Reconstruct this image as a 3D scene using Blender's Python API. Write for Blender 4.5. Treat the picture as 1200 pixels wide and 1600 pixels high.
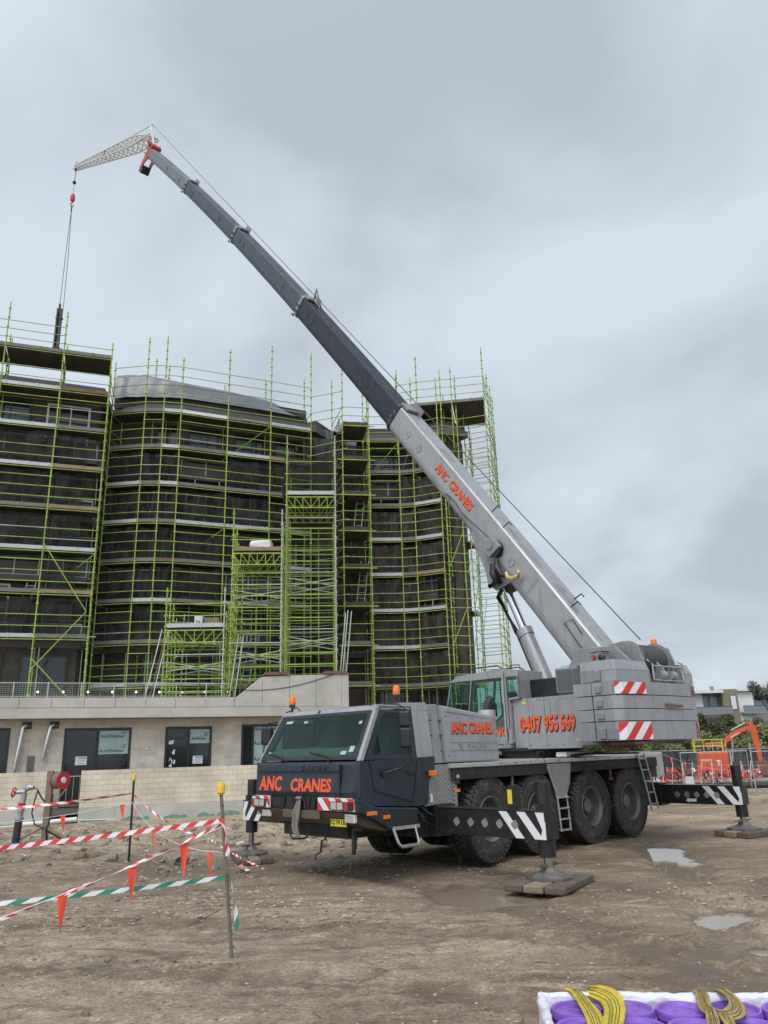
import bpy, math, random
from math import sin, cos, pi, radians, sqrt, atan2
from mathutils import Vector, Matrix, noise
random.seed(11)
S = bpy.context.scene
for o in list(bpy.data.objects): bpy.data.objects.remove(o)

# ------------------------------------------------------------ camera
cam = bpy.data.cameras.new('camera'); camo = bpy.data.objects.new('camera', cam); S.collection.objects.link(camo)
S.camera = camo
PITCH, ROLL, H = radians(17.1), radians(1.6), 1.9
cam.sensor_fit = 'VERTICAL'; cam.sensor_height = 24.0; cam.lens = 1207.0/1600*24.0
cam.clip_start = 0.05; cam.clip_end = 6000
_f = Vector((0, cos(PITCH), sin(PITCH))); _u = Vector((0, -sin(PITCH), cos(PITCH))); _r = Vector((1, 0, 0))
_r2 = _r*cos(ROLL) - _u*sin(ROLL); _u2 = _u*cos(ROLL) + _r*sin(ROLL)
camo.matrix_world = Matrix(((_r2.x, _u2.x, -_f.x, 0), (_r2.y, _u2.y, -_f.y, 0), (_r2.z, _u2.z, -_f.z, H), (0, 0, 0, 1)))
S.render.resolution_x, S.render.resolution_y = 768, 1024
S.view_settings.view_transform = 'Standard'; S.view_settings.look = 'None'
S.view_settings.exposure = 0.12; S.view_settings.gamma = 1.0

# ------------------------------------------------------------ sky: overcast
W = bpy.data.worlds.new('World'); S.world = W; W.use_nodes = True
nt = W.node_tree; nt.nodes.clear(); N = nt.nodes.new; K = nt.links.new
out = N('ShaderNodeOutputWorld'); bg = N('ShaderNodeBackground'); bg.inputs['Strength'].default_value = 0.104
sky = N('ShaderNodeTexSky'); sky.sky_type = 'NISHITA'; sky.sun_disc = False
SUN_EL, SUN_AZ = radians(52), radians(200)
sky.sun_elevation = SUN_EL; sky.sun_rotation = SUN_AZ; sky.air_density = 1.2; sky.dust_density = 3
tc = N('ShaderNodeTexCoord'); sep = N('ShaderNodeSeparateXYZ'); K(tc.outputs['Generated'], sep.inputs[0])
mx = N('ShaderNodeMath'); mx.operation = 'MAXIMUM'; mx.inputs[1].default_value = 0.0; K(sep.outputs['Z'], mx.inputs[0])
ad = N('ShaderNodeMath'); ad.operation = 'ADD'; ad.inputs[1].default_value = 0.38; K(mx.outputs[0], ad.inputs[0])
dx = N('ShaderNodeMath'); dx.operation = 'DIVIDE'; K(sep.outputs['X'], dx.inputs[0]); K(ad.outputs[0], dx.inputs[1])
dy = N('ShaderNodeMath'); dy.operation = 'DIVIDE'; K(sep.outputs['Y'], dy.inputs[0]); K(ad.outputs[0], dy.inputs[1])
cb = N('ShaderNodeCombineXYZ'); K(dx.outputs[0], cb.inputs[0]); K(dy.outputs[0], cb.inputs[1]); cb.inputs[2].default_value = 4.2
n1 = N('ShaderNodeTexNoise'); n1.inputs['Scale'].default_value = 2.0; n1.inputs['Detail'].default_value = 7; n1.inputs['Roughness'].default_value = 0.48; n1.inputs['Distortion'].default_value = 0.35
K(cb.outputs[0], n1.inputs['Vector'])
cr = N('ShaderNodeValToRGB'); K(n1.outputs['Fac'], cr.inputs[0])
e = cr.color_ramp.elements; e[0].position = 0.38; e[0].color = (4.42, 4.98, 5.6, 1); e[1].position = 0.60; e[1].color = (6.25, 7.03, 7.85, 1)
m = e.new(0.49); m.color = (5.35, 6.03, 6.75, 1)
mix = N('ShaderNodeMix'); mix.data_type = 'RGBA'; mix.inputs['Factor'].default_value = 0.93
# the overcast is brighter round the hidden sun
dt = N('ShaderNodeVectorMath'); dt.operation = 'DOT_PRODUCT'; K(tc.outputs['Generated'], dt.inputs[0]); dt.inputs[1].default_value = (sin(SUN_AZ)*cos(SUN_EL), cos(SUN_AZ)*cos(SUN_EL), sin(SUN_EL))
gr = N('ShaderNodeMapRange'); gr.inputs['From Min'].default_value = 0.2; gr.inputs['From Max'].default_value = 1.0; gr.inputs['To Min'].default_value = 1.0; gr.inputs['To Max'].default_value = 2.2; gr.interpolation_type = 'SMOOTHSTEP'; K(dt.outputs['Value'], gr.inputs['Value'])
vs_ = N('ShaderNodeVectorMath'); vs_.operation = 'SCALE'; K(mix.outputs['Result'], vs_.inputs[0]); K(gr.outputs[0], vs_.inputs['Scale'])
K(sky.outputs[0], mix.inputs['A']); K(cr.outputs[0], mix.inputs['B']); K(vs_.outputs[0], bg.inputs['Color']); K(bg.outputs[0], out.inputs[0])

sl = bpy.data.lights.new('sun', 'SUN'); sl.energy = 1.5; sl.angle = radians(25); sl.color = (1.0, 0.965, 0.91)
so = bpy.data.objects.new('sun', sl); S.collection.objects.link(so)
sd = Vector((sin(SUN_AZ)*cos(SUN_EL), cos(SUN_AZ)*cos(SUN_EL), sin(SUN_EL)))
so.rotation_euler = sd.to_track_quat('Z', 'Y').to_euler(); so.location = (0, 0, 60)

# ------------------------------------------------------------ materials
def newmat(name):
    m = bpy.data.materials.new(name); m.use_nodes = True
    return m, m.node_tree, m.node_tree.nodes['Principled BSDF']
def mat(name, col, rough=0.6, metal=0.0, var=0.12, scale=3.0, bump=0.0, bscale=40.0, spec=0.5, dirt=None, dirt_amt=0.5, alpha=1.0, coat=0.0, streak=0.0):
    m, t, b = newmat(name); n = t.nodes.new; l = t.links.new
    tc = n('ShaderNodeTexCoord'); nz = n('ShaderNodeTexNoise'); nz.inputs['Scale'].default_value = scale; nz.inputs['Detail'].default_value = 6; nz.inputs['Roughness'].default_value = .6
    l(tc.outputs['Object'], nz.inputs['Vector'])
    mr = n('ShaderNodeMapRange'); mr.inputs['From Min'].default_value = .3; mr.inputs['From Max'].default_value = .7; mr.inputs['To Min'].default_value = 1-var; mr.inputs['To Max'].default_value = 1+var
    l(nz.outputs['Fac'], mr.inputs['Value'])
    vm = n('ShaderNodeVectorMath'); vm.operation = 'SCALE'; vm.inputs[0].default_value = col; l(mr.outputs[0], vm.inputs['Scale'])
    c = vm.outputs[0]
    if streak:
        ms_ = n('ShaderNodeMapping'); ms_.inputs['Scale'].default_value = (9, 9, .9); l(tc.outputs['Object'], ms_.inputs[0]); ns = n('ShaderNodeTexNoise'); ns.inputs['Scale'].default_value = 1; ns.inputs['Detail'].default_value = 5; ns.inputs['Roughness'].default_value = .65; l(ms_.outputs[0], ns.inputs['Vector'])
        mk = n('ShaderNodeMapRange'); mk.inputs['From Min'].default_value = .50; mk.inputs['From Max'].default_value = .74; mk.inputs['To Max'].default_value = streak; l(ns.outputs['Fac'], mk.inputs['Value'])
        mq = n('ShaderNodeMix'); mq.data_type = 'RGBA'; l(mk.outputs[0], mq.inputs['Factor']); l(c, mq.inputs['A']); mq.inputs['B'].default_value = (.13, .115, .095, 1); c = mq.outputs['Result']
        nf2 = n('ShaderNodeTexNoise'); nf2.inputs['Scale'].default_value = 60; nf2.inputs['Detail'].default_value = 3; l(tc.outputs['Object'], nf2.inputs['Vector']); mk2 = n('ShaderNodeMapRange'); mk2.inputs['From Min'].default_value = .64; mk2.inputs['From Max'].default_value = .72; mk2.inputs['To Max'].default_value = streak; l(nf2.outputs['Fac'], mk2.inputs['Value'])
        mq2 = n('ShaderNodeMix'); mq2.data_type = 'RGBA'; l(mk2.outputs[0], mq2.inputs['Factor']); l(c, mq2.inputs['A']); mq2.inputs['B'].default_value = (.15, .125, .095, 1); c = mq2.outputs['Result']
    if dirt:
        n2 = n('ShaderNodeTexNoise'); n2.inputs['Scale'].default_value = scale*2.3; n2.inputs['Detail'].default_value = 8; n2.inputs['Roughness'].default_value = .7; l(tc.outputs['Object'], n2.inputs['Vector'])
        m2 = n('ShaderNodeMapRange'); m2.inputs['From Min'].default_value = .5; m2.inputs['From Max'].default_value = .72; m2.inputs['To Max'].default_value = dirt_amt; l(n2.outputs['Fac'], m2.inputs['Value'])
        mm = n('ShaderNodeMix'); mm.data_type = 'RGBA'; l(m2.outputs[0], mm.inputs['Factor']); l(c, mm.inputs['A']); mm.inputs['B'].default_value = (*dirt, 1); c = mm.outputs['Result']
    l(c, b.inputs['Base Color'])
    b.inputs['Roughness'].default_value = rough; b.inputs['Metallic'].default_value = metal; b.inputs['Specular IOR Level'].default_value = spec; b.inputs['Alpha'].default_value = alpha
    if coat: b.inputs['Coat Weight'].default_value = coat; b.inputs['Coat Roughness'].default_value = .12
    r2 = n('ShaderNodeMapRange'); r2.inputs['From Min'].default_value = .3; r2.inputs['From Max'].default_value = .7; r2.inputs['To Min'].default_value = max(0.02, rough*.85); r2.inputs['To Max'].default_value = min(1, rough*1.2); l(nz.outputs['Fac'], r2.inputs['Value']); l(r2.outputs[0], b.inputs['Roughness'])
    if bump:
        n3 = n('ShaderNodeTexNoise'); n3.inputs['Scale'].default_value = bscale; n3.inputs['Detail'].default_value = 4; l(tc.outputs['Object'], n3.inputs['Vector'])
        bp = n('ShaderNodeBump'); bp.inputs['Strength'].default_value = bump; bp.inputs['Distance'].default_value = .02; l(n3.outputs['Fac'], bp.inputs['Height']); l(bp.outputs[0], b.inputs['Normal'])
    return m
M = {}
M['silver'] = mat('silver_paint', (.305, .31, .322), .42, .25, .07, 1.3, dirt=(.20, .18, .15), dirt_amt=.4, coat=.2, streak=.45)
M['silver_dark'] = mat('silver_paint_dull', (.235, .238, .245), .5, .2, .08, 1.0, dirt=(.16, .15, .13), dirt_amt=.45, streak=.5)
M['navy'] = mat('dark_blue_paint', (.020, .027, .040), .38, .0, .15, 2, spec=.3, dirt=(.08, .07, .06), dirt_amt=.25, coat=.08, streak=.22)
M['boomgrey'] = mat('boom_inner_paint', (.024, .030, .044), .55, .0, .12, .8, spec=.25, dirt=(.05, .05, .05), dirt_amt=.5, streak=.2); M['boomgrey2'] = mat('boom_inner_paint_mid', (.055, .066, .086), .5, .0, .12, .8, spec=.3, dirt=(.05, .05, .05), dirt_amt=.5, streak=.25)
M['boomtip'] = mat('boom_tip_paint', (.12, .135, .155), .42, .2, .12, .8, dirt=(.08, .08, .08), dirt_amt=.5, streak=.3)
M['black'] = mat('black_paint', (.012, .012, .013), .4, 0, .3, 3, dirt=(.06, .05, .04), dirt_amt=.4)
M['frame'] = mat('chassis_dark', (.014, .014, .016), .7, 0, .3, 3, dirt=(.07, .058, .046), dirt_amt=.5)
M['rubber'] = mat('tyre_rubber', (.034, .031, .028), .82, 0, .3, 3, bump=.4, bscale=30, dirt=(.15, .12, .09), dirt_amt=.7)
M['rim'] = mat('rim_grey', (.17, .165, .155), .5, .4, .15, 4, dirt=(.12, .10, .08), dirt_amt=.6)
M['alu'] = mat('aluminium', (.50, .50, .48), .42, .6, .1, 4, dirt=(.2, .17, .13), dirt_amt=.5)
M['steel'] = mat('galvanised_steel', (.36, .37, .37), .45, .5, .18, 6)
M['footsteel'] = mat('muddy_steel', (.13, .12, .11), .6, .3, .3, 6, dirt=(.2, .16, .12), dirt_amt=.6)
M['chrome'] = mat('chrome_rod', (.55, .56, .58), .12, 1, .03, 3)
M['rope'] = mat('wire_rope', (.06, .06, .06), .6, .4, .1, 8)
M['sling'] = mat('grey_sling', (.22, .20, .175), .9, 0, .2, 30, bump=.5, bscale=80)
M['red'] = mat('red_paint', (.42, .025, .022), .5, 0, .2, 5)
M['rsign'] = mat('red_reflective', (.55, .03, .03), .4, 0, .08, 5)
M['wsign'] = mat('white_reflective', (.68, .68, .68), .4, 0, .06, 5)
M['orange_txt'] = mat('orange_lettering', (.72, .095, .02), .45, 0, .05, 5)
M['black_txt'] = mat('black_lettering', (.01, .01, .01), .5, 0, .05, 5)
M['grey_txt'] = mat('embossed_grey', (.21, .22, .235), .45, .2, .05, 5)
M['amber'] = mat('amber_lens', (.75, .17, .01), .2, 0, .1, 5, spec=.8)
M['yellow'] = mat('yellow_plastic', (.75, .45, .03), .45, 0, .1, 5)
M['platey'] = mat('number_plate_yellow', (.62, .52, .03), .5, 0, .05, 5)
M['lens'] = mat('headlight_lens', (.5, .52, .52), .08, .3, .1, 20, spec=.9)
M['lamphouse'] = mat('lamp_housing', (.02, .02, .02), .4, 0, .1, 20)
M['bronze'] = mat('bumper_underside', (.10, .082, .06), .6, .1, .2, 3, dirt=(.14, .11, .08), dirt_amt=.7)
M['brass'] = mat('brass_hook', (.55, .42, .18), .45, .5, .2, 6)
M['mesh'] = None
M['white'] = mat('white_paint', (.62, .62, .60), .5, 0, .1, 3, dirt=(.3, .28, .25), dirt_amt=.4)
M['white_steel'] = mat('white_lattice_paint', (.55, .55, .53), .5, 0, .1, 2, dirt=(.3, .2, .15), dirt_amt=.4)
M['concrete'] = mat('cast_concrete', (.43, .41, .365), .85, 0, .16, .9, bump=.15, bscale=30, dirt=(.28, .265, .235), dirt_amt=.55)
M['concrete_dark'] = mat('slab_concrete', (.11, .105, .095), .9, 0, .15, .8, dirt=(.13, .12, .11), dirt_amt=.4)
M['bwall'] = mat('brown_render_wall', (.068, .056, .046), .9, 0, .3, .8, dirt=(.14, .13, .12), dirt_amt=.5)
M['winframe'] = mat('window_frame', (.012, .014, .017), .4, 0, .1, 3)
M['green'] = mat('scaffold_green', (.30, .40, .085), .6, 0, .28, 1.7, spec=.3, dirt=(.20, .25, .12), dirt_amt=.7)
M['galv'] = mat('scaffold_galv', (.40, .44, .38), .5, .3, .2, 2)
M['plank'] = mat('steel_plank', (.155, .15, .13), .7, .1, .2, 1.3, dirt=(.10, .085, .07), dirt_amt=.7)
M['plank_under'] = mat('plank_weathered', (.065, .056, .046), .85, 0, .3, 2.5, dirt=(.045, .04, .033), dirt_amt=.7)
M['plankgalv'] = mat('galvanised_plank', (.40, .42, .42), .5, .3, .12, 3)
M['timberplank'] = mat('timber_toe_board', (.24, .18, .11), .8, 0, .25, 2)
M['timber'] = mat('weathered_timber', (.20, .155, .11), .85, 0, .25, 4, bump=.3, bscale=20, dirt=(.10, .08, .06), dirt_amt=.7)
M['darktimber'] = mat('dark_hardwood', (.10, .076, .053), .85, 0, .3, 5, bump=.4, bscale=25, dirt=(.22, .18, .13), dirt_amt=.5)
M['rust'] = mat('rusty_steel', (.16, .09, .06), .8, 0, .3, 4)
M['hazred'] = mat('tape_red', (.62, .04, .045), .5, 0, .08, 8)
M['hazwhite'] = mat('tape_white', (.72, .70, .70), .5, 0, .05, 8)
M['hazgreen'] = mat('tape_green', (.02, .22, .14), .5, 0, .08, 8)
M['flag'] = mat('flag_orange', (.85, .085, .045), .55, 0, .07, 8)
M['stone'] = mat('stone', (.21, .165, .12), .9, 0, .35, 6, bump=.5, bscale=14, dirt=(.30, .22, .15), dirt_amt=.7)
M['stone_grey'] = mat('grey_stone', (.20, .18, .155), .9, 0, .25, 6, bump=.4, bscale=20)
M['purple'] = mat('purple_plastic', (.20, .085, .44), .36, 0, .08, 4, spec=.5, dirt=(.30, .20, .46), dirt_amt=.55)
M['bucket'] = mat('purple_bucket_side', (.22, .08, .52), .4, 0, .05, 4)
M['wrap'] = mat('white_wrap', (.62, .61, .68), .35, 0, .08, 9, bump=.9, bscale=14)
M['strapy'] = mat('yellow_sling', (.58, .43, .045), .85, 0, .25, 14, bump=.7, bscale=90, dirt=(.30, .22, .05), dirt_amt=.6)
M['strapb'] = mat('worn_khaki_sling', (.38, .27, .10), .9, 0, .3, 14, bump=.7, bscale=90, dirt=(.16, .12, .06), dirt_amt=.7)
M['strapline'] = mat('sling_stripe', (.10, .08, .03), .9)
M['exorange'] = mat('excavator_orange', (.55, .085, .02), .45, 0, .12, 2, dirt=(.3, .12, .05), dirt_amt=.4)
M['handyellow'] = mat('handrail_yellow', (.65, .47, .06), .5)
M['blue'] = mat('blue_plastic', (.05, .13, .33), .5, 0, .1, 3)
M['pipe'] = mat('black_pipe', (.02, .022, .03), .5, 0, .2, 3)
M['teal'] = mat('green_membrane', (.15, .27, .21), .7, 0, .3, 4)
M['pvc'] = mat('pvc_white', (.6, .6, .57), .5, 0, .08, 5)
M['foil'] = mat('foil_duct', (.62, .63, .64), .25, .9, .1, 9)
M['label'] = mat('printed_label', (.58, .60, .62), .6, 0, .03, 9)
M['label_blue'] = mat('label_blue', (.10, .22, .42), .6, 0, .03, 9)
M['film'] = mat('window_film', (.30, .40, .38), .5, 0, .12, 2)
M['filmtxt'] = mat('film_lettering', (.03, .045, .04), .6)
M['housew'] = mat('house_white', (.62, .61, .58), .8, 0, .06, .3)
M['houseb'] = mat('house_khaki', (.20, .19, .13), .85, 0, .08, .3)
M['houseg'] = mat('house_grey', (.22, .22, .23), .85, 0, .08, .3)
M['bark'] = mat('bark', (.11, .09, .07), .9, 0, .2, 3)
M['plasticsheet'] = mat('grey_plastic_sheet', (.15, .16, .18), .38, 0, .12, .7, bump=.5, bscale=3)
M['netroll'] = mat('orange_mesh_roll', (.62, .10, .075), .6, 0, .2, 6)
M['roof'] = mat('dark_roof_edge', (.09, .09, .085), .7)
M['film_dim'] = mat('dim_lettering', (.045, .05, .05), .6)
M['signyellow'] = mat('sign_yellow', (.7, .6, .05), .5)
M['load'] = mat('dark_steel_bundle', (.035, .037, .04), .6, .2, .3, 2)

def checker():
    m, t, b = newmat('checker_plate'); n = t.nodes.new; l = t.links.new
    tc = n('ShaderNodeTexCoord'); mp = n('ShaderNodeMapping'); mp.inputs['Rotation'].default_value = (0, radians(45), 0); mp.inputs['Scale'].default_value = (20, 20, 20); l(tc.outputs['Object'], mp.inputs[0])
    v = n('ShaderNodeTexVoronoi'); v.inputs['Randomness'].default_value = 0; v.inputs['Scale'].default_value = 1; l(mp.outputs[0], v.inputs['Vector'])
    r = n('ShaderNodeMapRange'); r.inputs['From Min'].default_value = .25; r.inputs['From Max'].default_value = .45; r.inputs['To Min'].default_value = 1; r.inputs['To Max'].default_value = 0; l(v.outputs['Distance'], r.inputs['Value'])
    bp = n('ShaderNodeBump'); bp.inputs['Distance'].default_value = .01; bp.inputs['Strength'].default_value = .9; l(r.outputs[0], bp.inputs['Height']); l(bp.outputs[0], b.inputs['Normal'])
    b.inputs['Base Color'].default_value = (.30, .30, .29, 1); b.inputs['Metallic'].default_value = .6; b.inputs['Roughness'].default_value = .38
    return m
M['checker'] = checker()
def glass(name, col, rough=.04, alpha=1.0, spec=.6, tint=(.70, .85, .81, 1)):
    m, t, b = newmat(name); b.inputs['Base Color'].default_value = (*col, 1); b.inputs['Roughness'].default_value = rough; b.inputs['Specular IOR Level'].default_value = spec
    if alpha < 1:
        n = t.nodes.new; l = t.links.new; o = t.nodes['Material Output']
        tr = n('ShaderNodeBsdfTransparent'); tr.inputs[0].default_value = tint; gl = n('ShaderNodeBsdfGlossy'); gl.inputs['Roughness'].default_value = .03; gl.inputs['Color'].default_value = (.62, .78, .72, 1)
        fr = n('ShaderNodeFresnel'); fr.inputs[0].default_value = 1.52; ms = n('ShaderNodeMixShader'); gb = n('ShaderNodeNewGeometry'); iv = n('ShaderNodeMath'); iv.operation = 'SUBTRACT'; iv.inputs[0].default_value = 1; l(gb.outputs['Backfacing'], iv.inputs[1]); mf = n('ShaderNodeMath'); mf.operation = 'MULTIPLY'; l(fr.outputs[0], mf.inputs[0]); l(iv.outputs[0], mf.inputs[1]); l(mf.outputs[0], ms.inputs[0]); l(tr.outputs[0], ms.inputs[1]); l(gl.outputs[0], ms.inputs[2]); l(ms.outputs[0], o.inputs[0])
    return m
M['glass'] = glass('tinted_glass', (.006, .012, .011), .05, spec=.32)
M['clear'] = glass('clear_tinted_glass', (.1, .2, .2), alpha=.5)
M['cabglass'] = glass('cab_glass', (.1, .2, .2), alpha=.5, tint=(.62, .73, .695, 1)); M['seatgrey'] = mat('seat_fabric', (.17, .19, .19), .8)
M['winglass'] = glass('window_glass', (.018, .02, .021), .08)
M['houseglass'] = glass('house_glass', (.16, .19, .20), .15)

def netting(name, col, cover, scale=1.2):
    m, t, b = newmat(name); n = t.nodes.new; l = t.links.new; o = t.nodes['Material Output']
    tc = n('ShaderNodeTexCoord'); nz = n('ShaderNodeTexNoise'); nz.inputs['Scale'].default_value = scale; nz.inputs['Detail'].default_value = 5; l(tc.outputs['Object'], nz.inputs['Vector'])
    mp = n('ShaderNodeMapping'); mp.inputs['Scale'].default_value = (2.6, 2.6, .8); l(tc.outputs['Object'], mp.inputs[0])
    nf = n('ShaderNodeTexNoise'); nf.inputs['Scale'].default_value = 1; nf.inputs['Detail'].default_value = 3; l(mp.outputs[0], nf.inputs['Vector'])
    a = n('ShaderNodeMath'); a.operation = 'ADD'; l(nz.outputs['Fac'], a.inputs[0]); l(nf.outputs['Fac'], a.inputs[1])
    mr = n('ShaderNodeMapRange'); mr.inputs['From Min'].default_value = .75; mr.inputs['From Max'].default_value = 1.25; mr.inputs['To Min'].default_value = cover-.14; mr.inputs['To Max'].default_value = cover+.30; l(a.outputs[0], mr.inputs['Value'])
    vs = n('ShaderNodeVectorMath'); vs.operation = 'SCALE'; vs.inputs[0].default_value = col
    m3 = n('ShaderNodeMapRange'); m3.inputs['From Min'].default_value = .35; m3.inputs['From Max'].default_value = .65; m3.inputs['To Min'].default_value = .75; m3.inputs['To Max'].default_value = 1.35; l(nf.outputs['Fac'], m3.inputs['Value']); l(m3.outputs[0], vs.inputs['Scale'])
    df = n('ShaderNodeBsdfDiffuse'); l(vs.outputs[0], df.inputs[0]); tr = n('ShaderNodeBsdfTransparent'); ms = n('ShaderNodeMixShader')
    l(mr.outputs[0], ms.inputs[0]); l(tr.outputs[0], ms.inputs[1]); l(df.outputs[0], ms.inputs[2]); l(ms.outputs[0], o.inputs[0])
    return m
M['net'] = netting('black_shade_cloth', (.033, .0315, .030), .64)
M['netbrown'] = netting('brown_shade_cloth', (.054, .048, .042), .72)
M['net_solid'] = mat('dark_cloth_wall', (.045, .04, .036), .95, 0, .35, 1.2, bump=.5, bscale=4)
M['fencecloth'] = netting('fence_shade_cloth', (.05, .055, .06), .85, .5)
M['wiremesh'] = netting('wire_mesh', (.35, .36, .36), .3, .5)

def brickmat(name, c1, c2, mort, bw=.39, rh=.19, off=.5):
    m, t, b = newmat(name); n = t.nodes.new; l = t.links.new
    g = n('ShaderNodeNewGeometry'); dt = n('ShaderNodeVectorMath'); dt.operation = 'DOT_PRODUCT'; dt.inputs[1].default_value = (PD[0], PD[1], 0); l(g.outputs['Position'], dt.inputs[0])
    sp = n('ShaderNodeSeparateXYZ'); l(g.outputs['Position'], sp.inputs[0]); cb = n('ShaderNodeCombineXYZ'); l(dt.outputs['Value'], cb.inputs[0]); l(sp.outputs['Z'], cb.inputs[1])
    br = n('ShaderNodeTexBrick'); br.offset = off; br.inputs['Color1'].default_value = (*c1, 1); br.inputs['Color2'].default_value = (*c2, 1); br.inputs['Mortar'].default_value = (*mort, 1)
    br.inputs['Scale'].default_value = 1; br.inputs['Mortar Size'].default_value = .009; br.inputs['Mortar Smooth'].default_value = .2; br.inputs['Brick Width'].default_value = bw; br.inputs['Row Height'].default_value = rh; br.inputs['Bias'].default_value = 0
    l(cb.outputs[0], br.inputs['Vector'])
    nz = n('ShaderNodeTexNoise'); nz.inputs['Scale'].default_value = 1.2; nz.inputs['Detail'].default_value = 7; l(g.outputs['Position'], nz.inputs['Vector'])
    mr = n('ShaderNodeMapRange'); mr.inputs['From Min'].default_value = .3; mr.inputs['From Max'].default_value = .7; mr.inputs['To Min'].default_value = .80; mr.inputs['To Max'].default_value = 1.12; l(nz.outputs['Fac'], mr.inputs['Value'])
    vs = n('ShaderNodeVectorMath'); vs.operation = 'SCALE'; l(br.outputs['Color'], vs.inputs[0]); l(mr.outputs[0], vs.inputs['Scale']); l(vs.outputs[0], b.inputs['Base Color']); b.inputs['Roughness'].default_value = .9
    bp = n('ShaderNodeBump'); bp.inputs['Distance'].default_value = .008; bp.inputs['Strength'].default_value = .6; bp.invert = True; l(br.outputs['Fac'], bp.inputs['Height']); l(bp.outputs[0], b.inputs['Normal'])
    return m
PDA = radians(68); PD = (sin(PDA), cos(PDA)); PN = (PD[1], -PD[0]); P0 = (-10.78, 29.3)   # podium line: direction and outward normal
M['block'] = brickmat('grey_blockwork', (.56, .50, .42), (.45, .40, .335), (.56, .52, .45))
M['gblock'] = brickmat('cream_blockwork', (.62, .545, .43), (.56, .49, .39), (.42, .375, .30))

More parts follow.
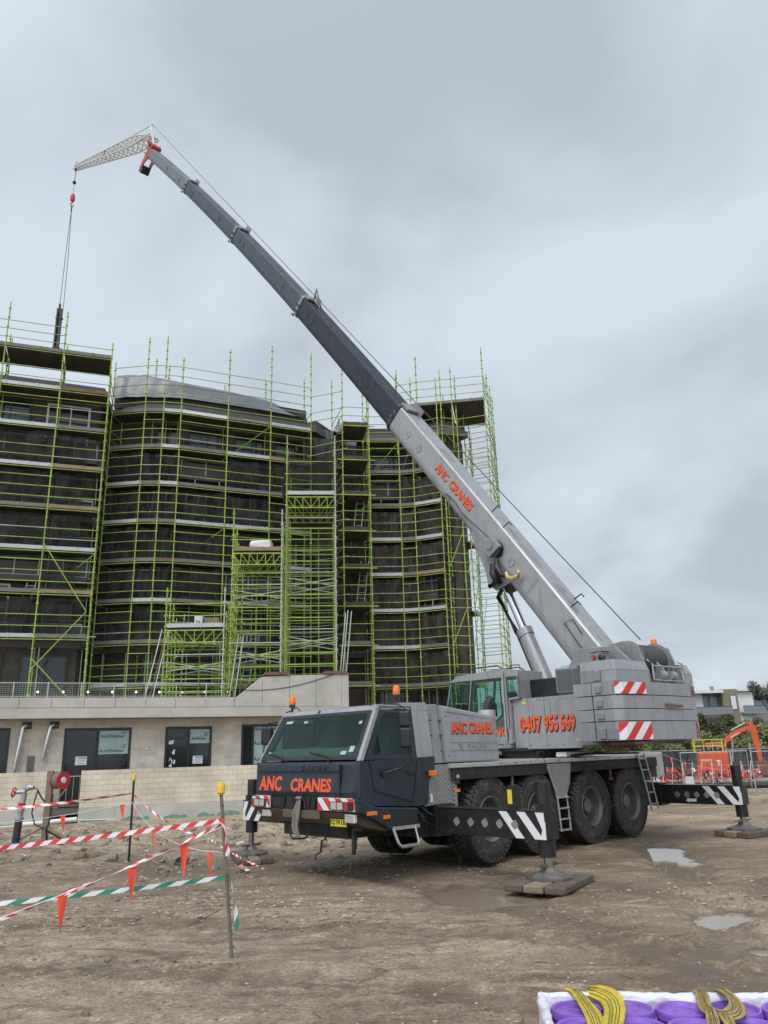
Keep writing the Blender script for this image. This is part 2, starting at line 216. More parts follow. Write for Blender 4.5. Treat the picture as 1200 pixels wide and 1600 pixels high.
# ------------------------------------------------------------ mesh helpers
class MB:
    def __init__(s, xf=None): s.v = []; s.f = []; s.m = []; s.sm = []; s.xf = xf
    def add(s, vs, fs, mi=0, smooth=False):
        o = len(s.v)
        for p in vs:
            p = Vector(p)
            s.v.append(s.xf(p) if s.xf else p)
        for f in fs: s.f.append([i+o for i in f]); s.m.append(mi); s.sm.append(smooth)
    def box(s, x0, x1, y0, y1, z0, z1, mi=0):
        vs = [(x, y, z) for x in (x0, x1) for y in (y0, y1) for z in (z0, z1)]
        s.add(vs, [(0, 1, 3, 2), (4, 6, 7, 5), (0, 4, 5, 1), (2, 3, 7, 6), (0, 2, 6, 4), (1, 5, 7, 3)], mi)
    def obox(s, c, ax, ay, az, mi=0):   # centre + half-axis vectors
        c = Vector(c); ax = Vector(ax); ay = Vector(ay); az = Vector(az)
        vs = [c+ax*i+ay*j+az*k for i in (-1, 1) for j in (-1, 1) for k in (-1, 1)]
        s.add(vs, [(0, 1, 3, 2), (4, 6, 7, 5), (0, 4, 5, 1), (2, 3, 7, 6), (0, 2, 6, 4), (1, 5, 7, 3)], mi)
    def bar(s, a, b, w, h, mi=0, up=(0, 0, 1)):
        a = Vector(a); b = Vector(b); d = (b-a); L = d.length; d.normalize(); u = Vector(up)
        if abs(d.dot(u)) > .98: u = Vector((1, 0, 0))
        r = d.cross(u).normalized(); u = r.cross(d)
        s.obox((a+b)/2, d*L/2, r*w/2, u*h/2, mi)
    def cyl(s, a, b, r0, r1=None, n=10, mi=0, cap=True, smooth=True):
        if r1 is None: r1 = r0
        a = Vector(a); b = Vector(b); d = (b-a).normalized(); u = Vector((0, 0, 1)) if abs(d.z) < .95 else Vector((1, 0, 0))
        r = d.cross(u).normalized(); u = r.cross(d)
        vs = []
        for k in range(n):
            t = 2*pi*k/n; q = r*cos(t)+u*sin(t); vs += [a+q*r0, b+q*r1]
        s.add(vs, [(2*k, 2*((k+1) % n), 2*((k+1) % n)+1, 2*k+1) for k in range(n)], mi, smooth)
        if cap: s.add([vs[2*k] for k in range(n)], [tuple(range(n))], mi); s.add([vs[2*k+1] for k in range(n)], [tuple(reversed(range(n)))], mi)
    def tube(s, pts, r, n=6, mi=0, cap=True):
        pts = [Vector(p) for p in pts]; rings = []
        up = Vector((0, 0, 1))
        for i, p in enumerate(pts):
            d = (pts[min(i+1, len(pts)-1)]-pts[max(i-1, 0)]).normalized()
            u = up if abs(d.dot(up)) < .95 else Vector((1, 0, 0))
            q = d.cross(u).normalized(); w = q.cross(d); rr = r[i] if isinstance(r, (list, tuple)) else r
            rings.append([p+(q*cos(2*pi*k/n)+w*sin(2*pi*k/n))*rr for k in range(n)])
        vs = [v for R in rings for v in R]; fs = []
        for i in range(len(rings)-1):
            for k in range(n): fs.append((i*n+k, i*n+(k+1) % n, (i+1)*n+(k+1) % n, (i+1)*n+k))
        s.add(vs, fs, mi, True)
        if cap: s.add(rings[0], [tuple(reversed(range(n)))], mi); s.add(rings[-1], [tuple(range(n))], mi)
    def prism(s, poly, o, ax, ay, n, mi=0):   # poly 2D in axes ax, ay from origin o, extruded by vector n
        o = Vector(o); ax = Vector(ax); ay = Vector(ay); n = Vector(n); k = len(poly)
        A = [o+ax*p[0]+ay*p[1] for p in poly]; B = [p+n for p in A]
        s.add(A+B, [tuple(reversed(range(k))), tuple(range(k, 2*k))]+[(i, (i+1) % k, (i+1) % k+k, i+k) for i in range(k)], mi)
    def loft(s, rings, mi=0, cap=True, smooth=False, closed=True):
        n = len(rings[0]); vs = [v for R in rings for v in R]; fs = []
        for i in range(len(rings)-1):
            for k in range(n if closed else n-1): fs.append((i*n+k, i*n+(k+1) % n, (i+1)*n+(k+1) % n, (i+1)*n+k))
        s.add(vs, fs, mi, smooth)
        if cap: s.add(rings[0], [tuple(reversed(range(n)))], mi); s.add(rings[-1], [tuple(range(n))], mi)
    def lathe(s, prof, c, ax, n=24, mi=0, mis=None, smooth=True):   # prof [(r, along)]
        c = Vector(c); ax = Vector(ax).normalized(); u = Vector((0, 0, 1)) if abs(ax.z) < .9 else Vector((1, 0, 0)); q = ax.cross(u).normalized(); w = q.cross(ax)
        for i in range(len(prof)-1):
            (r0, a0), (r1, a1) = prof[i], prof[i+1]; vs = []
            for k in range(n):
                t = 2*pi*k/n; d = q*cos(t)+w*sin(t); vs += [c+d*r0+ax*a0, c+d*r1+ax*a1]
            s.add(vs, [(2*k, 2*((k+1) % n), 2*((k+1) % n)+1, 2*k+1) for k in range(n)], mis[i] if mis else mi, smooth)
    def grid(s, fn, nu, nv, mi=0, smooth=True):
        vs = [fn(i/nu, j/nv) for i in range(nu+1) for j in range(nv+1)]
        s.add(vs, [(i*(nv+1)+j, (i+1)*(nv+1)+j, (i+1)*(nv+1)+j+1, i*(nv+1)+j+1) for i in range(nu) for j in range(nv)], mi, smooth)
    def build(s, name, mats, parent=None, bevel=0, fix=True, merge=False):
        me = bpy.data.meshes.new(name)
        if not isinstance(mats, (list, tuple)): mats = [mats]
        me.from_pydata([tuple(v) for v in s.v], [], s.f)
        for m_ in mats: me.materials.append(M[m_] if isinstance(m_, str) else m_)
        me.polygons.foreach_set('material_index', s.m); me.polygons.foreach_set('use_smooth', s.sm); me.update()
        if fix or merge:
            import bmesh
            b = bmesh.new(); b.from_mesh(me)
            if merge: bmesh.ops.remove_doubles(b, verts=b.verts, dist=1e-4)
            bmesh.ops.recalc_face_normals(b, faces=b.faces); b.to_mesh(me); b.free()
        o = bpy.data.objects.new(name, me); S.collection.objects.link(o)
        if parent: o.parent = parent
        if bevel:
            bv = o.modifiers.new('bevel', 'BEVEL'); bv.width = bevel; bv.segments = 2; bv.limit_method = 'ANGLE'; bv.angle_limit = radians(35)
        return o
def tag(o, label=None, cat=None, group=None, kind=None):
    if label: o['label'] = label
    if cat: o['category'] = cat
    if group: o['group'] = group
    if kind: o['kind'] = kind
    return o
def thing(name, label, cat, loc=(0, 0, 0), rz=0, group=None):
    o = bpy.data.objects.new(name, None); S.collection.objects.link(o); o.location = loc; o.rotation_euler = (0, 0, rz)
    o.empty_display_size = .3
    return tag(o, label, cat, group)
def kids(o): return [c for c in bpy.data.objects if c.parent == o]
def copy_tree(o, parent=None):
    c = o.copy(); S.collection.objects.link(c)
    if parent: c.parent = parent
    for ch in kids(o): copy_tree(ch, c)
    return c

_tc = {}
def text_geo(txt, offset=0.0, depth=0.004):
    k = (txt, offset, depth)
    if k in _tc: return _tc[k]
    cu = bpy.data.curves.new('lettering', 'FONT'); cu.body = txt; cu.size = 1; cu.offset = offset; cu.extrude = depth; cu.resolution_u = 2
    ob = bpy.data.objects.new('lettering', cu); S.collection.objects.link(ob)
    dg = bpy.context.evaluated_depsgraph_get(); me = ob.evaluated_get(dg).to_mesh()
    vs = [v.co.copy() for v in me.vertices]; fs = [tuple(p.vertices) for p in me.polygons]
    bpy.data.objects.remove(ob); bpy.data.curves.remove(cu)
    _tc[k] = (vs, fs); return vs, fs
def lettering(mb, txt, o, xd, yd, w, h, mi=0, offset=.02, lift=0.0, slant=0.0, ref=None, thick=.003):
    """puts txt into the rectangle w x h from lower-left corner o"""
    vs, fs = text_geo(txt, offset); rv = text_geo(txt, ref if ref is not None else offset)[0]
    x0 = min(v.x for v in rv); x1 = max(v.x for v in rv); y0 = min(v.y for v in rv); y1 = max(v.y for v in rv)
    xd = Vector(xd).normalized(); yd = Vector(yd).normalized(); nd = xd.cross(yd); o = Vector(o)
    P = []
    for v in vs:
        a = (v.x-x0)/(x1-x0)*w; b = (v.y-y0)/(y1-y0)*h
        P.append(o+xd*(a+slant*b)+yd*b+nd*(lift+(thick if v.z > 0 else 0)))
    mb.add(P, fs, mi)

# ------------------------------------------------------------ ground
def sstep(a, b, x):
    t = max(0, min(1, (x-a)/(b-a))); return t*t*(3-2*t)
PUD = [(4.42, 13.1, .34, .85, .12), (4.72, 14.6, .42, .80, .1), (5.05, 15.75, .42, .60, 0), (4.12, 11.85, .14, .16, .0), (3.70, 9.80, .30, .46, -.7), (3.52, 8.35, .15, .15, .1), (2.75, 14.3, .40, .30, .3), (1.25, 11.6, .70, .85, .5)]
ARCS = [(-14, 2, 17.6), (-14, 2, 19.7), (22, -2, 19.5), (22, -2, 21.6), (-6, -9, 17.4), (-6, -9, 19.4), (14, -6, 17.2)]
def gz(x, y):
    z = 0.0
    z -= .28*sstep(20, 26.5, y)*sstep(5, -3, x)
    z -= .17*math.exp(-((x+2.9)**2/5+(y-17.0)**2/5))
    z -= .75*sstep(20, 38, y)*sstep(5, 10, x)
    z -= 1.0*sstep(38, 46, y)*sstep(3, 10, x)*.3
    if y < 60 and abs(x) < 40:
        a = noise.noise(Vector((x*.35, y*.35, 1)))*.035 + noise.noise(Vector((x*1.3, y*1.3, 5)))*.016 + noise.noise(Vector((x*4.5, y*4.5, 9)))*.009
        # rough heap strip on the left towards the building
        rough = sstep(14.5, 17, y)*sstep(1, -2, x)*(1-sstep(27, 30, y))
        a += rough*(noise.noise(Vector((x*1.1, y*.9, 7)))*.16+noise.noise(Vector((x*3, y*3, 2)))*.07+.02)
        a += noise.noise(Vector((x*11, y*11, 3)))*.007*(1 if y < 20 else 0)
        # ruts
        rt = sstep(.25, .6, abs(noise.noise(Vector(((x*.7-y*.7)*1.1, (x+y)*.1, 3)))))
        a -= .016*rt*sstep(-.1, .3, noise.noise(Vector((x*.3, y*.3, 12))))
        # tyre tracks sweeping past the crane: pairs of shallow cleated furrows
        for (cx_, cy_, r_) in ARCS:
            dd = sqrt((x-cx_)**2+(y-cy_)**2)-r_+.25*noise.noise(Vector((x*.4, y*.4, 6)))
            if abs(dd) < .34 and y < 17: a -= .040*(1-sstep(.17, .3, abs(dd)))*(.65+.35*sin(atan2(y-cy_, x-cx_)*r_*19)); a += .030*(1-sstep(.0, .08, abs(abs(dd)-.29)))
        z += max(a, -.045) if rough < .1 else a
    # keep flat under pads
    for (px, py, pr, pz) in ((2.2, 11.95, .95, 0), (7.35, 17.6, .95, -.0), (-2.89, 17.03, 1.1, -.17)):
        d = sqrt((x-px)**2+(y-py)**2)
        if d < pr+.8: w = 1-sstep(pr, pr+.8, d); z = z*(1-w)+pz*w
    for (px, py, rx, ry, an) in PUD:
        dx_, dy_ = x-px, y-py
        if abs(dx_) < 2.2 and abs(dy_) < 2.2:
            u = (dx_*cos(an)+dy_*sin(an))/rx; v = (-dx_*sin(an)+dy_*cos(an))/ry; d = sqrt(u*u+v*v)+noise.noise(Vector((x*2.2, y*2.2, 0)))*.5+noise.noise(Vector((x*7, y*7, 0)))*.32
            if d < 1.9:
                w = 1-sstep(.55, 1.8, d); z = z*(1-w)+(-.074)*w
    return z
def ground_mat():
    m, t, b = newmat('muddy_ground'); n = t.nodes.new; l = t.links.new
    g = n('ShaderNodeNewGeometry')
    def nz(scale, det=6, rough=.6, vec=None, dist=0):
        q = n('ShaderNodeTexNoise'); q.inputs['Scale'].default_value = scale; q.inputs['Detail'].default_value = det; q.inputs['Roughness'].default_value = rough; q.inputs['Distortion'].default_value = dist; l(vec or g.outputs['Position'], q.inputs['Vector']); return q.outputs['Fac']
    def ramp(src, pts):
        r = n('ShaderNodeValToRGB'); l(src, r.inputs[0]); e = r.color_ramp.elements
        e[0].position, e[0].color = pts[0][0], (*pts[0][1], 1); e[1].position, e[1].color = pts[-1][0], (*pts[-1][1], 1)
        for p, c in pts[1:-1]: k = e.new(p); k.color = (*c, 1)
        return r.outputs[0]
    def rng(src, a, b_, c=0, d=1):
        r = n('ShaderNodeMapRange'); l(src, r.inputs['Value']); r.inputs['From Min'].default_value = a; r.inputs['From Max'].default_value = b_; r.inputs['To Min'].default_value = c; r.inputs['To Max'].default_value = d; return r.outputs[0]
    def mixc(f, a, b_, ty='MIX'):
        q = n('ShaderNodeMix'); q.data_type = 'RGBA'; q.blend_type = ty
        (l(f, q.inputs['Factor']) if not isinstance(f, float) else setattr(q.inputs['Factor'], 'default_value', f))
        for s_, v in (('A', a), ('B', b_)):
            if isinstance(v, tuple): q.inputs[s_].default_value = (*v, 1)
            else: l(v, q.inputs[s_])
        return q.outputs['Result']
    big = nz(.33, 7, .62)
    base = ramp(big, [(.36, (.175, .130, .094)), (.46, (.250, .193, .142)), (.54, (.320, .255, .190)), (.64, (.44, .36, .27))])
    sp0 = n('ShaderNodeSeparateXYZ'); l(g.outputs['Position'], sp0.inputs[0])
    gx1 = rng(sp0.outputs['X'], -3.0, 2.5, 1, 0); gx2 = n('ShaderNodeMath'); gx2.operation = 'MULTIPLY_ADD'; l(nz(.9, 5, .6), gx2.inputs[0]); gx2.inputs[1].default_value = 1.6; l(gx1, gx2.inputs[2])
    dry = rng(gx2.outputs[0], .95, 1.5, 0, .8)
    base = mixc(dry, base, ramp(nz(1.7, 8, .75), [(.35, (.24, .195, .15)), (.5, (.36, .30, .235)), (.66, (.48, .405, .315))]))
    mp = n('ShaderNodeMapping'); mp.inputs['Rotation'].default_value = (0, 0, radians(-38)); mp.inputs['Scale'].default_value = (.55, 1.6, 1); l(g.outputs['Position'], mp.inputs[0])
    st = rng(nz(1.3, 9, .72, mp.outputs[0], 1.6), .53, .66, 0, .85)
    dy1 = rng(sp0.outputs['Y'], 9.3, 12.0, 0, 1); dy2 = rng(sp0.outputs['Y'], 20, 17, 0, 1); dm = n('ShaderNodeMath'); dm.operation = 'MULTIPLY'; l(dy1, dm.inputs[0]); l(dy2, dm.inputs[1])
    dq = n('ShaderNodeMath'); dq.operation = 'MULTIPLY_ADD'; l(nz(.7, 6, .65), dq.inputs[0]); dq.inputs[1].default_value = 2.2; l(dm.outputs[0], dq.inputs[2]); damp = rng(dq.outputs[0], 1.55, 2.35, 0, .8)
    c = mixc(st, base, (.50, .41, .305))
    mp2 = n('ShaderNodeMapping'); mp2.inputs['Rotation'].default_value = (0, 0, radians(-48)); mp2.inputs['Scale'].default_value = (.45, 2.2, 1); l(g.outputs['Position'], mp2.inputs[0])
    tr = rng(nz(1.2, 8, .7, mp2.outputs[0], 1.4), .50, .64, 0, .75)
    c = mixc(tr, c, (.140, .104, .076))
    fine = nz(26, 8, .75); c2 = n('ShaderNodeVectorMath'); c2.operation = 'SCALE'; l(c, c2.inputs[0]); l(rng(fine, .3, .7, .45, 1.5), c2.inputs['Scale']); c = c2.outputs[0]
    med = nz(5, 6, .7); c3 = n('ShaderNodeVectorMath'); c3.operation = 'SCALE'; l(c, c3.inputs[0]); l(rng(med, .3, .7, .74, 1.26), c3.inputs['Scale']); c = c3.outputs[0]
    vo = n('ShaderNodeTexVoronoi'); vo.inputs['Scale'].default_value = 16; l(g.outputs['Position'], vo.inputs['Vector'])
    wn = n('ShaderNodeSeparateColor'); l(vo.outputs['Color'], wn.inputs[0])
    peb = n('ShaderNodeMath'); peb.operation = 'MULTIPLY'; l(rng(vo.outputs['Distance'], .14, .26, 1, 0), peb.inputs[0]); l(rng(wn.outputs[0], .88, .92), peb.inputs[1])
    c = mixc(peb.outputs[0], c, mixc(wn.outputs[1], (.30, .24, .18), (.20, .17, .14)))
    c = mixc(damp, c, mixc(.62, c, (.095, .070, .050)))
    # compacted wheel tracks: darker and smoother along the ruts
    wob = n('ShaderNodeMath'); wob.operation = 'MULTIPLY_ADD'; l(nz(.4, 2, .5), wob.inputs[0]); wob.inputs[1].default_value = .9; wob.inputs[2].default_value = -.45
    trk = None
    for (cx_, cy_, r_) in ARCS:
        sb = n('ShaderNodeVectorMath'); sb.operation = 'DISTANCE'; mz = n('ShaderNodeVectorMath'); mz.operation = 'MULTIPLY'; l(g.outputs['Position'], mz.inputs[0]); mz.inputs[1].default_value = (1, 1, 0); l(mz.outputs[0], sb.inputs[0]); sb.inputs[1].default_value = (cx_, cy_, 0)
        d1 = n('ShaderNodeMath'); d1.operation = 'SUBTRACT'; l(sb.outputs['Value'], d1.inputs[0]); d1.inputs[1].default_value = r_
        d2 = n('ShaderNodeMath'); d2.operation = 'ADD'; l(d1.outputs[0], d2.inputs[0]); l(wob.outputs[0], d2.inputs[1]); d3 = n('ShaderNodeMath'); d3.operation = 'ABSOLUTE'; l(d2.outputs[0], d3.inputs[0])
        mk_ = rng(d3.outputs[0], .14, .34, 1, 0)
        if trk is None: trk = mk_
        else: q_ = n('ShaderNodeMath'); q_.operation = 'MAXIMUM'; l(trk, q_.inputs[0]); l(mk_, q_.inputs[1]); trk = q_.outputs[0]
    tm_ = n('ShaderNodeMath'); tm_.operation = 'MULTIPLY'; l(trk, tm_.inputs[0]); l(rng(nz(1.1, 5, .6), .40, .58, 0, .6), tm_.inputs[1])
    c = mixc(tm_.outputs[0], c, (.135, .102, .074))
    # wet mud close to the water level
    sp = n('ShaderNodeSeparateXYZ'); l(g.outputs['Position'], sp.inputs[0])
    wn2 = n('ShaderNodeMath'); wn2.operation = 'ADD'; l(sp.outputs['Z'], wn2.inputs[0]); l(rng(med, .3, .7, -.02, .02), wn2.inputs[1])
    wet = rng(wn2.outputs[0], -.058, -.015, 1, 0)
    lim = rng(sp.outputs['Y'], 19, 15.5, 0, 1); wm = n('ShaderNodeMath'); wm.operation = 'MULTIPLY'; l(wet, wm.inputs[0]); l(lim, wm.inputs[1]); wet = wm.outputs[0]
    gm_ = n('ShaderNodeVectorMath'); gm_.operation = 'MULTIPLY'; l(c, gm_.inputs[0]); gm_.inputs[1].default_value = (1.20, 1.13, 1.05); c = gm_.outputs[0]
    c = mixc(wet, c, (.19, .145, .105)); l(c, b.inputs['Base Color'])
    pat = rng(nz(.8, 5, .6), .5, .7, .93, .62)
    rr = n('ShaderNodeMix'); l(wet, rr.inputs['Factor']); l(pat, rr.inputs['A']); rr.inputs['B'].default_value = .34; l(rr.outputs['Result'], b.inputs['Roughness'])
    b.inputs['Specular IOR Level'].default_value = .35
    hs = n('ShaderNodeMath'); hs.operation = 'ADD'; l(fine, hs.inputs[0]); l(peb.outputs[0], hs.inputs[1])
    h2 = n('ShaderNodeMath'); h2.operation = 'MULTIPLY_ADD'; l(med, h2.inputs[0]); h2.inputs[1].default_value = 1.6; l(hs.outputs[0], h2.inputs[2])
    bp = n('ShaderNodeBump'); bp.inputs['Distance'].default_value = .05; bp.inputs['Strength'].default_value = 1.0; l(h2.outputs[0], bp.inputs['Height']); l(bp.outputs[0], b.inputs['Normal'])
    return m
M['ground'] = ground_mat()
def spaced(bounds):
    out_ = []
    for a, b_, st in bounds:
        k = max(1, int(round((b_-a)/st)))
        out_ += [a+(b_-a)*i/k for i in range(k)]
    return out_+[bounds[-1][1]]
gx = spaced([(-1500, -200, 260), (-200, -40, 20), (-40, -14, 1.3), (-14, -6, .25), (-6, 8, .085), (8, 20, .4), (20, 60, 4), (60, 200, 20), (200, 1500, 260)])
gy = spaced([(-300, -40, 60), (-40, -2, 6), (-2, 3, .4), (3, 17, .085), (17, 30, .17), (30, 42, .7), (42, 60, 2), (60, 200, 20), (200, 3000, 400)])
gm = MB(); gm.v = [Vector((x, y, gz(x, y))) for x in gx for y in gy]; ny_ = len(gy)
gm.f = [[i*ny_+j, (i+1)*ny_+j, (i+1)*ny_+j+1, i*ny_+j+1] for i in range(len(gx)-1) for j in range(ny_-1)]; gm.m = [0]*len(gm.f); gm.sm = [True]*len(gm.f)
tag(gm.build('ground', 'ground', fix=False), kind='structure')
def water_mat():
    m, t, b = newmat('puddle_water'); b.inputs['Base Color'].default_value = (.25, .195, .14, 1); b.inputs['Roughness'].default_value = .04; b.inputs['Specular IOR Level'].default_value = .62; b.inputs['IOR'].default_value = 1.38
    n = t.nodes.new; l = t.links.new; q = n('ShaderNodeTexNoise'); q.inputs['Scale'].default_value = 7; g = n('ShaderNodeNewGeometry'); l(g.outputs['Position'], q.inputs['Vector']); bp = n('ShaderNodeBump'); bp.inputs['Strength'].default_value = .03; bp.inputs['Distance'].default_value = .02; l(q.outputs['Fac'], bp.inputs['Height']); l(bp.outputs[0], b.inputs['Normal'])
    return m
M['water'] = water_mat()
pm = MB()
for (px, py, rx, ry, an) in PUD:
    R = max(rx, ry)*1.75
    pm.add([(px+R*cos(2*pi*k/20), py+R*sin(2*pi*k/20), -.0) for k in range(20)], [tuple(range(20))])
for v in pm.v: v.z = -.052
# drop overlapping discs to different heights
_k = 0
for i, v in enumerate(pm.v): v.z = -.052-.0015*(i//20)
tag(pm.build('puddle_water', 'water', fix=False), kind='structure')

# ------------------------------------------------------------ the building
def pp(s, back, z): return Vector((P0[0]+PD[0]*s-PN[0]*back, P0[1]+PD[1]*s-PN[1]*back, z))
def pod_box(mb, s0, s1, b0, b1, z0, z1, mi=0):   # b = metres behind the slab edge line
    vs = [pp(s, b_, z) for s in (s0, s1) for b_ in (b0, b1) for z in (z0, z1)]
    mb.add(vs, [(0, 1, 3, 2), (4, 6, 7, 5), (0, 4, 5, 1), (2, 3, 7, 6), (0, 2, 6, 4), (1, 5, 7, 3)], mi)
bld = thing('apartment_building', 'unfinished brown apartment building on a concrete podium behind green scaffolding', 'building', (P0[0], P0[1], .2))
def place(o, parent):   # parent an already world-placed mesh, keeping it where it is
    o.parent = parent; o.matrix_parent_inverse = parent.matrix_basis.inverted(); return o
def bp_(name, mb, mats, parent=bld, **k):
    root = parent
    while root.parent: root = root.parent
    o = mb.build(name, mats, None, **k); o.parent = parent
    o.matrix_parent_inverse = (Matrix.Translation(root.location) @ Matrix.Rotation(root.rotation_euler.z, 4, 'Z')).inverted() if parent == root else Matrix.Identity(4)
    return o
# podium slab edge and upstand
mb = MB(); pod_box(mb, -14, 9.82, 0, 9, 3.30, 3.66)
bp_('podium_slab', mb, 'concrete', bevel=.01)
mb = MB()
js = [-14, -12.4, -11, -9.6, -8.2, -6.8, -5.2, -3.85, -2.65, -1.58, -.47, .62, 1.72, 2.8, 3.92, 5.06]
for a, b in zip(js[:-1], js[1:]): pod_box(mb, a+.006, b-.006, .0, .22, 3.672, 4.03)
bp_('parapet', mb, 'concrete', bevel=.008)
mb = MB()   # raised wall with sloping end, cast in panels
O = pp(0, 0, 0); AX = Vector((PD[0], PD[1], 0)); NN = Vector((-PN[0], -PN[1], 0))*.3
for poly in ([(5.07, 3.67), (6.16, 3.67), (6.16, 4.83), (6.10, 4.79), (5.15, 4.03), (5.07, 4.03)], [(6.172, 3.67), (7.28, 3.67), (7.28, 4.9), (6.172, 4.83)], [(7.292, 3.67), (8.40, 3.67), (8.40, 4.93), (7.292, 4.90)], [(8.412, 3.67), (9.50, 3.67), (9.50, 4.96), (8.412, 4.93)], [(9.512, 3.30), (9.82, 3.30), (9.82, 4.97), (9.512, 4.96)]):
    mb.prism(poly, O, AX, (0, 0, 1), NN)
bp_('raised_wall', mb, 'concrete', bevel=.008)
# right flank of podium
mb = MB(); pod_box(mb, 9.45, 9.80, .31, 9, -.6, 3.28); bp_('side_wall', mb, 'concrete')
# masonry set back 1.2
bk = .75
mb = MB()
holes = [(-4.4, -2.87, 0, 3.01), (-1.05, 1.32, .16, 2.97), (2.57, 4.35, .9, 2.97), (5.52, 8.6, .9, 3.02)]
xs = -14
for (a, b, z0, z1) in holes:
    pod_box(mb, xs, a, bk, bk+.3, -.4, 3.29); pod_box(mb, a, b, bk+.001, bk+.299, z1, 3.288)
    if z0 > .2: pod_box(mb, a, b, bk+.001, bk+.299, -.4, z0)
    xs = b
pod_box(mb, xs, 9.44, bk, bk+.3, -.4, 3.288)
bp_('masonry_wall', mb, 'block')
mb = MB()   # dark room behind the openings
pod_box(mb, -14, 9.4, bk+2.5, bk+2.6, -.4, 3.28); bp_('interior_wall', mb, 'bwall')
def opening(name, s0, s1, z0, z1, film, splits=(.5,), label=None):
    fr = MB(); t = .085
    pod_box(fr, s0, s1, bk-.03, bk+.12, z1-t, z1); pod_box(fr, s0, s1, bk-.03, bk+.12, z0, z0+t)
    pod_box(fr, s0, s0+t, bk-.028, bk+.118, z0+t, z1-t); pod_box(fr, s1-t, s1, bk-.028, bk+.118, z0+t, z1-t)
    for k in splits:
        c = s0+(s1-s0)*k; pod_box(fr, c-.04, c+.04, bk-.02, bk+.11, z0+t, z1-t)
    f = bp_(name, fr, 'winframe')
    g = MB(); pod_box(g, s0+t-.02, s1-t+.02, bk+.03, bk+.04, z0+t-.02, z1-t+.02); bp_('pane', g, 'winglass', f)
    for (a, b, y0, y1, rows, full) in film:
        q = MB(); pod_box(q, a, b, bk+.018, bk+.022, y0, y1); bp_('film', q, 'film', f)
    return f
def aw(parent, s, z, w, h=.13, dots=True, m='filmtxt'):
    q = MB(); lettering(q, 'AusWindows', pp(s, bk+.014, z), (PD[0], PD[1], 0), (0, 0, 1), w, h, 0, .01, 0, .15)
    if dots:
        for (a, b, r) in ((.90, 1.35, .022), (.96, 1.75, .022), (1.01, 1.15, .026), (1.06, 1.95, .026), (1.07, 1.4, .022), (1.0, 2.1, .018)):
            c = pp(s+w*a, bk+.014, z+h*b); q.cyl(c, c+Vector((PN[0], PN[1], 0))*.003, r, n=8, smooth=False)
    bp_('lettering', q, m, parent)
def notice(parent, s, z, w=.36, h=.30):
    q = MB(); pod_box(q, s, s+w, bk+.006, bk+.010, z, z+h, 0); pod_box(q, s+.09, s+w-.02, bk+.002, bk+.006, z+h*.70, z+h*.93, 1)
    lettering(q, 'CAUTION', pp(s+.10, bk+.0, z+h*.73), (PD[0], PD[1], 0), (0, 0, 1), w-.14, h*.16, 2, .01)
    lettering(q, 'THIS UNIT IS', pp(s+.05, bk+.004, z+h*.42), (PD[0], PD[1], 0), (0, 0, 1), w-.1, h*.13, 3, .0)
    lettering(q, 'SEALED', pp(s+.09, bk+.004, z+h*.15), (PD[0], PD[1], 0), (0, 0, 1), w-.18, h*.13, 3, .0)
    bp_('notice', q, ['label', 'label_blue', 'label', 'filmtxt'], parent)
w0 = opening('window', -4.4, -2.87, .3, 3.01, [])
w1 = opening('sliding_door', -1.05, 1.32, .16, 2.97, [(.18, 1.24, 2.02, 2.86, 0, 0)], (.49,))
aw(w1, .22, 2.60, .82); aw(w1, .20, 2.08, .86); aw(w1, .35, 1.62, .8); aw(w1, -.85, 2.35, .8, m='film_dim'); aw(w1, -.85, 1.85, .8, m='film_dim'); notice(w1, -.60, 1.66, .40, .30)
w2 = opening('window', 2.57, 4.35, 1.40, 2.97, [(3.50, 4.27, 2.34, 2.86, 0, 0)], (.5,))
aw(w2, 3.56, 2.46, .56); aw(w2, 2.68, 2.50, .62, m='film_dim'); notice(w2, 3.65, 1.58, .38, .29)
q = MB()
for k in range(9):
    s_ = 2.75+random.random()*.35; z_ = 1.5+random.random()*.9; c = pp(s_, bk+.008, z_); q.obox(c, Vector(AX)*random.uniform(.01, .05), Vector((PN[0], PN[1], 0))*.002, Vector((random.uniform(-.03, .03), 0, random.uniform(.02, .09))))
bp_('torn_sticker', q, 'label', w2)
w3 = opening('window', 5.52, 8.6, 1.40, 3.02, [(6.0, 7.2, 1.49, 2.93, 0, 0)], (.15, .58))
for z_ in (2.78, 2.22, 1.62): aw(w3, 6.02, z_, 1.0, .14, False)
q = MB(); pod_box(q, 6.42, 6.78, bk+.0, bk+.006, 1.80, 2.05, 0); lettering(q, 'WARNING', pp(6.45, bk-.003, 1.98), AX, (0, 0, 1), .30, .05, 1, .01); bp_('notice', q, ['signyellow', 'filmtxt'], w3)
# ducts hanging out of the wall
for (s_, zt, zb, lean) in ((-2.46, 3.1, 1.3, -.17), (-1.54, 3.1, 1.93, -.17)):
    q = MB(); pts = [pp(s_+lean*t, bk-.12-.04*sin(3*t), zt-(zt-zb)*t) for t in [i/40 for i in range(41)]]
    q.tube([pp(s_+.18, bk+.0, zt-.03), pp(s_+.06, bk-.1, zt-.01)]+pts, [.065, .07]+[.075 if i % 2 else .06 for i in range(41)], 10, 0)
    d = bp_('flexible_duct', q, 'foil'); q = MB(); pod_box(q, s_-.05, s_+.28, bk-.02, bk+.01, zt-.13, zt+.12); pod_box(q, s_+.1, s_+.2, bk-.14, bk-.02, zt-.12, zt+.02); bp_('duct_opening', q, 'black', d)
q = MB(); pod_box(q, -2.22, -1.98, bk-.03, bk+.01, 1.42, 2.02); bp_('meter_panel', q, 'concrete_dark')
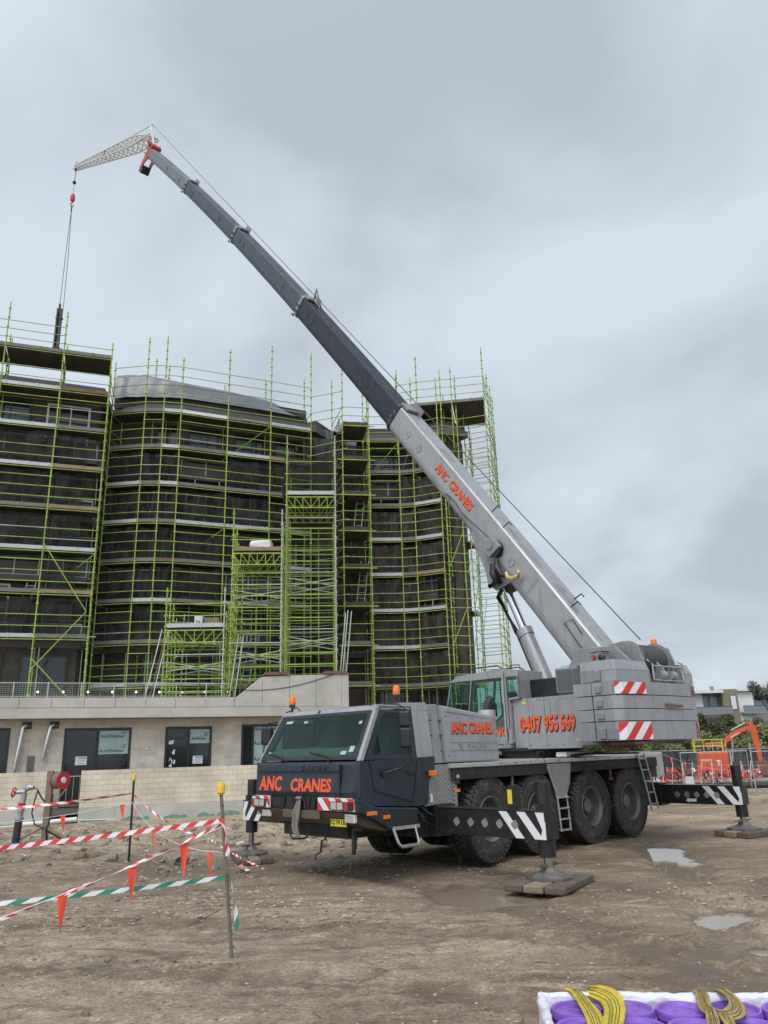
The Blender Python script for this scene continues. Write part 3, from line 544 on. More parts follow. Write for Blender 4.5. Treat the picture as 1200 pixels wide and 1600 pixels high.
q = MB(); pod_box(q, -1.58, -1.50, bk-.04, bk+.01, 2.12, 2.2); pod_box(q, 1.86, 1.95, bk-.04, bk+.01, 2.14, 2.22); bp_('outlet_box', q, 'white')
# low garden walls in front
for (a, b, z1, z1b) in ((-14, -1.50, 1.47, 1.47), (-.36, 9.6, 1.47, 1.47)):
    g = thing('block_wall', 'cream block garden wall left of the sliding door' if a < -5 else 'long cream block garden wall right of the door opening', 'wall', tuple(pp((a+b)/2, 0, .2)))
    q = MB(); pod_box(q, a, b, -.02, .17, .22, z1); bp_('masonry', q, 'gblock', g)
    q = MB(); pod_box(q, a, b, -.06, .21, -.5, .215); bp_('footing', q, 'concrete', g)
    q = MB()
    x_ = max(a, -6)
    while x_ < min(b, 7.5):
        w_ = random.uniform(.4, 1.3); h_ = random.uniform(.04, .16)
        poly = [(x_, -.45), (x_+w_, -.45), (x_+w_*.93, -.22+random.uniform(0, h_)), (x_+w_*.7, -.22+random.uniform(0, h_)), (x_+w_*.4, -.2+h_), (x_+w_*.1, -.24+random.uniform(0, h_))]
        q.prism(poly, O+Vector((PN[0], PN[1], 0))*.062, AX, (0, 0, 1), Vector((PN[0], PN[1], 0))*.02); x_ += w_*random.uniform(.9, 1.4)
    bp_('membrane', q, 'teal', g)
# balustrade at the door
g = thing('balustrade', 'small light steel balustrade in front of the sliding door', 'railing', tuple(pp(-.9, .3, .3)))
q = MB(); q.cyl(pp(-1.48, .3, 1.28), pp(-.34, .3, 1.28), .02); q.cyl(pp(-1.48, .3, .40), pp(-.34, .3, .40), .018); bp_('rail', q, 'steel', g)
for k in range(6):
    q = MB(); q.cyl(pp(-1.46+k*.215, .3, .4), pp(-1.46+k*.215, .3, 1.28), .011, n=6); bp_('baluster', q, 'steel', g)
q = MB(); pod_box(q, -1.5, -.36, -.02, 1.2, .0, .20); pod_box(q, -1.5, -.36, -.05, .0, .28, .36, 1); bp_('door_step', q, ['concrete_dark', 'rust'])
# timber packers on top of raised wall
for (a, b, z) in ((6.25, 7.28, 4.905), (8.75, 9.78, 4.965)):
    q = MB(); pod_box(q, a, b, -.05, .5, z, z+.07); pod_box(q, a+.06, b-.05, -.02, .45, z+.072, z+.13)
    tag(q.build('timber_packer', 'rust', bevel=.01), 'reddish timber packer at the %s of the raised concrete wall' % ('sloping end' if a < 7 else 'right end'), 'timber', 'timber packers on the raised wall')
# handrail with mesh on the podium edge
g = thing('podium_railing', 'low galvanised railing with wire mesh along the podium edge', 'railing', tuple(pp(-2, .35, 4.03)))
for k in range(12):
    q = MB(); s_ = -5.2+k*1.15
    if s_ > 4.9: break
    q.cyl(pp(s_, .35, 3.66), pp(s_, .35, 4.62), .024, n=6); bp_('post', q, 'galv', g)
q = MB(); q.cyl(pp(-12, .35, 4.58), pp(4.9, .35, 4.58), .018, n=6); q.cyl(pp(-12, .35, 4.1), pp(4.9, .35, 4.1), .014, n=6); bp_('rail', q, 'galv', g)
q = MB(); 
for k in range(140):
    s_ = -9+k*.09
    if s_ > 1.6: break
    q.cyl(pp(s_, .36, 4.05), pp(s_, .36, 4.56), .004, n=3, cap=False)
for k in range(7): q.cyl(pp(-9, .36, 4.08+k*.075), pp(1.6, .36, 4.08+k*.075), .004, n=3, cap=False)
bp_('wire_infill', q, 'galv', g)
q = MB(); pts = []
for i in range(30):
    t = i/29; s_ = 4.6+t*4.6; pts.append(pp(s_, -.02, 4.35+.62*t-.28*sin(pi*t)+.0))
q.tube(pts, .012, 5); tag(q.build('power_cable', 'black'), 'black cable sagging across the face of the raised concrete wall', 'cable')

# upper storeys
wall = [(-22, 32.9), (-14.4, 36.0), (-14.9, 38.5), (-12.2, 38.1), (-10.7, 38.4), (-8.4, 39.4), (-4.2, 41.4), (-3.2, 43.2), (-.8, 43.0), (1.4, 43.2), (3.0, 42.5), (3.9, 42.3), (4.6, 42.9), (4.9, 44.0), (4.9, 49), (-22, 49)]
mb = MB(); n_ = len(wall)
mb.add([(x, y, 3.66) for x, y in wall]+[(x, y, 19.6) for x, y in wall], [(i, (i+1) % n_, (i+1) % n_+n_, i+n_) for i in range(n_)]+[tuple(range(n_, 2*n_))])
bp_('upper_wall', mb, 'bwall')
mb = MB()
low = wall[7:]
mb.add([(x, y, -.6) for x, y in low]+[(x, y, 3.66) for x, y in low], [(i, i+1, i+1+len(low), i+len(low)) for i in range(len(low)-1)])
bp_('lower_wall', mb, 'bwall')
def off(path, d):   # push an open path outwards (towards the viewer)
    r = []
    for i, p in enumerate(path):
        a = Vector(path[max(i-1, 0)]); b = Vector(path[min(i+1, len(path)-1)]); t = (b-a).normalized(); r.append((p[0]+t.y*d, p[1]-t.x*d))
    return r
def band(mb, path, d0, d1, z0, z1, mi=0):
    A = off(path, d0); B = off(path, d1); n = len(path)
    vs = [(x, y, z0) for x, y in A]+[(x, y, z0) for x, y in B]+[(x, y, z1) for x, y in A]+[(x, y, z1) for x, y in B]
    fs = []
    for i in range(n-1): fs += [(i, i+1, n+i+1, n+i), (2*n+i, 3*n+i, 3*n+i+1, 2*n+i+1), (n+i, n+i+1, 3*n+i+1, 3*n+i), (i, 2*n+i, 2*n+i+1, i+1)]
    fs += [(0, n, 3*n, 2*n), (n-1, 3*n-1, 4*n-1, 2*n-1)]
    mb.add(vs, fs, mi)
front = wall[:11]
for z in (6.75, 9.75, 12.75, 15.75):
    mb = MB(); band(mb, front, -.1, .42, z, z+.28); bp_('floor_slab', mb, 'concrete_dark')
    mb = MB(); band(mb, front, .36, .41, z+.29, z+.32); band(mb, front, .36, .41, z+1.02, z+1.1)
    mb2 = MB(); band(mb2, front, .30, .345, z+.29, z+.95); bp_('balcony_upstand', mb2, 'concrete_dark'); bp_('balcony_rail', mb, 'concrete_dark' if z > 14 else 'steel')
mb = MB(); band(mb, wall[:13], -.4, .75, 19.35, 19.75); bp_('roof_edge', mb, 'roof')
mb = MB(); band(mb, wall[6:13], -.3, .5, 19.76, 20.2); bp_('roof_upstand', mb, 'bwall')
mb = MB(); band(mb, [(-14.3, 37.9), (-12.4, 37.9), (-10.7, 38.1), (-8.4, 39.1), (-4.4, 41.1)], -.3, .15, 19.76, 20.75); bp_('roof_parapet', mb, 'net_solid')
for z in (6.75, 9.75, 12.75, 15.75):
    mb = MB(); A_ = off(front, .38)
    for (xa, ya), (xb, yb) in zip(A_, A_[1:]):
        k = max(1, int(math.hypot(xb-xa, yb-ya)/1.0))
        for i in range(k): f = i/k; mb.box(xa+(xb-xa)*f-.03, xa+(xb-xa)*f+.03, ya+(yb-ya)*f-.03, ya+(yb-ya)*f+.03, z+.28, z+1.05)
    tag(bp_('balcony_post', mb, 'steel'), kind='stuff')
    mb = MB()
    for (xa, ya), (xb, yb) in zip(A_, A_[1:]):
        for f in (.3, .8): x_, y_ = xa+(xb-xa)*f, ya+(yb-ya)*f; mb.cyl((x_, y_-.1, z-2.6), (x_, y_-.1, z-.02), .03, n=6)
    tag(bp_('floor_prop', mb, 'galv'), kind='stuff')
# windows of the upper storeys on the wall runs
segs = [((-22, 32.9), (-14.4, 36.0), 3), ((-12.2, 38.1), (-10.7, 38.4), 1), ((-10.7, 38.4), (-8.4, 39.4), 1), ((-8.4, 39.4), (-4.2, 41.4), 2), ((-.8, 43.0), (1.4, 43.2), 1), ((1.4, 43.2), (3.0, 42.5), 1)]
for z in (4.0, 7.2, 10.2, 13.2, 16.4):
    for (a, b, k) in segs:
        a_ = Vector((*a, 0)); b_ = Vector((*b, 0)); t = (b_-a_).normalized(); nn = Vector((t.y, -t.x, 0)); L = (b_-a_).length/k
        for i in range(k):
            c = a_+t*L*(i+.5)+Vector((0, 0, z+1.25)); w = min(L*.38, 1.0)
            f = MB(); g = MB()
            for sx in (-1, 1): f.obox(c+t*sx*(w-.04)+nn*.03, t*.05, nn*.05, Vector((0, 0, 1.2)))
            for sz in (-1, 1): f.obox(c+Vector((0, 0, sz*1.15))+nn*.03, t*(w-.09), nn*.048, Vector((0, 0, .05)))
            f.obox(c+nn*.03+t*.1, t*.03, nn*.045, Vector((0, 0, 1.1)))
            g.obox(c+nn*.015, t*(w-.05), nn*.012, Vector((0, 0, 1.12)))
            fo = bp_('window', f, 'white' if (i+int(z)) % 5 == 3 else 'winframe'); bp_('pane', g, 'winglass', fo)
# plastic sheeting over the middle roof
def sheet(u, v):
    path = [(-14.3, 37.6), (-12.6, 37.6), (-10.6, 37.9), (-8.3, 38.9), (-6.2, 39.9), (-4.3, 41.0)]
    t = u*(len(path)-1); i = min(int(t), len(path)-2); f = t-i
    x = path[i][0]*(1-f)+path[i+1][0]*f; y = path[i][1]*(1-f)+path[i+1][1]*f
    top = [21.8, 21.7, 21.3, 21.2, 21.0, 20.2]; tp = top[i]*(1-f)+top[i+1]*f
    if u > .93: tp -= (u-.93)*6
    w = noise.noise(Vector((u*14, v*2, 0)))*.10
    if v < .7: return Vector((x+w, y-.1+w+.4*v, 20.25+(tp-20.25)*(v/.7)))
    return Vector((x, y+.2+(v-.7)/.3*2.6, tp+.12*sin((v-.7)/.3*pi)+w))
mb = MB(); mb.grid(sheet, 60, 12)
tag(mb.build('plastic_sheeting', 'plasticsheet', fix=False), 'translucent grey plastic sheeting draped over the roof edge above the top deck', 'sheeting')
def sheet2(u, v):
    x = -3.9+u*2.4; y = 41.6+u*.6; w = noise.noise(Vector((u*6, v*3, 4)))*.1
    pk = 21.2*(1-abs(u-.55)*.75/1)
    return Vector((x+w, y+v*1.4, 19.8+(pk-19.8)*sin(pi*min(v*1.0, .5))+w))
mb = MB(); mb.grid(sheet2, 16, 10)
tag(mb.build('plastic_sheeting', 'plasticsheet', fix=False), 'small peaked piece of grey plastic sheeting over the roof recess', 'sheeting')

# ------------------------------------------------------------ scaffolding
class Parts:
    """collects pieces of one kind; the first `cap` become parts of their own, the rest one stuff part"""
    def __init__(s, root): s.root = root; s.d = {}
    def new(s, name, mats):
        q = MB(); s.d.setdefault((name, tuple(mats) if isinstance(mats, list) else mats), []).append(q); return q
    def flush(s, cap=100):
        cnt = {}
        for (name, mats), lst in s.d.items():
            m_ = list(mats) if isinstance(mats, tuple) else mats; free = max(0, cap-cnt.get(name, 0))
            for q in lst[:free]: bp_(name, q, m_, s.root, fix=False)
            cnt[name] = cnt.get(name, 0)+min(free, len(lst))
            if len(lst) > free:
                q = MB()
                for r in lst[free:]:
                    o = len(q.v); q.v += r.v; q.f += [[i+o for i in f] for f in r.f]; q.m += r.m; q.sm += r.sm
                tag(bp_(name+'_row', q, m_, s.root, fix=False), kind='stuff')
R_ = .031
def brace(P, a, b, m='green'): ledger(P, a, b, m, .024, 'brace')
def standard(P, x, y, z0, z1, lean=0, m='green'):
    q = P.new('standard', m); q.cyl((x, y, z0), (x+lean, y, z1), R_, n=6)
    z = (math.ceil((z0-.05)/.5))*.5+.05
    while z < z1-.1:
        a = x+lean*(z-z0)/(z1-z0); q.cyl((a, y, z-.035), (a, y, z+.035), .072, .05, n=4, smooth=False); z += .5
def ledger(P, a, b, m='green', r=.021, name='ledger', ext=0):
    a = Vector(a); b = Vector(b); d = (b-a).normalized(); q = P.new(name, m); q.cyl(a-d*ext, b+d*ext, r, n=5)
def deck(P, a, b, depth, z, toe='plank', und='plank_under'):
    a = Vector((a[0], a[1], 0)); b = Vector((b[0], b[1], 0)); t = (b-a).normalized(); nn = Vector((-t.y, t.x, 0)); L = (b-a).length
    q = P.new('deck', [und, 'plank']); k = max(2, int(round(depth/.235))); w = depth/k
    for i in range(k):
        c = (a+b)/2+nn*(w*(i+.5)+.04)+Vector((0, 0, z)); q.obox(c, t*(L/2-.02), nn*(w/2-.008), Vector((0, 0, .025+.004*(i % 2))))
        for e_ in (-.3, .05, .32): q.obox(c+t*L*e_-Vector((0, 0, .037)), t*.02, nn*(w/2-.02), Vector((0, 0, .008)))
    q = P.new('toe_board', toe); c = (a+b)/2+nn*.02+Vector((0, 0, z+.07)); q.obox(c, t*(L/2-.03), nn*.014, Vector((0, 0, .085)))
    for e_ in (-.42, .1, .44): q.obox(c+t*L*e_-nn*.02, t*.03, nn*.012, Vector((0, 0, .10)))
def netp(P, a, b, z0, z1, inset=.12, m='net', amp=.15):
    a = Vector((a[0], a[1], 0)); b = Vector((b[0], b[1], 0)); t = (b-a).normalized(); nn = Vector((-t.y, t.x, 0)); sd_ = random.random()*50
    def fn(u, v):
        w = noise.noise(Vector((u*5+sd_, v*2.5, sd_)))*amp*1.6+noise.noise(Vector((u*14, v*7, sd_)))*amp*.5
        return a.lerp(b, u)+nn*(inset+w+.06)+Vector((0, 0, z0+(z1-z0)*v-(.10*sin(pi*u)*random.uniform(.8, 1) if v > .99 else 0)))
    q = P.new('shade_cloth', m); q.grid(fn, 14, 9)
label_short = False
def run(P, path, levels, base, tops, depth=1.25, net=None, toes=None, inner=True, rails=True, endcap=True, netcol='net', skipdeck=()):
    """a run of scaffold bays along path (list of xy), decks at levels"""
    n = len(path); ins = off(path, -depth)
    for i, (x, y) in enumerate(path):
        standard(P, x, y, base, tops[i])
        if inner: standard(P, ins[i][0], ins[i][1], base, tops[i]-random.choice((.6, 1.1, 1.6)))
    for i in range(n-1):
        a, b = path[i], path[i+1]; c, d = ins[i], ins[i+1]
        for z in levels:
            if (i, z) in skipdeck: continue
            ledger(P, (*a, z-.10), (*b, z-.10)); 
            deck(P, a, b, depth-.1, z, (toes or {}).get((i, z), random.choice(('plank', 'plank', 'plank', 'plankgalv', 'timberplank'))))
            for h in (.5, 1.0): ledger(P, (*a, z+h), (*b, z+h), random.choice(('green', 'green', 'green', 'green', 'galv')), ext=.08)
            if z+1.5 < min(tops[i], tops[i+1]) and random.random() < .6: ledger(P, (*a, z+1.5), (*b, z+1.5))
            if inner:
                ledger(P, (*c, z-.10), (*d, z-.10))
                for h in (.45, .95): ledger(P, (*c, z+h), (*d, z+h), 'green') if random.random() < .7 else None
                if random.random() < .12: brace(P, (*c, z), (*b, z+1.9))
                if random.random() < .3: ledger(P, (a[0]+random.uniform(.2, .8), a[1]+.3, z+.06), (b[0]+random.uniform(-.6, .5), b[1]+.25, z+.07), random.choice(('galv', 'timberplank', 'green')), .026)
            if net and z in net and (i, z) not in net.get('skip', ()): random.random() < .9 and netp(P, a, (Vector(a).lerp(Vector(b), .66).to_tuple() if (label_short and i == n-2) else b), z+.1, z+random.choice((1.8, 1.86, 1.75, 1.6)), m=netcol)
    for i in range(n):
        for z in levels:
            if inner: ledger(P, (*path[i], z-.10), (*ins[i], z-.10), name='transom')
            if inner and i in (0, n-1) and endcap:
                for h in (.5, 1.0): ledger(P, (*path[i], z+h), (*ins[i], z+h), name='transom')
LV = [7.05, 9.05, 11.05, 13.05, 15.05, 17.05, 19.05]
netlv = {7.05: 1, 9.05: 1, 11.05: 1, 13.05: 1, 15.05: 1}
random.seed(5)
# left wing
sc = thing('scaffold', 'tall green scaffold across the left wing of the building, topped by the highest walkway', 'scaffold', (-16, 33.7, 4.03), 0, 'scaffold runs around the building')
P = Parts(sc); LW = [(-20.6, 32.1), (-18.0, 33.05), (-15.55, 33.95), (-13.45, 34.7)]
tn = {(0, 15.05): 'plankgalv', (1, 17.05): 'plankgalv', (1, 15.05): 'plankgalv', (2, 15.05): 'timberplank', (1, 13.05): 'plank', (1, 11.05): 'plankgalv', (1, 7.05): 'plankgalv', (1, 19.05): 'plankgalv', (2, 19.05): 'rust'}
label_short = True; run(P, LW, LV, 4.03, [22.9, 23.4, 23.3, 21.9], 1.25, netlv, tn)
label_short = False
for i in range(3): deck(P, LW[i], LW[i+1], 1.9, 21.05, 'plank'); [ledger(P, (*LW[i], 21.05+h), (*LW[i+1], 21.05+h)) for h in (-.1, .45, .9, 1.35) if i < 2 or h < .6]
inL = off(LW, -1.9)
for x, y in inL[:3]: standard(P, x, y, 19.0, 22.4)
for i in range(2):
    for h in (-.1, .5, 1.0): ledger(P, (*inL[i], 21.05+h), (*inL[i+1], 21.05+h))
for (za, zb) in ((5.2, 7.0), (11.0, 8.9), (7.9, 9.5)): pass
def brace2(P, a, b, m='green'): ledger(P, a, b, m, .024, 'brace')
brace(P, (-15.5, 33.83, 11.3), (-13.55, 34.5, 8.2)); brace(P, (-15.5, 33.83, 5.6), (-13.55, 34.5, 8.2)) ; brace(P, (-15.5, 33.83, 6.1), (-13.7, 34.5, 4.1))
# return to the middle
rt = [(-13.45, 34.7), (-14.05, 36.9)]
for z in LV:
    for h in (-.1, .5, 1.0): ledger(P, (*rt[0], z+h), (*rt[1], z+h), ext=.1)
P.flush()
# middle run
sc = thing('scaffold', 'green scaffold curving round the middle of the building under the plastic sheeting', 'scaffold', (-9, 37.8, 4.03), 0, 'scaffold runs around the building')
P = Parts(sc); MD = [(-14.05, 36.9), (-12.25, 36.68), (-11.3, 36.75), (-10.45, 36.97), (-8.2, 38.0), (-6.05, 38.92), (-3.95, 39.9)]
nm = dict(netlv); nm['skip'] = [(4, 7.05), (3, 7.05), (4, 9.05), (5, 9.05), (5, 11.05)]
tn = {(3, 19.05): 'white', (2, 9.05): 'plankgalv', (1, 9.05): 'plankgalv', (2, 11.05): 'rust', (2, 5.05): 'plankgalv', (4, 19.05): 'plank'}
run(P, MD, [5.05]+LV, 4.03, [22.0, 23.3, 23.4, 22.2, 23.2, 23.9, 23.9], 1.2, nm, tn)
for i in range(6):
    for h in (1.5, 2.05, 2.6): ledger(P, (*MD[i], 19.05+h), (*MD[i+1], 19.05+h))
P.flush()
# recess bay
sc = thing('scaffold', 'narrow green scaffold bay in the recess between middle and right wing', 'scaffold', (-1.4, 39.2, 0), 0, 'scaffold runs around the building')
P = Parts(sc); RC = [(-2.15, 39.05), (-.72, 39.3)]; RB = [(-2.9, 41.6), (-1.1, 41.9)]
for (x, y), t_ in zip(RC+RB, (22.6, 21.6, 23.0, 22.4)): standard(P, x, y, .1, t_)
for z in [5.05]+LV:
    a, b = RC; ledger(P, (*a, z-.1), (*b, z-.1), r=.035, ext=.3); deck(P, a, b, 2.4, z-.02, 'plank' if z in (7.05, 5.05) else 'plank_under')
    for h in (.5, 1.0): ledger(P, (*a, z+h), (*b, z+h)); ledger(P, (*RC[0], z+h), (*RB[0], z+h)); ledger(P, (*RC[1], z+h), (*RB[1], z+h)) if z > 13 else None
    ledger(P, (*RC[0], z-.1), (*RB[0], z-.1), name='transom'); ledger(P, (*RC[1], z-.1), (*RB[1], z-.1), name='transom')
    q = P.new('bracket', 'green'); c = Vector((a[0]-.02, a[1]-.03, z-.12)); q.tube([c+Vector((-.42, 0, 0)), c+Vector((-.40, 0, -.28)), c+Vector((-.25, 0, -.45)), c+Vector((0, 0, -.5))], .014, 5)
    if z < 19 and z > 6: netp(P, (-2.7, 41.3), (-1.0, 41.7), z+.1, z+1.85, m='netbrown')
ledger(P, (-3.95, 39.9, 20.1), (-2.15, 39.05, 20.0)); ledger(P, (-3.95, 39.9, 19.6), (-2.15, 39.05, 19.5)); ledger(P, (-3.95, 39.9, 21.1), (-2.15, 39.05, 21.0))
for z in (5.05, 7.05, 9.05, 11.05, 13.05, 15.05, 17.05): netp(P, (-4.1, 40.2), (-2.5, 40.9), z+.05, z+1.95, m='netbrown'); netp(P, (-4.1, 40.1), (-3.95, 39.95), z+.05, z+1.9)
for z in (7.55, 9.55, 11.55, 13.55, 17.55): ledger(P, (-3.9, 39.9, z), (-2.15, 39.05, z), 'galv', ext=.3); ledger(P, (-3.9, 39.9, z+.5), (-2.15, 39.05, z+.5))
P.flush()
# right wing
sc = thing('scaffold', 'green scaffold with brown shade cloth across the right wing beside the crane boom', 'scaffold', (1.5, 41.5, 0), 0, 'scaffold runs around the building')
P = Parts(sc); RW = [(-.85, 41.55), (.95, 41.7), (1.75, 41.55), (3.2, 40.9)]
tn = {(0, 13.05): 'plankgalv', (2, 13.05): 'plankgalv', (0, 9.05): 'plankgalv', (0, 7.05): 'plankgalv', (1, 9.05): 'plankgalv', (0, 11.05): 'plankgalv'}
nr = dict(netlv); nr[5.05] = 0; nr = {k: v for k, v in nr.items() if v}; nr[5.06] = 1
run(P, RW, [5.05]+LV, .1, [22.4, 23.6, 23.0, 22.6], 1.2, nr, tn, netcol='netbrown')
for i in range(3): netp(P, RW[i], RW[i+1], 5.2, 6.85, m='netbrown')
P.flush()
# right end tower with the projecting top deck
sc = thing('scaffold', 'rightmost green scaffold with the wide projecting top deck and open bays against the sky', 'scaffold', (4.6, 41, 0), 0, 'scaffold runs around the building')
P = Parts(sc); RE = [(3.45, 40.85), (4.35, 41.2), (5.95, 40.7)]; SD = [(6.35, 42.0), (6.75, 43.6), (7.1, 45.2)]
for (x, y), t_ in zip(RE, (23.1, 22.9, 24.4)): standard(P, x, y, .1, t_)
for (x, y) in SD: standard(P, x, y, .1, 23.3)
for (x, y) in ((4.9, 42.6), (5.4, 44.3), (5.7, 46.0)): standard(P, x, y, .1, 21)
z = 3.05
while z < 20.6:
    for a, b in ((RE[0], RE[1]), (RE[1], RE[2]), (RE[2], SD[0]), (SD[0], SD[1]), (SD[1], SD[2])):
        for h in (0, .5, 1.0): 
            if h == .5 and b == RE[2] and z < 9: continue
            ledger(P, (*a, z+h), (*b, z+h), r=.023)
    for a, b in (((4.9, 42.6), (6.35, 42.0)), ((5.4, 44.3), (6.75, 43.6)), ((5.7, 46.0), (7.1, 45.2)), ((4.9, 42.6), (5.4, 44.3)), ((5.4, 44.3), (5.7, 46.0))): ledger(P, (*a, z-.02), (*b, z-.02), name='transom'); ledger(P, (*a, z+.98), (*b, z+.98), name='transom')
    if int(z) % 4 == 1: deck(P, (4.9, 42.6), (5.4, 44.3), 1.1, z+.06, 'green')
    z += 2.0
TD = [(.9, 41.75), (2.1, 41.3), (4.1, 41.0), (5.95, 40.7)]
for i in range(3):
    deck(P, TD[i], TD[i+1], 3.6 if i else 2.4, 21.05, 'plank')
    for h in (.5, 1.0, 1.5): ledger(P, (*TD[i], 21.05+h), (*TD[i+1], 21.05+h), ext=.06)
for x, y in TD[:3]: standard(P, x, y, 18.2, 23.3)
standard(P, 2.1, 41.25, 18.2, 24.2)
ledger(P, (*TD[3], 21.6), (6.8, 44.2, 21.6)); ledger(P, (*TD[3], 22.1), (6.8, 44.2, 22.1)); ledger(P, (*TD[3], 22.6), (6.8, 44.2, 22.6))
for k in range(7): brace(P, (3.45+.02*k, 40.9, 5+k*2.1), (4.3, 41.2, 6.9+k*2.1)) if k % 2 else brace(P, (4.9, 42.6, 5+k*2.1), (5.4, 44.2, 6.9+k*2.1))
brace(P, (2.3, 42.0, 17.3), (4.9, 42.6, 20.9)); brace(P, (3.3, 41.6, 16.4), (5.2, 43.5, 20.9))
for k in range(8): netp(P, (3.45, 41.1), (4.5, 42.6), 3.2+k*2, 5.1+k*2, .25, 'netbrown', .1); netp(P, (4.5, 42.6), (4.95, 44.4), 3.2+k*2, 5.1+k*2, .05, 'netbrown', .1)
P.flush()

# loading towers standing on the podium in front of the facade
def tower(x0, y0, x1, y1, dep, zb, zd, label, deckm, extra=2.4):
    sc = thing('scaffold', label, 'scaffold', ((x0+x1)/2, (y0+y1)/2+dep/2, zb), 0, 'loading towers in front of the facade')
    P = Parts(sc); t = Vector((x1-x0, y1-y0, 0)).normalized(); nn = Vector((-t.y, t.x, 0)); A = Vector((x0, y0, 0)); B = Vector((x1, y1, 0))
    rows = [0, .8, 1.6, 2.4, dep]; 
    for k, d in enumerate(rows):
        for e_, c in enumerate((A, B)):
            p = c+nn*d; standard(P, p.x, p.y, zb, zd+(extra if d == 0 else extra-random.choice((.4, .9, .2))), 0, 'galv' if (d == 0 and e_ == 1) else 'green')
    mids = [A.lerp(B, .33)+nn*dep, A.lerp(B, .66)+nn*dep]
    for p in mids: standard(P, p.x, p.y, zb, zd)
    z = zb+.35; k = 0
    up = Vector((0, 0, 1))
    while z < zd-.75:
        ledger(P, A+up*z, B+up*z, 'galv' if k % 5 == 3 else 'green', .023, ext=.06)
        if k % 2 == 0: ledger(P, A+nn*.8+up*z, B+nn*.8+up*z)
        ledger(P, A+nn*dep+up*(z+.1), B+nn*dep+up*(z+.1))
        if k % 2: ledger(P, A+nn*2.4+up*(z+.22), B+nn*2.4+up*(z+.22), 'galv' if k % 3 == 0 else 'green')
        for c in (A, B):
            ledger(P, c+up*(z+.05), c+nn*dep+up*(z+.05), name='transom')
        z += .5; k += 1
    z = zb+1.2
    while z < zd-1.6:
        for d in (.4, 2.0): brace(P, A+nn*d+up*z, B+nn*d+up*(z+.35), 'galv'); brace(P, B+nn*d+up*z, A+nn*d+up*(z+.4), 'galv')
        z += 2.6
    for c in (A, B):
        brace(P, c+up*(zb+.5)+nn*.05, c+nn*dep+up*(zb+3)); brace(P, c+up*(zb+3)+nn*dep, c+up*(min(zd-1, zb+5.5)))
    # lattice beams under the deck
    for d in (0, 1.3, 2.4):
        q = P.new('lattice_beam', 'green'); a = A+nn*d; b = B+nn*d
        q.cyl(a+up*(zd-.12), b+up*(zd-.12), .032, n=6); q.cyl(a+up*(zd-.62), b+up*(zd-.62), .028, n=6)
        pts = 6
        for i in range(pts+1):
            c = a.lerp(b, i/pts); q.cyl(c+up*(zd-.62), c+up*(zd-.12), .018, n=5)
            if i < pts:
                c2 = a.lerp(b, (i+1)/pts); (q.cyl(c+up*(zd-.12), c2+up*(zd-.62), .016, n=5) if i < pts/2 else q.cyl(c+up*(zd-.62), c2+up*(zd-.12), .016, n=5))
    deck(P, A, B, dep, zd+.03, deckm)
    if zd > 9 and extra > 2.5:
        netp(P, A, B, zd+.1, zd+1.9, .06)
    for h in (.5, 1.0)+((1.6,) if extra > 2.5 else ()):
        ledger(P, A+up*(zd+h), B+up*(zd+h), ext=.1); ledger(P, A+up*(zd+h), A+nn*dep+up*(zd+h)); ledger(P, B+up*(zd+h), B+nn*dep+up*(zd+h))
    return P, A, B, t, nn
P, A, B, t, nn = tower(-9.25, 32.15, -6.85, 32.35, 4.3, 4.03, 7.0, 'lowest green loading tower, its deck holding cartons', 'plankgalv', 1.7); P.flush()
P, A, B, t, nn = tower(-6.62, 32.6, -4.52, 32.8, 5.0, 4.5, 10.35, 'middle height green loading tower carrying the white wrapped pallet', 'timberplank', 1.9)
P.flush()
P, A, B, t, nn = tower(-4.38, 33.15, -2.2, 33.35, 5.3, 5.10, 13.05, 'tallest green loading tower, its top deck screened with shade cloth', 'plankgalv', 2.9)
for k in range(4): netp(P, A+nn*(k*1.1), A+nn*(k*1.1+1.1), 13.1, 14.9, .02)
P.flush()
# things on the decks
cr_n = random.Random(17)
for k, (x, y, z, a_) in enumerate(((-16.8, 34.1, 15.08, .35), (-14.6, 34.9, 11.08, .35), (-9.6, 37.9, 13.08, .4), (-11.4, 37.3, 9.08, 0), (-5.2, 39.8, 15.08, .4), (.2, 42.1, 11.08, 0), (2.3, 41.8, 7.08, -.4), (-15.8, 34.6, 19.08, .35), (.4, 42.1, 15.08, 0))):
    o_ = MB(); n_ = cr_n.randint(3, 6)
    for j in range(n_): L_ = cr_n.uniform(.5, .8); o_.obox((cr_n.uniform(-.05, .05), cr_n.uniform(-.1, .1), .04+j*.055), (L_, cr_n.uniform(-.04, .04), 0), (0, .09, 0), (0, 0, .022))
    o_ = o_.build('plank_stack', ('timberplank', 'galv', 'timber')[k % 3]); o_.location = (x, y, z); o_.rotation_euler = (0, 0, a_)
    tag(o_, 'short stack of spare boards lying on a scaffold deck', 'planks', 'board stacks on the scaffold decks')
for k, (xa, ya, z, lean) in enumerate(((-16.6, 34.3, 7.1, .5), (-7.2, 39.2, 5.1, .5), (-1.4, 40.3, 9.1, .3), (-1.5, 40.3, 13.1, .3), (4.9, 41.9, 7.1, .4), (4.8, 41.9, 11.1, .4))):
    t_ = thing('access_ladder', 'aluminium ladder climbing between two scaffold decks', 'ladder', (xa, ya, z), 0, 'ladders inside the scaffold')
    for s_ in (-.2, .2): q = MB(); q.cyl((s_, 0, 0), (s_+lean, .1, 2.5), .025, n=6); q.build('stile', 'galv', t_)
    for j in range(8): q = MB(); f_ = (j+.5)/8; q.cyl((-.2+lean*f_, .1*f_, 2.5*f_), (.2+lean*f_, .1*f_, 2.5*f_), .014, n=5); q.build('rung', 'galv', t_)
q = MB()
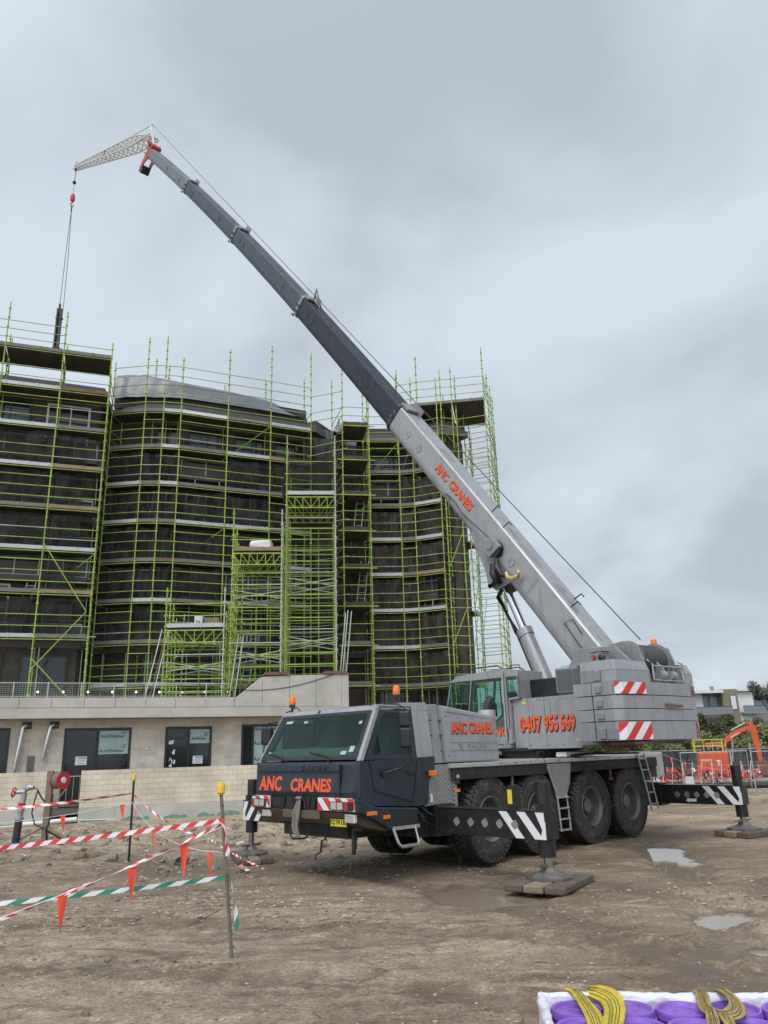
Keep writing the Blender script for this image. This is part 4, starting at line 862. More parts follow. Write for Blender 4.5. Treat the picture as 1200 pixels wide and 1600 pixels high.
def blob(u, v):
    a = 2*pi*u; r = 1.0; h = v
    x = (abs(cos(a))**.35)*(1 if cos(a) > 0 else -1)*.52*(1-.12*h); y = (abs(sin(a))**.35)*(1 if sin(a) > 0 else -1)*.42*(1-.12*h)
    w = noise.noise(Vector((x*3, y*3, h*3)))*.05
    return Vector((-5.55+x+w, 33.6+y+w, 10.42+.52*min(h*1.25, 1)+(.03 if h < 1 else 0))) if h < .98 else Vector((-5.55+x*.2, 33.6+y*.2, 10.97))
q.grid(blob, 28, 8); tag(q.build('wrapped_pallet', 'white'), 'white plastic wrapped pallet of materials on the middle loading tower deck', 'pallet')
for (x, y, w, h, l_, nm_) in ((-8.05, 33.0, .34, .5, 'printed white carton standing on the lowest loading deck, left of the brown one', 'white'), (-7.5, 33.1, .62, .42, 'long brown cardboard carton on the lowest loading deck', 'timberplank')):
    c = thing('carton', l_, 'carton', (x, y, 7.08)); q = MB(); q.box(-w/2, w/2, -.2, .2, 0, h); q.build('box_body', nm_, c, bevel=.01)
    q = MB(); q.box(-w/2, -.01, -.202, .202, h+.002, h+.012); q.box(.01, w/2, -.202, .202, h+.002, h+.012); q.build('flap', nm_, c)
    if nm_ == 'white': q = MB(); lettering(q, 'TAG', (-.11, -.203, .2), (1, 0, 0), (0, 0, 1), .2, .1, 0, .02); q.build('lettering', 'black_txt', c)
for k in range(6):
    q = MB(); x = -10.0+.16*k*(.4+random.random()); q.cyl((x, 32.3, 4.05), (x+.25, 33.4, 6.9+random.random()*1.2), .028, n=6)
    if k < 3: tag(q.build('loose_tube', 'rust' if k % 2 else 'galv'), 'loose scaffold tube leaning beside the lowest loading tower', 'scaffold tube', 'loose scaffold tubes leaning on the towers')
for (x, y, z) in ((-6.55, 32.45, 4.1), (-6.35, 32.5, 4.1), (-2.05, 33.3, 5.0), (-1.95, 33.35, 5.0), (-1.8, 33.4, 5.0)):
    q = MB(); q.cyl((x, y, z), (x+.25, y+.3, z+2.6+random.random()*.8), .028, n=6)
    tag(q.build('loose_tube', 'galv'), 'loose galvanised tube leaning against the %s loading tower' % ('middle' if x < -5 else 'tallest'), 'scaffold tube', 'loose scaffold tubes leaning on the towers')
# site lights strung behind the podium edge
q = thing('festoon_lights', 'string of small lit bulbs along the podium floor behind the railing', 'lights', tuple(pp(2, 3, 4.3)))
M['bulb'] = mat('bulb', (.9, .8, .5)); b_ = M['bulb'].node_tree.nodes['Principled BSDF']; b_.inputs['Emission Color'].default_value = (1, .8, .45, 1); b_.inputs['Emission Strength'].default_value = 2.5
mb = MB(); mb.tube([pp(-3+i*.5, 3.6, 4.62-.06*(i % 2)) for i in range(22)], .008, 4); bp_('cable', mb, 'black', q)
for i in range(10): mb = MB(); c = pp(-2.2+i*.95, 3.6, 4.5); mb.lathe([(0, -.05), (.04, -.03), (.045, 0), (.03, .03), (0, .05)], c, (0, 0, 1), 8); bp_('bulb', mb, 'bulb', q)

# ------------------------------------------------------------ mobile crane (X forward, Y its left side, Z up)
CAZ = radians(45.7); CRZ = atan2(-cos(CAZ), -sin(CAZ))
crane = thing('mobile_crane', 'grey four axle mobile crane with dark blue cab, boom raised over the building', 'crane', (.69, 15.08, 0), CRZ)
def cp(name, mb, mats, parent=crane, **k): o = mb.build(name, mats, None, **k); o.parent = parent; return o
SLX = -3.6; A2 = radians(130.4)-CRZ
def ST(p): p = Vector(p); return Vector((SLX+p.x*cos(A2)-p.y*sin(A2), p.x*sin(A2)+p.y*cos(A2), p.z))
def SMB(): return MB(ST)
X_, Y_, Z_ = Vector((1, 0, 0)), Vector((0, 1, 0)), Vector((0, 0, 1))
# chassis
mb = MB(); mb.box(-6.1, 1.7, -.45, .45, .78, 1.36); mb.box(-6.05, -5.3, -1.1, 1.1, .95, 1.36); mb.box(.75, 1.5, -1.15, 1.15, .55, 1.05); mb.box(-6.0, -5.6, -1.2, 1.2, .6, 1.05)
mb.box(1.5, 2.7, -.8, .8, .62, .95)
for x in (0, -1.53, -3.33, -4.85): mb.cyl((x, -.95, .70), (x, .95, .70), .13, n=12); mb.box(x-.25, x+.25, -.3, .3, .5, .95); [mb.cyl((x+.25, s_*.62, .72), (x+.3, s_*.62, 1.35), .08) for s_ in (-1, 1)]
for k in range(14): x = random.uniform(-.4, 1.6); mb.tube([(x, .5, 1.2), (x+.1, .9, random.uniform(.7, 1.1)), (x+random.uniform(-.4, .4), 1.1, 1.25)], .018, 5)
cp('chassis', mb, 'frame', bevel=.015)
mb = MB(); mb.box(-6.14, .90, -1.375, 1.375, 1.575, 1.65); cp('deck', mb, 'alu', bevel=.012)
mb = MB(); mb.box(-6.1, .86, 1.30, 1.355, 1.385, 1.572); mb.box(-6.1, .86, -1.355, -1.30, 1.385, 1.572); mb.box(-6.1, -.2, -1.29, 1.29, 1.40, 1.57)
mb.box(-6.3, -6.15, -.9, .9, 1.15, 1.7); cp('skirt', mb, 'frame', bevel=.01)
mb = MB()
for x in (-.76, -2.45, -4.1):
    for s_ in (1,): mb.box(x-.015, x+.015, s_*1.31, s_*1.345, 1.22, 1.38); mb.cyl((x-.05, s_*1.33, 1.2), (x+.05, s_*1.33, 1.2), .03, n=8)
cp('hook_eye', mb, 'rust')
# checker plate body panel by the front outrigger
mb = MB(); mb.box(.80, 1.50, 1.16, 1.30, 1.02, 1.64); mb.box(.74, .80, 1.1, 1.33, .98, 1.60); cp('step_panel', mb, 'checker', bevel=.01)
mb = MB(); mb.box(.745, .76, 1.331, 1.35, 1.30, 1.52); mb.box(.755, .775, 1.332, 1.345, 1.30, 1.52); mb.box(.70, .80, 1.331, 1.36, 1.33, 1.50, 0); mb.box(.72, .78, 1.36, 1.372, 1.42, 1.47, 1); mb.box(.70, .80, 1.331, 1.355, 1.20, 1.25, 2); cp('side_lamp', mb, ['lamphouse', 'lens', 'amber'])
# wheels
def tyre_mesh():
    t = MB(); R, w = .685, .25
    prof = [(.36, -w*.80), (.37, -w*.95), (.46, -w*1.03), (.56, -w*1.03), (.635, -w*.96), (.655, -w*.82), (.662, 0), (.655, w*.82), (.635, w*.96), (.56, w*1.03), (.46, w*1.03), (.37, w*.95), (.36, w*.80)]
    t.lathe(prof, (0, 0, 0), Y_, 48)
    n = 44
    for k in range(n):      # tread blocks
        a = 2*pi*k/n
        for row, (y0, y1, da) in enumerate(((-.248, -.13, 0), (-.115, -.01, .5), (.01, .115, 0), (.13, .248, .5))):
            aa = a+da*2*pi/n; rr = .672; c = Vector((cos(aa)*rr, (y0+y1)/2, sin(aa)*rr)); rad = Vector((cos(aa), 0, sin(aa))); tan = Vector((-sin(aa), 0, cos(aa)))
            sk = Y_*(.9)+tan*(.25 if row < 2 else -.25); t.obox(c, tan*(.033+.003*((k*7+row) % 3)), sk.normalized()*abs(y1-y0)/2*.93, rad*.019)
        if k % 1 == 0:
            for s_ in (-1, 1): rad = Vector((cos(a), 0, sin(a))); tan = Vector((-sin(a), 0, cos(a))); t.obox(rad*.64+Y_*s_*.243, tan*.028, Y_*.012, rad*.035)
    return t
def rim_mesh():
    r = MB()
    prof = [(.365, .215), (.375, .235), (.36, .24), (.33, .19), (.32, .06), (.30, -.01), (.17, -.02), (.165, .04), (.14, .055), (.135, .14), (.10, .155), (0, .155)]
    r.lathe(prof, (0, 0, 0), Y_, 40)
    r.lathe([(.365, -.215), (.35, -.24), (.33, -.1), (.0, -.08)], (0, 0, 0), Y_, 24)
    for k in range(10): a = 2*pi*k/10; c = Vector((cos(a)*.235, -.01, sin(a)*.235)); r.cyl(c, c+Y_*.035, .021, .017, n=6)
    for k in range(8): a = 2*pi*k/8+.2; c = Vector((cos(a)*.105, .14, sin(a)*.105)); r.cyl(c, c+Y_*.02, .012, n=6)
    r.lathe([(.352, .238), (.362, .248), (.372, .240)], (0, 0, 0), Y_, 40)
    return r
w0_ = tyre_mesh().build('wheel', 'rubber', crane, fix=False); r0_ = rim_mesh().build('rim', 'rim', w0_)
first = True
for side_ in (1, -1):
    for i, x in enumerate((-.12, -1.53, -3.33, -4.85)):
        if first: wq = w0_; first = False
        else: wq = w0_.copy(); S.collection.objects.link(wq); rq = r0_.copy(); S.collection.objects.link(rq); rq.parent = wq
        wq.parent = crane; wq.location = (x, side_*1.07, .715 if side_ > 0 or True else .7)
        steer = [14, 7, 0, 0][i] if side_ < 0 else [3, 1.5, 0, 0][i]
        wq.rotation_euler = (0, random.uniform(0, 2), (0 if side_ > 0 else pi)+radians(steer))
# mudguards
mb = MB()
for x in (-3.33, -4.85, -1.53): mb.box(x-.55, x+.55, .75, 1.28, 1.41, 1.43)
cp('mudguard', mb, 'frame')
# front cab, lower half
def rings(prof, ws, dz=0):
    return [[Vector((x, y, z)) for x, z in prof] for y in ws]
low = [(2.96, 1.24), (2.98, 1.30), (2.93, 1.70), (2.90, 1.745), (1.25, 1.775), (1.27, 1.55), (1.40, 1.42), (1.45, 1.06), (1.66, 1.04), (2.62, 1.10), (2.90, 1.20)]
mb = MB(); mb.loft([[Vector((min(x, 2.90) if abs(y) > 1.24 else x, y, z)) for x, z in low] for y in (-1.32, -1.22, 1.22, 1.32)])
cp('cab_body', mb, 'navy', bevel=.02)
# bumper: side skirt wraps round the corner and drops to the step
mb = MB()
for s_ in (1,):
    mb.prism([(2.97, 1.03), (2.99, 1.235), (2.60, 1.085), (1.70, 1.02), (1.70, .74), (2.30, .74), (2.52, .86), (2.80, .98)], (0, s_*1.22, 0), X_, Z_, Y_*.12)
cp('bumper_side', mb, 'navy', bevel=.02); mb = MB()
mb.prism([(2.97, 1.03), (2.99, 1.235), (2.60, 1.085), (1.70, 1.02), (1.70, .74), (2.30, .74), (2.52, .86), (2.80, .98)], (0, -1.34, 0), X_, Z_, Y_*.12)
cp('bumper_side', mb, 'navy', bevel=.02)
mb = MB(); mb.box(1.74, 2.20, 1.341, 1.35, .80, 1.0); mb.box(1.70, 2.28, 1.345, 1.36, .735, .785, 1); cp('step_recess', mb, ['frame', 'alu'])
mb = MB(); mb.box(2.70, 2.93, -1.215, 1.215, 1.03, 1.235); cp('bumper', mb, 'frame', bevel=.01)
mb = MB(); mb.prism([(2.90, 1.025), (2.97, 1.02), (2.78, .83), (2.30, .72), (1.9, .72), (1.9, .80), (2.6, .95)], (0, -1.24, 0), X_, Z_, Y_*2.44); mb.box(2.93, 2.965, -.50, .44, .90, 1.03)
cp('bumper_valance', mb, 'bronze', bevel=.015)
mb = MB(); mb.box(2.931, 2.95, -.50, .44, 1.035, 1.232); 
for k in range(6): y = -.44+k*.16; mb.cyl((2.955, y, 1.22), (2.955, y+random.uniform(-.05, .05), 1.05), .018, n=6)
mb.box(2.95, 2.975, -.2, .05, 1.18, 1.23); cp('radiator_recess', mb, 'black')
def hazard(mb, o, xd, yd, w, h, n, a=0, b=1, slant=1.0, lift=.0, w0=0):
    """diagonal stripes clipped into a w x h rectangle"""
    xd = Vector(xd).normalized(); yd = Vector(yd).normalized(); nd = xd.cross(yd); o = Vector(o)+nd*lift
    def clip(poly, axis, lim, keep_less):
        r = []
        for i in range(len(poly)):
            p, q = poly[i], poly[(i+1) % len(poly)]; pi_ = (p[axis] <= lim) == keep_less or p[axis] == lim; qi = (q[axis] <= lim) == keep_less or q[axis] == lim
            if pi_: r.append(p)
            if pi_ != qi:
                t = (lim-p[axis])/(q[axis]-p[axis]); r.append((p[0]+(q[0]-p[0])*t, p[1]+(q[1]-p[1])*t))
        return r
    sw = w/n
    mb.add([o, o+xd*w, o+xd*w+yd*h, o+yd*h], [(0, 1, 2, 3)], b)
    k = -int(abs(slant)*h/sw)-2
    while k < n+int(abs(slant)*h/sw)+2:
        if k % 2 == 0:
            x0 = (k+w0)*sw; poly = [(x0, 0), (x0+sw, 0), (x0+sw+slant*h, h), (x0+slant*h, h)]
            for ax_, l_, kl in ((0, 0, False), (0, w, True)):
                poly = clip(poly, ax_, l_, kl)
                if len(poly) < 3: break
            if len(poly) >= 3: mb.add([o+xd*p[0]+yd*p[1]+nd*.002 for p in poly], [tuple(range(len(poly)))], a)
        k += 1
for (y0, y1, sl_) in ((-1.32, -.83, -1), (.43, 1.28, -1)):
    mb = MB(); mb.box(2.955, 2.985, y0, y1, 1.04, 1.225); cp('hazard_panel', mb, 'white')
    mb = MB(); hazard(mb, (2.987, y0 if True else 0, 1.045), Y_, Z_, y1-y0, .175, 6 if y1 > 0 else 4, slant=sl_); q_ = cp('hazard_stripes', mb, ['rsign', 'wsign'], fix=False)
for (y0, y1) in ((-1.30, -.92), (.74, 1.25)):
    mb = MB(); mb.box(2.975, 3.012, y0, y1, 1.05, 1.175); h_ = cp('headlight', mb, 'lamphouse', bevel=.01)
    mb = MB(); s_ = 1 if y0 > 0 else -1; inner_ = [(.03, .155), (.175, .30)]
    for (a, b) in inner_: y_a, y_b = ((y0+a, y0+b) if y0 > 0 else (y1-b, y1-a)); mb.box(3.008, 3.018, y_a, y_b, 1.062, 1.162)
    cp('lens', mb, 'lens', h_, bevel=.01)
    mb = MB(); (mb.box(3.008, 3.017, y0+.33, y0+.42, 1.06, 1.165) if y0 > 0 else mb.box(3.008, 3.017, y0+.01, y0+.075, 1.06, 1.165)); cp('indicator', mb, 'red', h_)
for (y0, z0) in ((-1.08, .90), (1.02, .88)):
    mb = MB(); mb.box(2.90, 2.955, y0, y0+.22, z0, z0+.12); f_ = cp('fog_light', mb, 'white', bevel=.01); mb = MB(); mb.box(2.953, 2.96, y0+.02, y0+.20, z0+.015, z0+.105); cp('lens', mb, 'lens', f_)
mb = MB(); mb.box(2.86, 2.885, .60, 1.00, .80, .93, 0); mb.box(2.884, 2.887, .62, .98, .815, .915, 1); lettering(mb, 'CJ 74 US', (2.888, .63, .825), Y_, Z_, .34, .08, 0, .02, ref=0); cp('number_plate', mb, ['black', 'platey'])
mb = MB()
for (x, z, w) in ((2.70, 1.0, .10), (2.40, .93, .07)): mb.box(x-w, x+w, 1.341, 1.36, z-.025, z+.03)
mb.box(1.30, 1.44, 1.345, 1.40, 1.48, 1.56); cp('side_indicator', mb, 'amber', bevel=.006)
# lettering on the cab front and seam lines
mb = MB(); mb.box(2.955, 2.972, -1.20, .95, 1.60, 1.612); mb.box(2.94, 2.985, .945, .957, 1.25, 1.70); cp('seam', mb, 'black')
mb = MB()
for (t_, y0, w_, h_, z0) in (('ANC', -1.14, .62, .235, 1.30), ('CRANES', -.28, 1.02, .20, 1.30)):
    lettering(mb, t_, (2.976, y0+.012, z0-.012), (0, 1, 0), (-.12, 0, 1), w_, h_, 1, .05, ref=.035)
    lettering(mb, t_, (2.981, y0, z0), (0, 1, 0), (-.12, 0, 1), w_, h_, 0, .035)
lettering(mb, 'FAUN', (2.962, -.05, 1.60), (0, 1, 0), (-.13, 0, 1), .62, .085, 2, .02)
cp('lettering', mb, ['orange_txt', 'black_txt', 'navy'])
# door
mb = MB()
dpts = [(2.72, 1.735), (2.62, 1.30), (1.80, 1.10), (1.66, 1.735)]
for a, b in zip(dpts, dpts[1:]): mb.bar((a[0], 1.322, a[1]), (b[0], 1.322, b[1]), .012, .010)
cp('door_seam', mb, 'black')
door = MB(); door.prism([(2.70, 1.735), (2.61, 1.32), (1.82, 1.12), (1.68, 1.735)], (0, 1.316, 0), X_, Z_, Y_*.012)
door_o = cp('cab_door', door, 'navy', bevel=.004)
mb = MB(); mb.box(1.72, 1.90, 1.33, 1.36, 1.52, 1.57); mb.cyl((2.44, 1.33, 1.56), (2.44, 1.37, 1.56), .06, n=14); cp('handle', mb, 'black', door_o, bevel=.005)
mb = MB(); mb.tube([(2.28, 1.36, .76), (2.24, 1.42, .56), (2.18, 1.44, .50), (1.86, 1.44, .50), (1.80, 1.42, .54), (1.80, 1.36, .76)], .022, 8); mb.box(1.84, 2.20, 1.40, 1.47, .50, .525)
cp('step', mb, 'steel')
# cab upper half
def W2(z, w=1.30): return w-.10*(z-1.74)/.86
mb = MB()
yr = W2(2.52)
mb.loft([[Vector((x, y*(W2(z)-.004)/W2(z)*1.0 if False else y*W2(z), z)) for x, z in ((2.46, 2.50), (2.40, 2.575), (2.0, 2.62), (1.30, 2.64), (1.27, 2.60), (1.27, 2.50), (2.0, 2.53), (2.40, 2.48))] for y in (-1, -.95, .95, 1)])
cp('cab_roof', mb, 'silver', bevel=.015)
mb = MB(); mb.box(1.27, 1.32, -1.18, 1.18, 1.78, 2.50); cp('cab_rear_wall', mb, 'silver_dark')
for s_ in (-1, 1):
    mb = MB(); mb.loft([[Vector((x, s_*W2(z), z)) for x, z in ((1.27, 1.78), (1.68, 1.76), (1.68, 2.515), (1.27, 2.515))], [Vector((x, s_*(W2(z)-.05), z)) for x, z in ((1.27, 1.78), (1.68, 1.76), (1.68, 2.515), (1.27, 2.515))]]); cp('side_pillar', mb, 'silver', bevel=.008)
    mb = MB(); mb.loft([[Vector((2.895-dx_, s_*(W2(1.75)-dy_), 1.752)) for dx_, dy_ in ((0, .08), (0, .0), (.10, 0), (.10, .08))], [Vector((2.455-dx_, s_*(W2(2.52)-dy_), 2.52)) for dx_, dy_ in ((0, .08), (0, .0), (.10, 0), (.10, .08))]]); cp('windscreen_pillar', mb, 'silver', bevel=.015)
mb = MB(); mb.box(1.33, 2.80, -1.2, 1.2, 1.776, 1.80); cp('cab_floor', mb, 'seatgrey')
mb = MB(); mb.prism([(2.84, 1.80), (2.84, 1.86), (2.55, 1.96), (2.42, 1.92), (2.42, 1.80)], (0, -1.18, 0), X_, Z_, Y_*2.36); cp('dashboard', mb, 'seatgrey', bevel=.02)
for y in (-.72, .62):
    mb = MB(); mb.box(1.72, 2.15, y-.25, y+.25, 1.80, 1.98); mb.loft([[Vector((1.72, y-.25, 1.98)), Vector((1.86, y-.25, 1.98)), Vector((1.86, y+.25, 1.98)), Vector((1.72, y+.25, 1.98))], [Vector((1.56, y-.22, 2.42)), Vector((1.66, y-.22, 2.42)), Vector((1.66, y+.22, 2.42)), Vector((1.56, y+.22, 2.42))]]); cp('seat', mb, 'seatgrey', bevel=.03)
mb = MB(); sc_ = Vector((2.36, -.72, 2.02)); a1 = Vector((.5, 0, .86)); a2_ = Vector((.86, 0, -.5)); mb.tube([sc_+Y_*.2*cos(2*pi*k/20)+a2_.normalized()*-.2*sin(2*pi*k/20)*-1 for k in range(21)], .016, 6); mb.cyl(sc_, sc_+Vector((.2, 0, -.15)), .03); mb.cyl(sc_-Y_*.2, sc_+Y_*.2, .015); cp('steering_wheel', mb, 'black')
# windscreen (black surround + tinted glass, proud of the front face)
fn_ = Vector((.77, 0, .435)).normalized(); fu = Vector((-.435, 0, .77)).normalized()
def fpt(y, h, l): return Vector((2.895, 0, 1.75))+Y_*y+fu*h+fn_*l
mb = MB()
def quad(mb, pts, n, mi=0): mb.add(list(pts)+[Vector(p)+n for p in pts], [(0, 1, 2, 3), (7, 6, 5, 4), (0, 4, 5, 1), (1, 5, 6, 2), (2, 6, 7, 3), (3, 7, 4, 0)], mi)

fr_ = [(-1.23, .015), (1.23, .015), (1.15, .86), (-1.15, .86)]; fi_ = [(-1.17, .065), (1.17, .065), (1.09, .80), (-1.09, .80)]
for k in range(4): kk = (k+1) % 4; quad(mb, [fpt(*fr_[k], .004), fpt(*fr_[kk], .004), fpt(*fi_[kk], .004), fpt(*fi_[k], .004)], fn_*.010)
ws = cp('windscreen', mb, 'black', bevel=.004)
mb = MB(); quad(mb, [fpt(-1.19, .05, .007), fpt(1.19, .05, .007), fpt(1.11, .82, .007), fpt(-1.11, .82, .007)], fn_*.004); cp('glass', mb, 'cabglass', ws)
mb = MB()
for (y, h, w_, hh) in ((-.95, .70, .18, .05), (-.45, .69, .10, .04), (.82, .10, .13, .06), (1.0, .14, .10, .10), (.98, .62, .07, .05), (-1.08, .12, .07, .05)): quad(mb, [fpt(y, h, .0185), fpt(y+w_, h, .0185), fpt(y+w_, h+hh, .0185), fpt(y, h+hh, .0185)], fn_*.001)
cp('windscreen_sticker', mb, 'film', ws)
for (y0, y1) in ((-.60, -.92), (.62, .25)):
    mb = MB(); mb.tube([fpt(y0, -.02, .03), fpt(y0-.02, .05, .035), fpt(y1, .13, .03)], .012, 5); mb.bar(fpt(y1-.22, .15, .022), fpt(y1+.25, .07, .022), .012, .02); cp('wiper', mb, 'black')
# side window
sn = Vector((0, 1, .116)).normalized()
def sq(mb, pts, l, th, mi=0): quad(mb, [Vector((x, W2(z)+l, z)) for x, z in pts], Y_*th, mi)
for sg_ in (1, -1):
    def sq2(mb, pts, l, th): quad(mb, [Vector((x, sg_*(W2(z)+l), z)) for x, z in pts], Y_*th*sg_)
    o4 = [(2.76, 1.76), (1.67, 1.76), (1.67, 2.51), (2.36, 2.51)]; i4 = [(2.62, 1.83), (1.75, 1.83), (1.75, 2.46), (2.30, 2.46)]
    mb = MB()
    for k in range(4): kk = (k+1) % 4; sq2(mb, [o4[k], o4[kk], i4[kk], i4[k]], -.018, .022)
    sw_ = cp('side_window', mb, 'navy' if sg_ > 0 else 'black'); mb = MB(); sq2(mb, [(2.66, 1.80), (1.72, 1.80), (1.72, 2.48), (2.33, 2.48)], -.012, .004); cp('glass', mb, 'cabglass', sw_)
mb = MB()
for a, b in (((2.70, 1.76), (2.36, 2.55)), ((2.36, 2.55), (1.67, 2.56)), ((1.67, 2.56), (1.66, 1.76))): mb.bar((a[0], W2(a[1])+.003, a[1]), (b[0], W2(b[1])+.003, b[1]), .012, .012)
cp('door_frame_seam', mb, 'black')
# mirrors
mb = MB(); mb.tube([(2.30, 1.24, 2.60), (2.26, 1.50, 2.58), (2.20, 1.60, 2.52), (2.16, 1.62, 2.30)], .016, 6); mb.tube([(2.16, 1.62, 1.95), (2.14, 1.62, 1.72), (2.25, 1.50, 1.62), (2.44, 1.36, 1.56)], .016, 6); mr_ = cp('mirror', mb, 'black')
mb = MB(); mb.obox((2.20, 1.60, 2.35), (.045, .02, 0), (-.035, .08, 0), (0, 0, .12)); mb.obox((2.20, 1.60, 2.07), (.045, .02, 0), (-.035, .08, 0), (0, 0, .15)); cp('mirror_housing', mb, 'black', mr_, bevel=.03)
mb = MB(); mb.tube([(2.55, -1.22, 2.42), (2.62, -1.42, 2.40), (2.62, -1.46, 2.30), (2.68, -1.46, 1.9), (2.72, -1.32, 1.72)], .014, 6); mr_ = cp('mirror', mb, 'black')
mb = MB(); mb.obox((2.62, -1.43, 2.18), (.05, 0, 0), (-.03, .10, 0), (0, 0, .15)); cp('mirror_housing', mb, 'black', mr_, bevel=.03)
def beacon(x, y, z, parent=crane, xf=None, post=.10):
    mb = MB(xf); mb.cyl((x, y, z), (x, y, z+post), .02, n=8); mb.cyl((x, y, z+post), (x, y, z+post+.05), .055, n=14); b_ = cp('beacon', mb, 'black', parent)
    mb = MB(xf); mb.lathe([(.058, 0), (.062, .05), (.055, .12), (.03, .15), (0, .155)], (x, y, z+post+.05), Z_, 18); cp('beacon_lens', mb, 'amber', b_); return b_
beacon(1.75, .98, 2.60, post=.12); beacon(2.36, -1.05, 2.52, post=.14)
mb = MB(); mb.tube([(2.30, -.9, 2.60), (2.32, -.98, 2.66), (2.36, -1.05, 2.62), (2.38, -1.2, 2.58)], .012, 5); mb.cyl((1.3, 1.1, 2.62), (1.28, 1.1, 2.84), .006, n=5); mb.cyl((2.45, -.2, 2.52), (2.42, -.2, 2.56), .02); mb.cyl((2.36, 1.0, 2.58), (2.36, 1.0, 2.62), .02); cp('roof_aerial', mb, 'black')
# tow ropes, hooks below the bumper
mb = MB()
for k in range(4):
    y = -.13+k*.045; mb.tube([(2.985+.01*(k % 2), -.03+k*.01, 1.20), (3.01, y-.01, 1.0), (3.0, y-.05-.03*(k % 2), .80), (2.97, y-.06, .69-.02*k)], .024, 7)
mb.lathe([(.0, 0), (.055, .0), (.05, .03), (0, .035)], (3.0, -.02, 1.20), Z_, 12); cp('tow_sling', mb, 'sling')
mb = MB()
mb.tube([(2.80, -.50, .80), (2.84, -.44, .62), (2.86, -.36, .58), (2.86, -.05, .60), (2.84, .02, .66), (2.80, .02, .78)], .017, 6)
cp('tow_bar', mb, 'frame'); mb = MB(); mb.tube([(2.75, .36, .74), (2.78, .36, .60), (2.80, .30, .58), (2.82, .30, .42), (2.86, .22, .38), (2.86, .22, .30)], .018, 6); cp('coupling_lever', mb, 'frame'); mb = MB(); mb.box(2.74, 2.80, 1.0, 1.05, .50, .80); mb.box(2.74, 2.80, 1.05, 1.18, .76, .80)
mb.box(2.72, 2.76, .95, 1.0, .42, .66)
cp('underrun_bar', mb, 'frame')
# engine cover behind the cab
mb = MB(); mb.loft([[Vector(p) for p in r] for r in ([(1.24, -1.2, 1.66), (1.24, 1.2, 1.66), (1.24, 1.12, 2.61), (1.24, -1.12, 2.61)], [(.98, -1.24, 1.66), (.98, 1.26, 1.66), (.98, 1.16, 2.62), (.98, -1.14, 2.62)])]); cp('bulkhead', mb, 'silver_dark', bevel=.015)
mb = MB(); mb.loft([[Vector(p) for p in r] for r in ([(.96, -1.28, 1.665), (.96, 1.30, 1.665), (.96, 1.24, 2.60), (.96, -1.22, 2.60)], [(-.46, -1.28, 1.665), (-.46, 1.30, 1.665), (-.46, 1.27, 2.43), (-.46, -1.25, 2.43)])])
ec = cp('engine_cover', mb, 'silver', bevel=.03)
def ecp(x, z, l): t = (z-1.665)/.85; return Vector((x, 1.30-.045*t+l, z))
mb = MB()
for a, b in (((.85, 2.50), (-.50, 2.36)), ((.80, 1.86), (-.50, 1.84)), ((.80, 1.99), (-.50, 1.965))): mb.bar(ecp(*a, .003), ecp(*b, .003), .01, .010)
for x, z in ((.86, 2.42), (-.5, 2.30), (.86, 1.78), (-.5, 1.76), (.18, 2.38)): mb.cyl(ecp(x, z, 0), ecp(x, z, .006), .012, n=6, mi=1)
lettering(mb, 'FAUN', ecp(.36, 1.875, .004), (-1, 0, -.02), (0, -.05, 1), .50, .085, 0, .02)
mb.prism([(0, 0), (.09, 0), (.05, .085), (-.03, .085), (.0, .06), (.03, .06)], ecp(.58, 1.88, .004), -X_, Z_, Y_*.004)
cp('pressed_trim', mb, ['grey_txt', 'black'], ec)
mb = MB()
for (t_, x0, w_) in (('ANC', .76, .40), ('CRANES', .30, .65)):
    lettering(mb, t_, ecp(x0-.012, 2.12, .005), (-1, 0, -.015), (0, -.05, 1), w_, .20, 1, .05, ref=.035, slant=-0.0); lettering(mb, t_, ecp(x0, 2.135, .009), (-1, 0, -.015), (0, -.05, 1), w_, .20, 0, .035)
cp('lettering', mb, ['orange_txt', 'black_txt'], ec)
# exhaust / guards on deck
mb = MB(); mb.cyl((-.75, .85, 1.66), (-.75, .85, 2.52), .09, n=14); mb.tube([(-.75, .85, 2.5), (-.78, .85, 2.66), (-.9, .85, 2.78)], .075, 10); cp('exhaust', mb, 'frame')
mb = MB(); mb.cyl((-.75, .85, 2.28), (-.75, .85, 2.56), .165, n=20, cap=False); cp('exhaust_guard', mb, 'alu')
mb = MB()
for k in range(9):
    x = -1.0-k*.5; mb = MB(); mb.box(x, x+.35, -.9+.1*(k % 3), -.6, 1.655, 1.72); cp('deck_cover', mb, 'frame')
mb = MB(); mb.tube([(-1.7, 1.25, 1.65), (-1.7, 1.25, 1.78), (-1.9, 1.25, 1.78), (-1.9, 1.25, 1.65)], .012, 5); cp('deck_handle', mb, 'frame'); mb = MB(); mb.tube([(-2.9, 1.2, 1.69), (-3.6, 1.28, 1.72), (-4.4, 1.15, 1.70), (-5, 1.25, 1.70)], .02, 6); cp('deck_hose', mb, 'frame')
mb = MB(); mb.box(-3.75, -2.75, .95, 1.2, 1.67, 1.76); cp('deck_board', mb, 'white', bevel=.01)
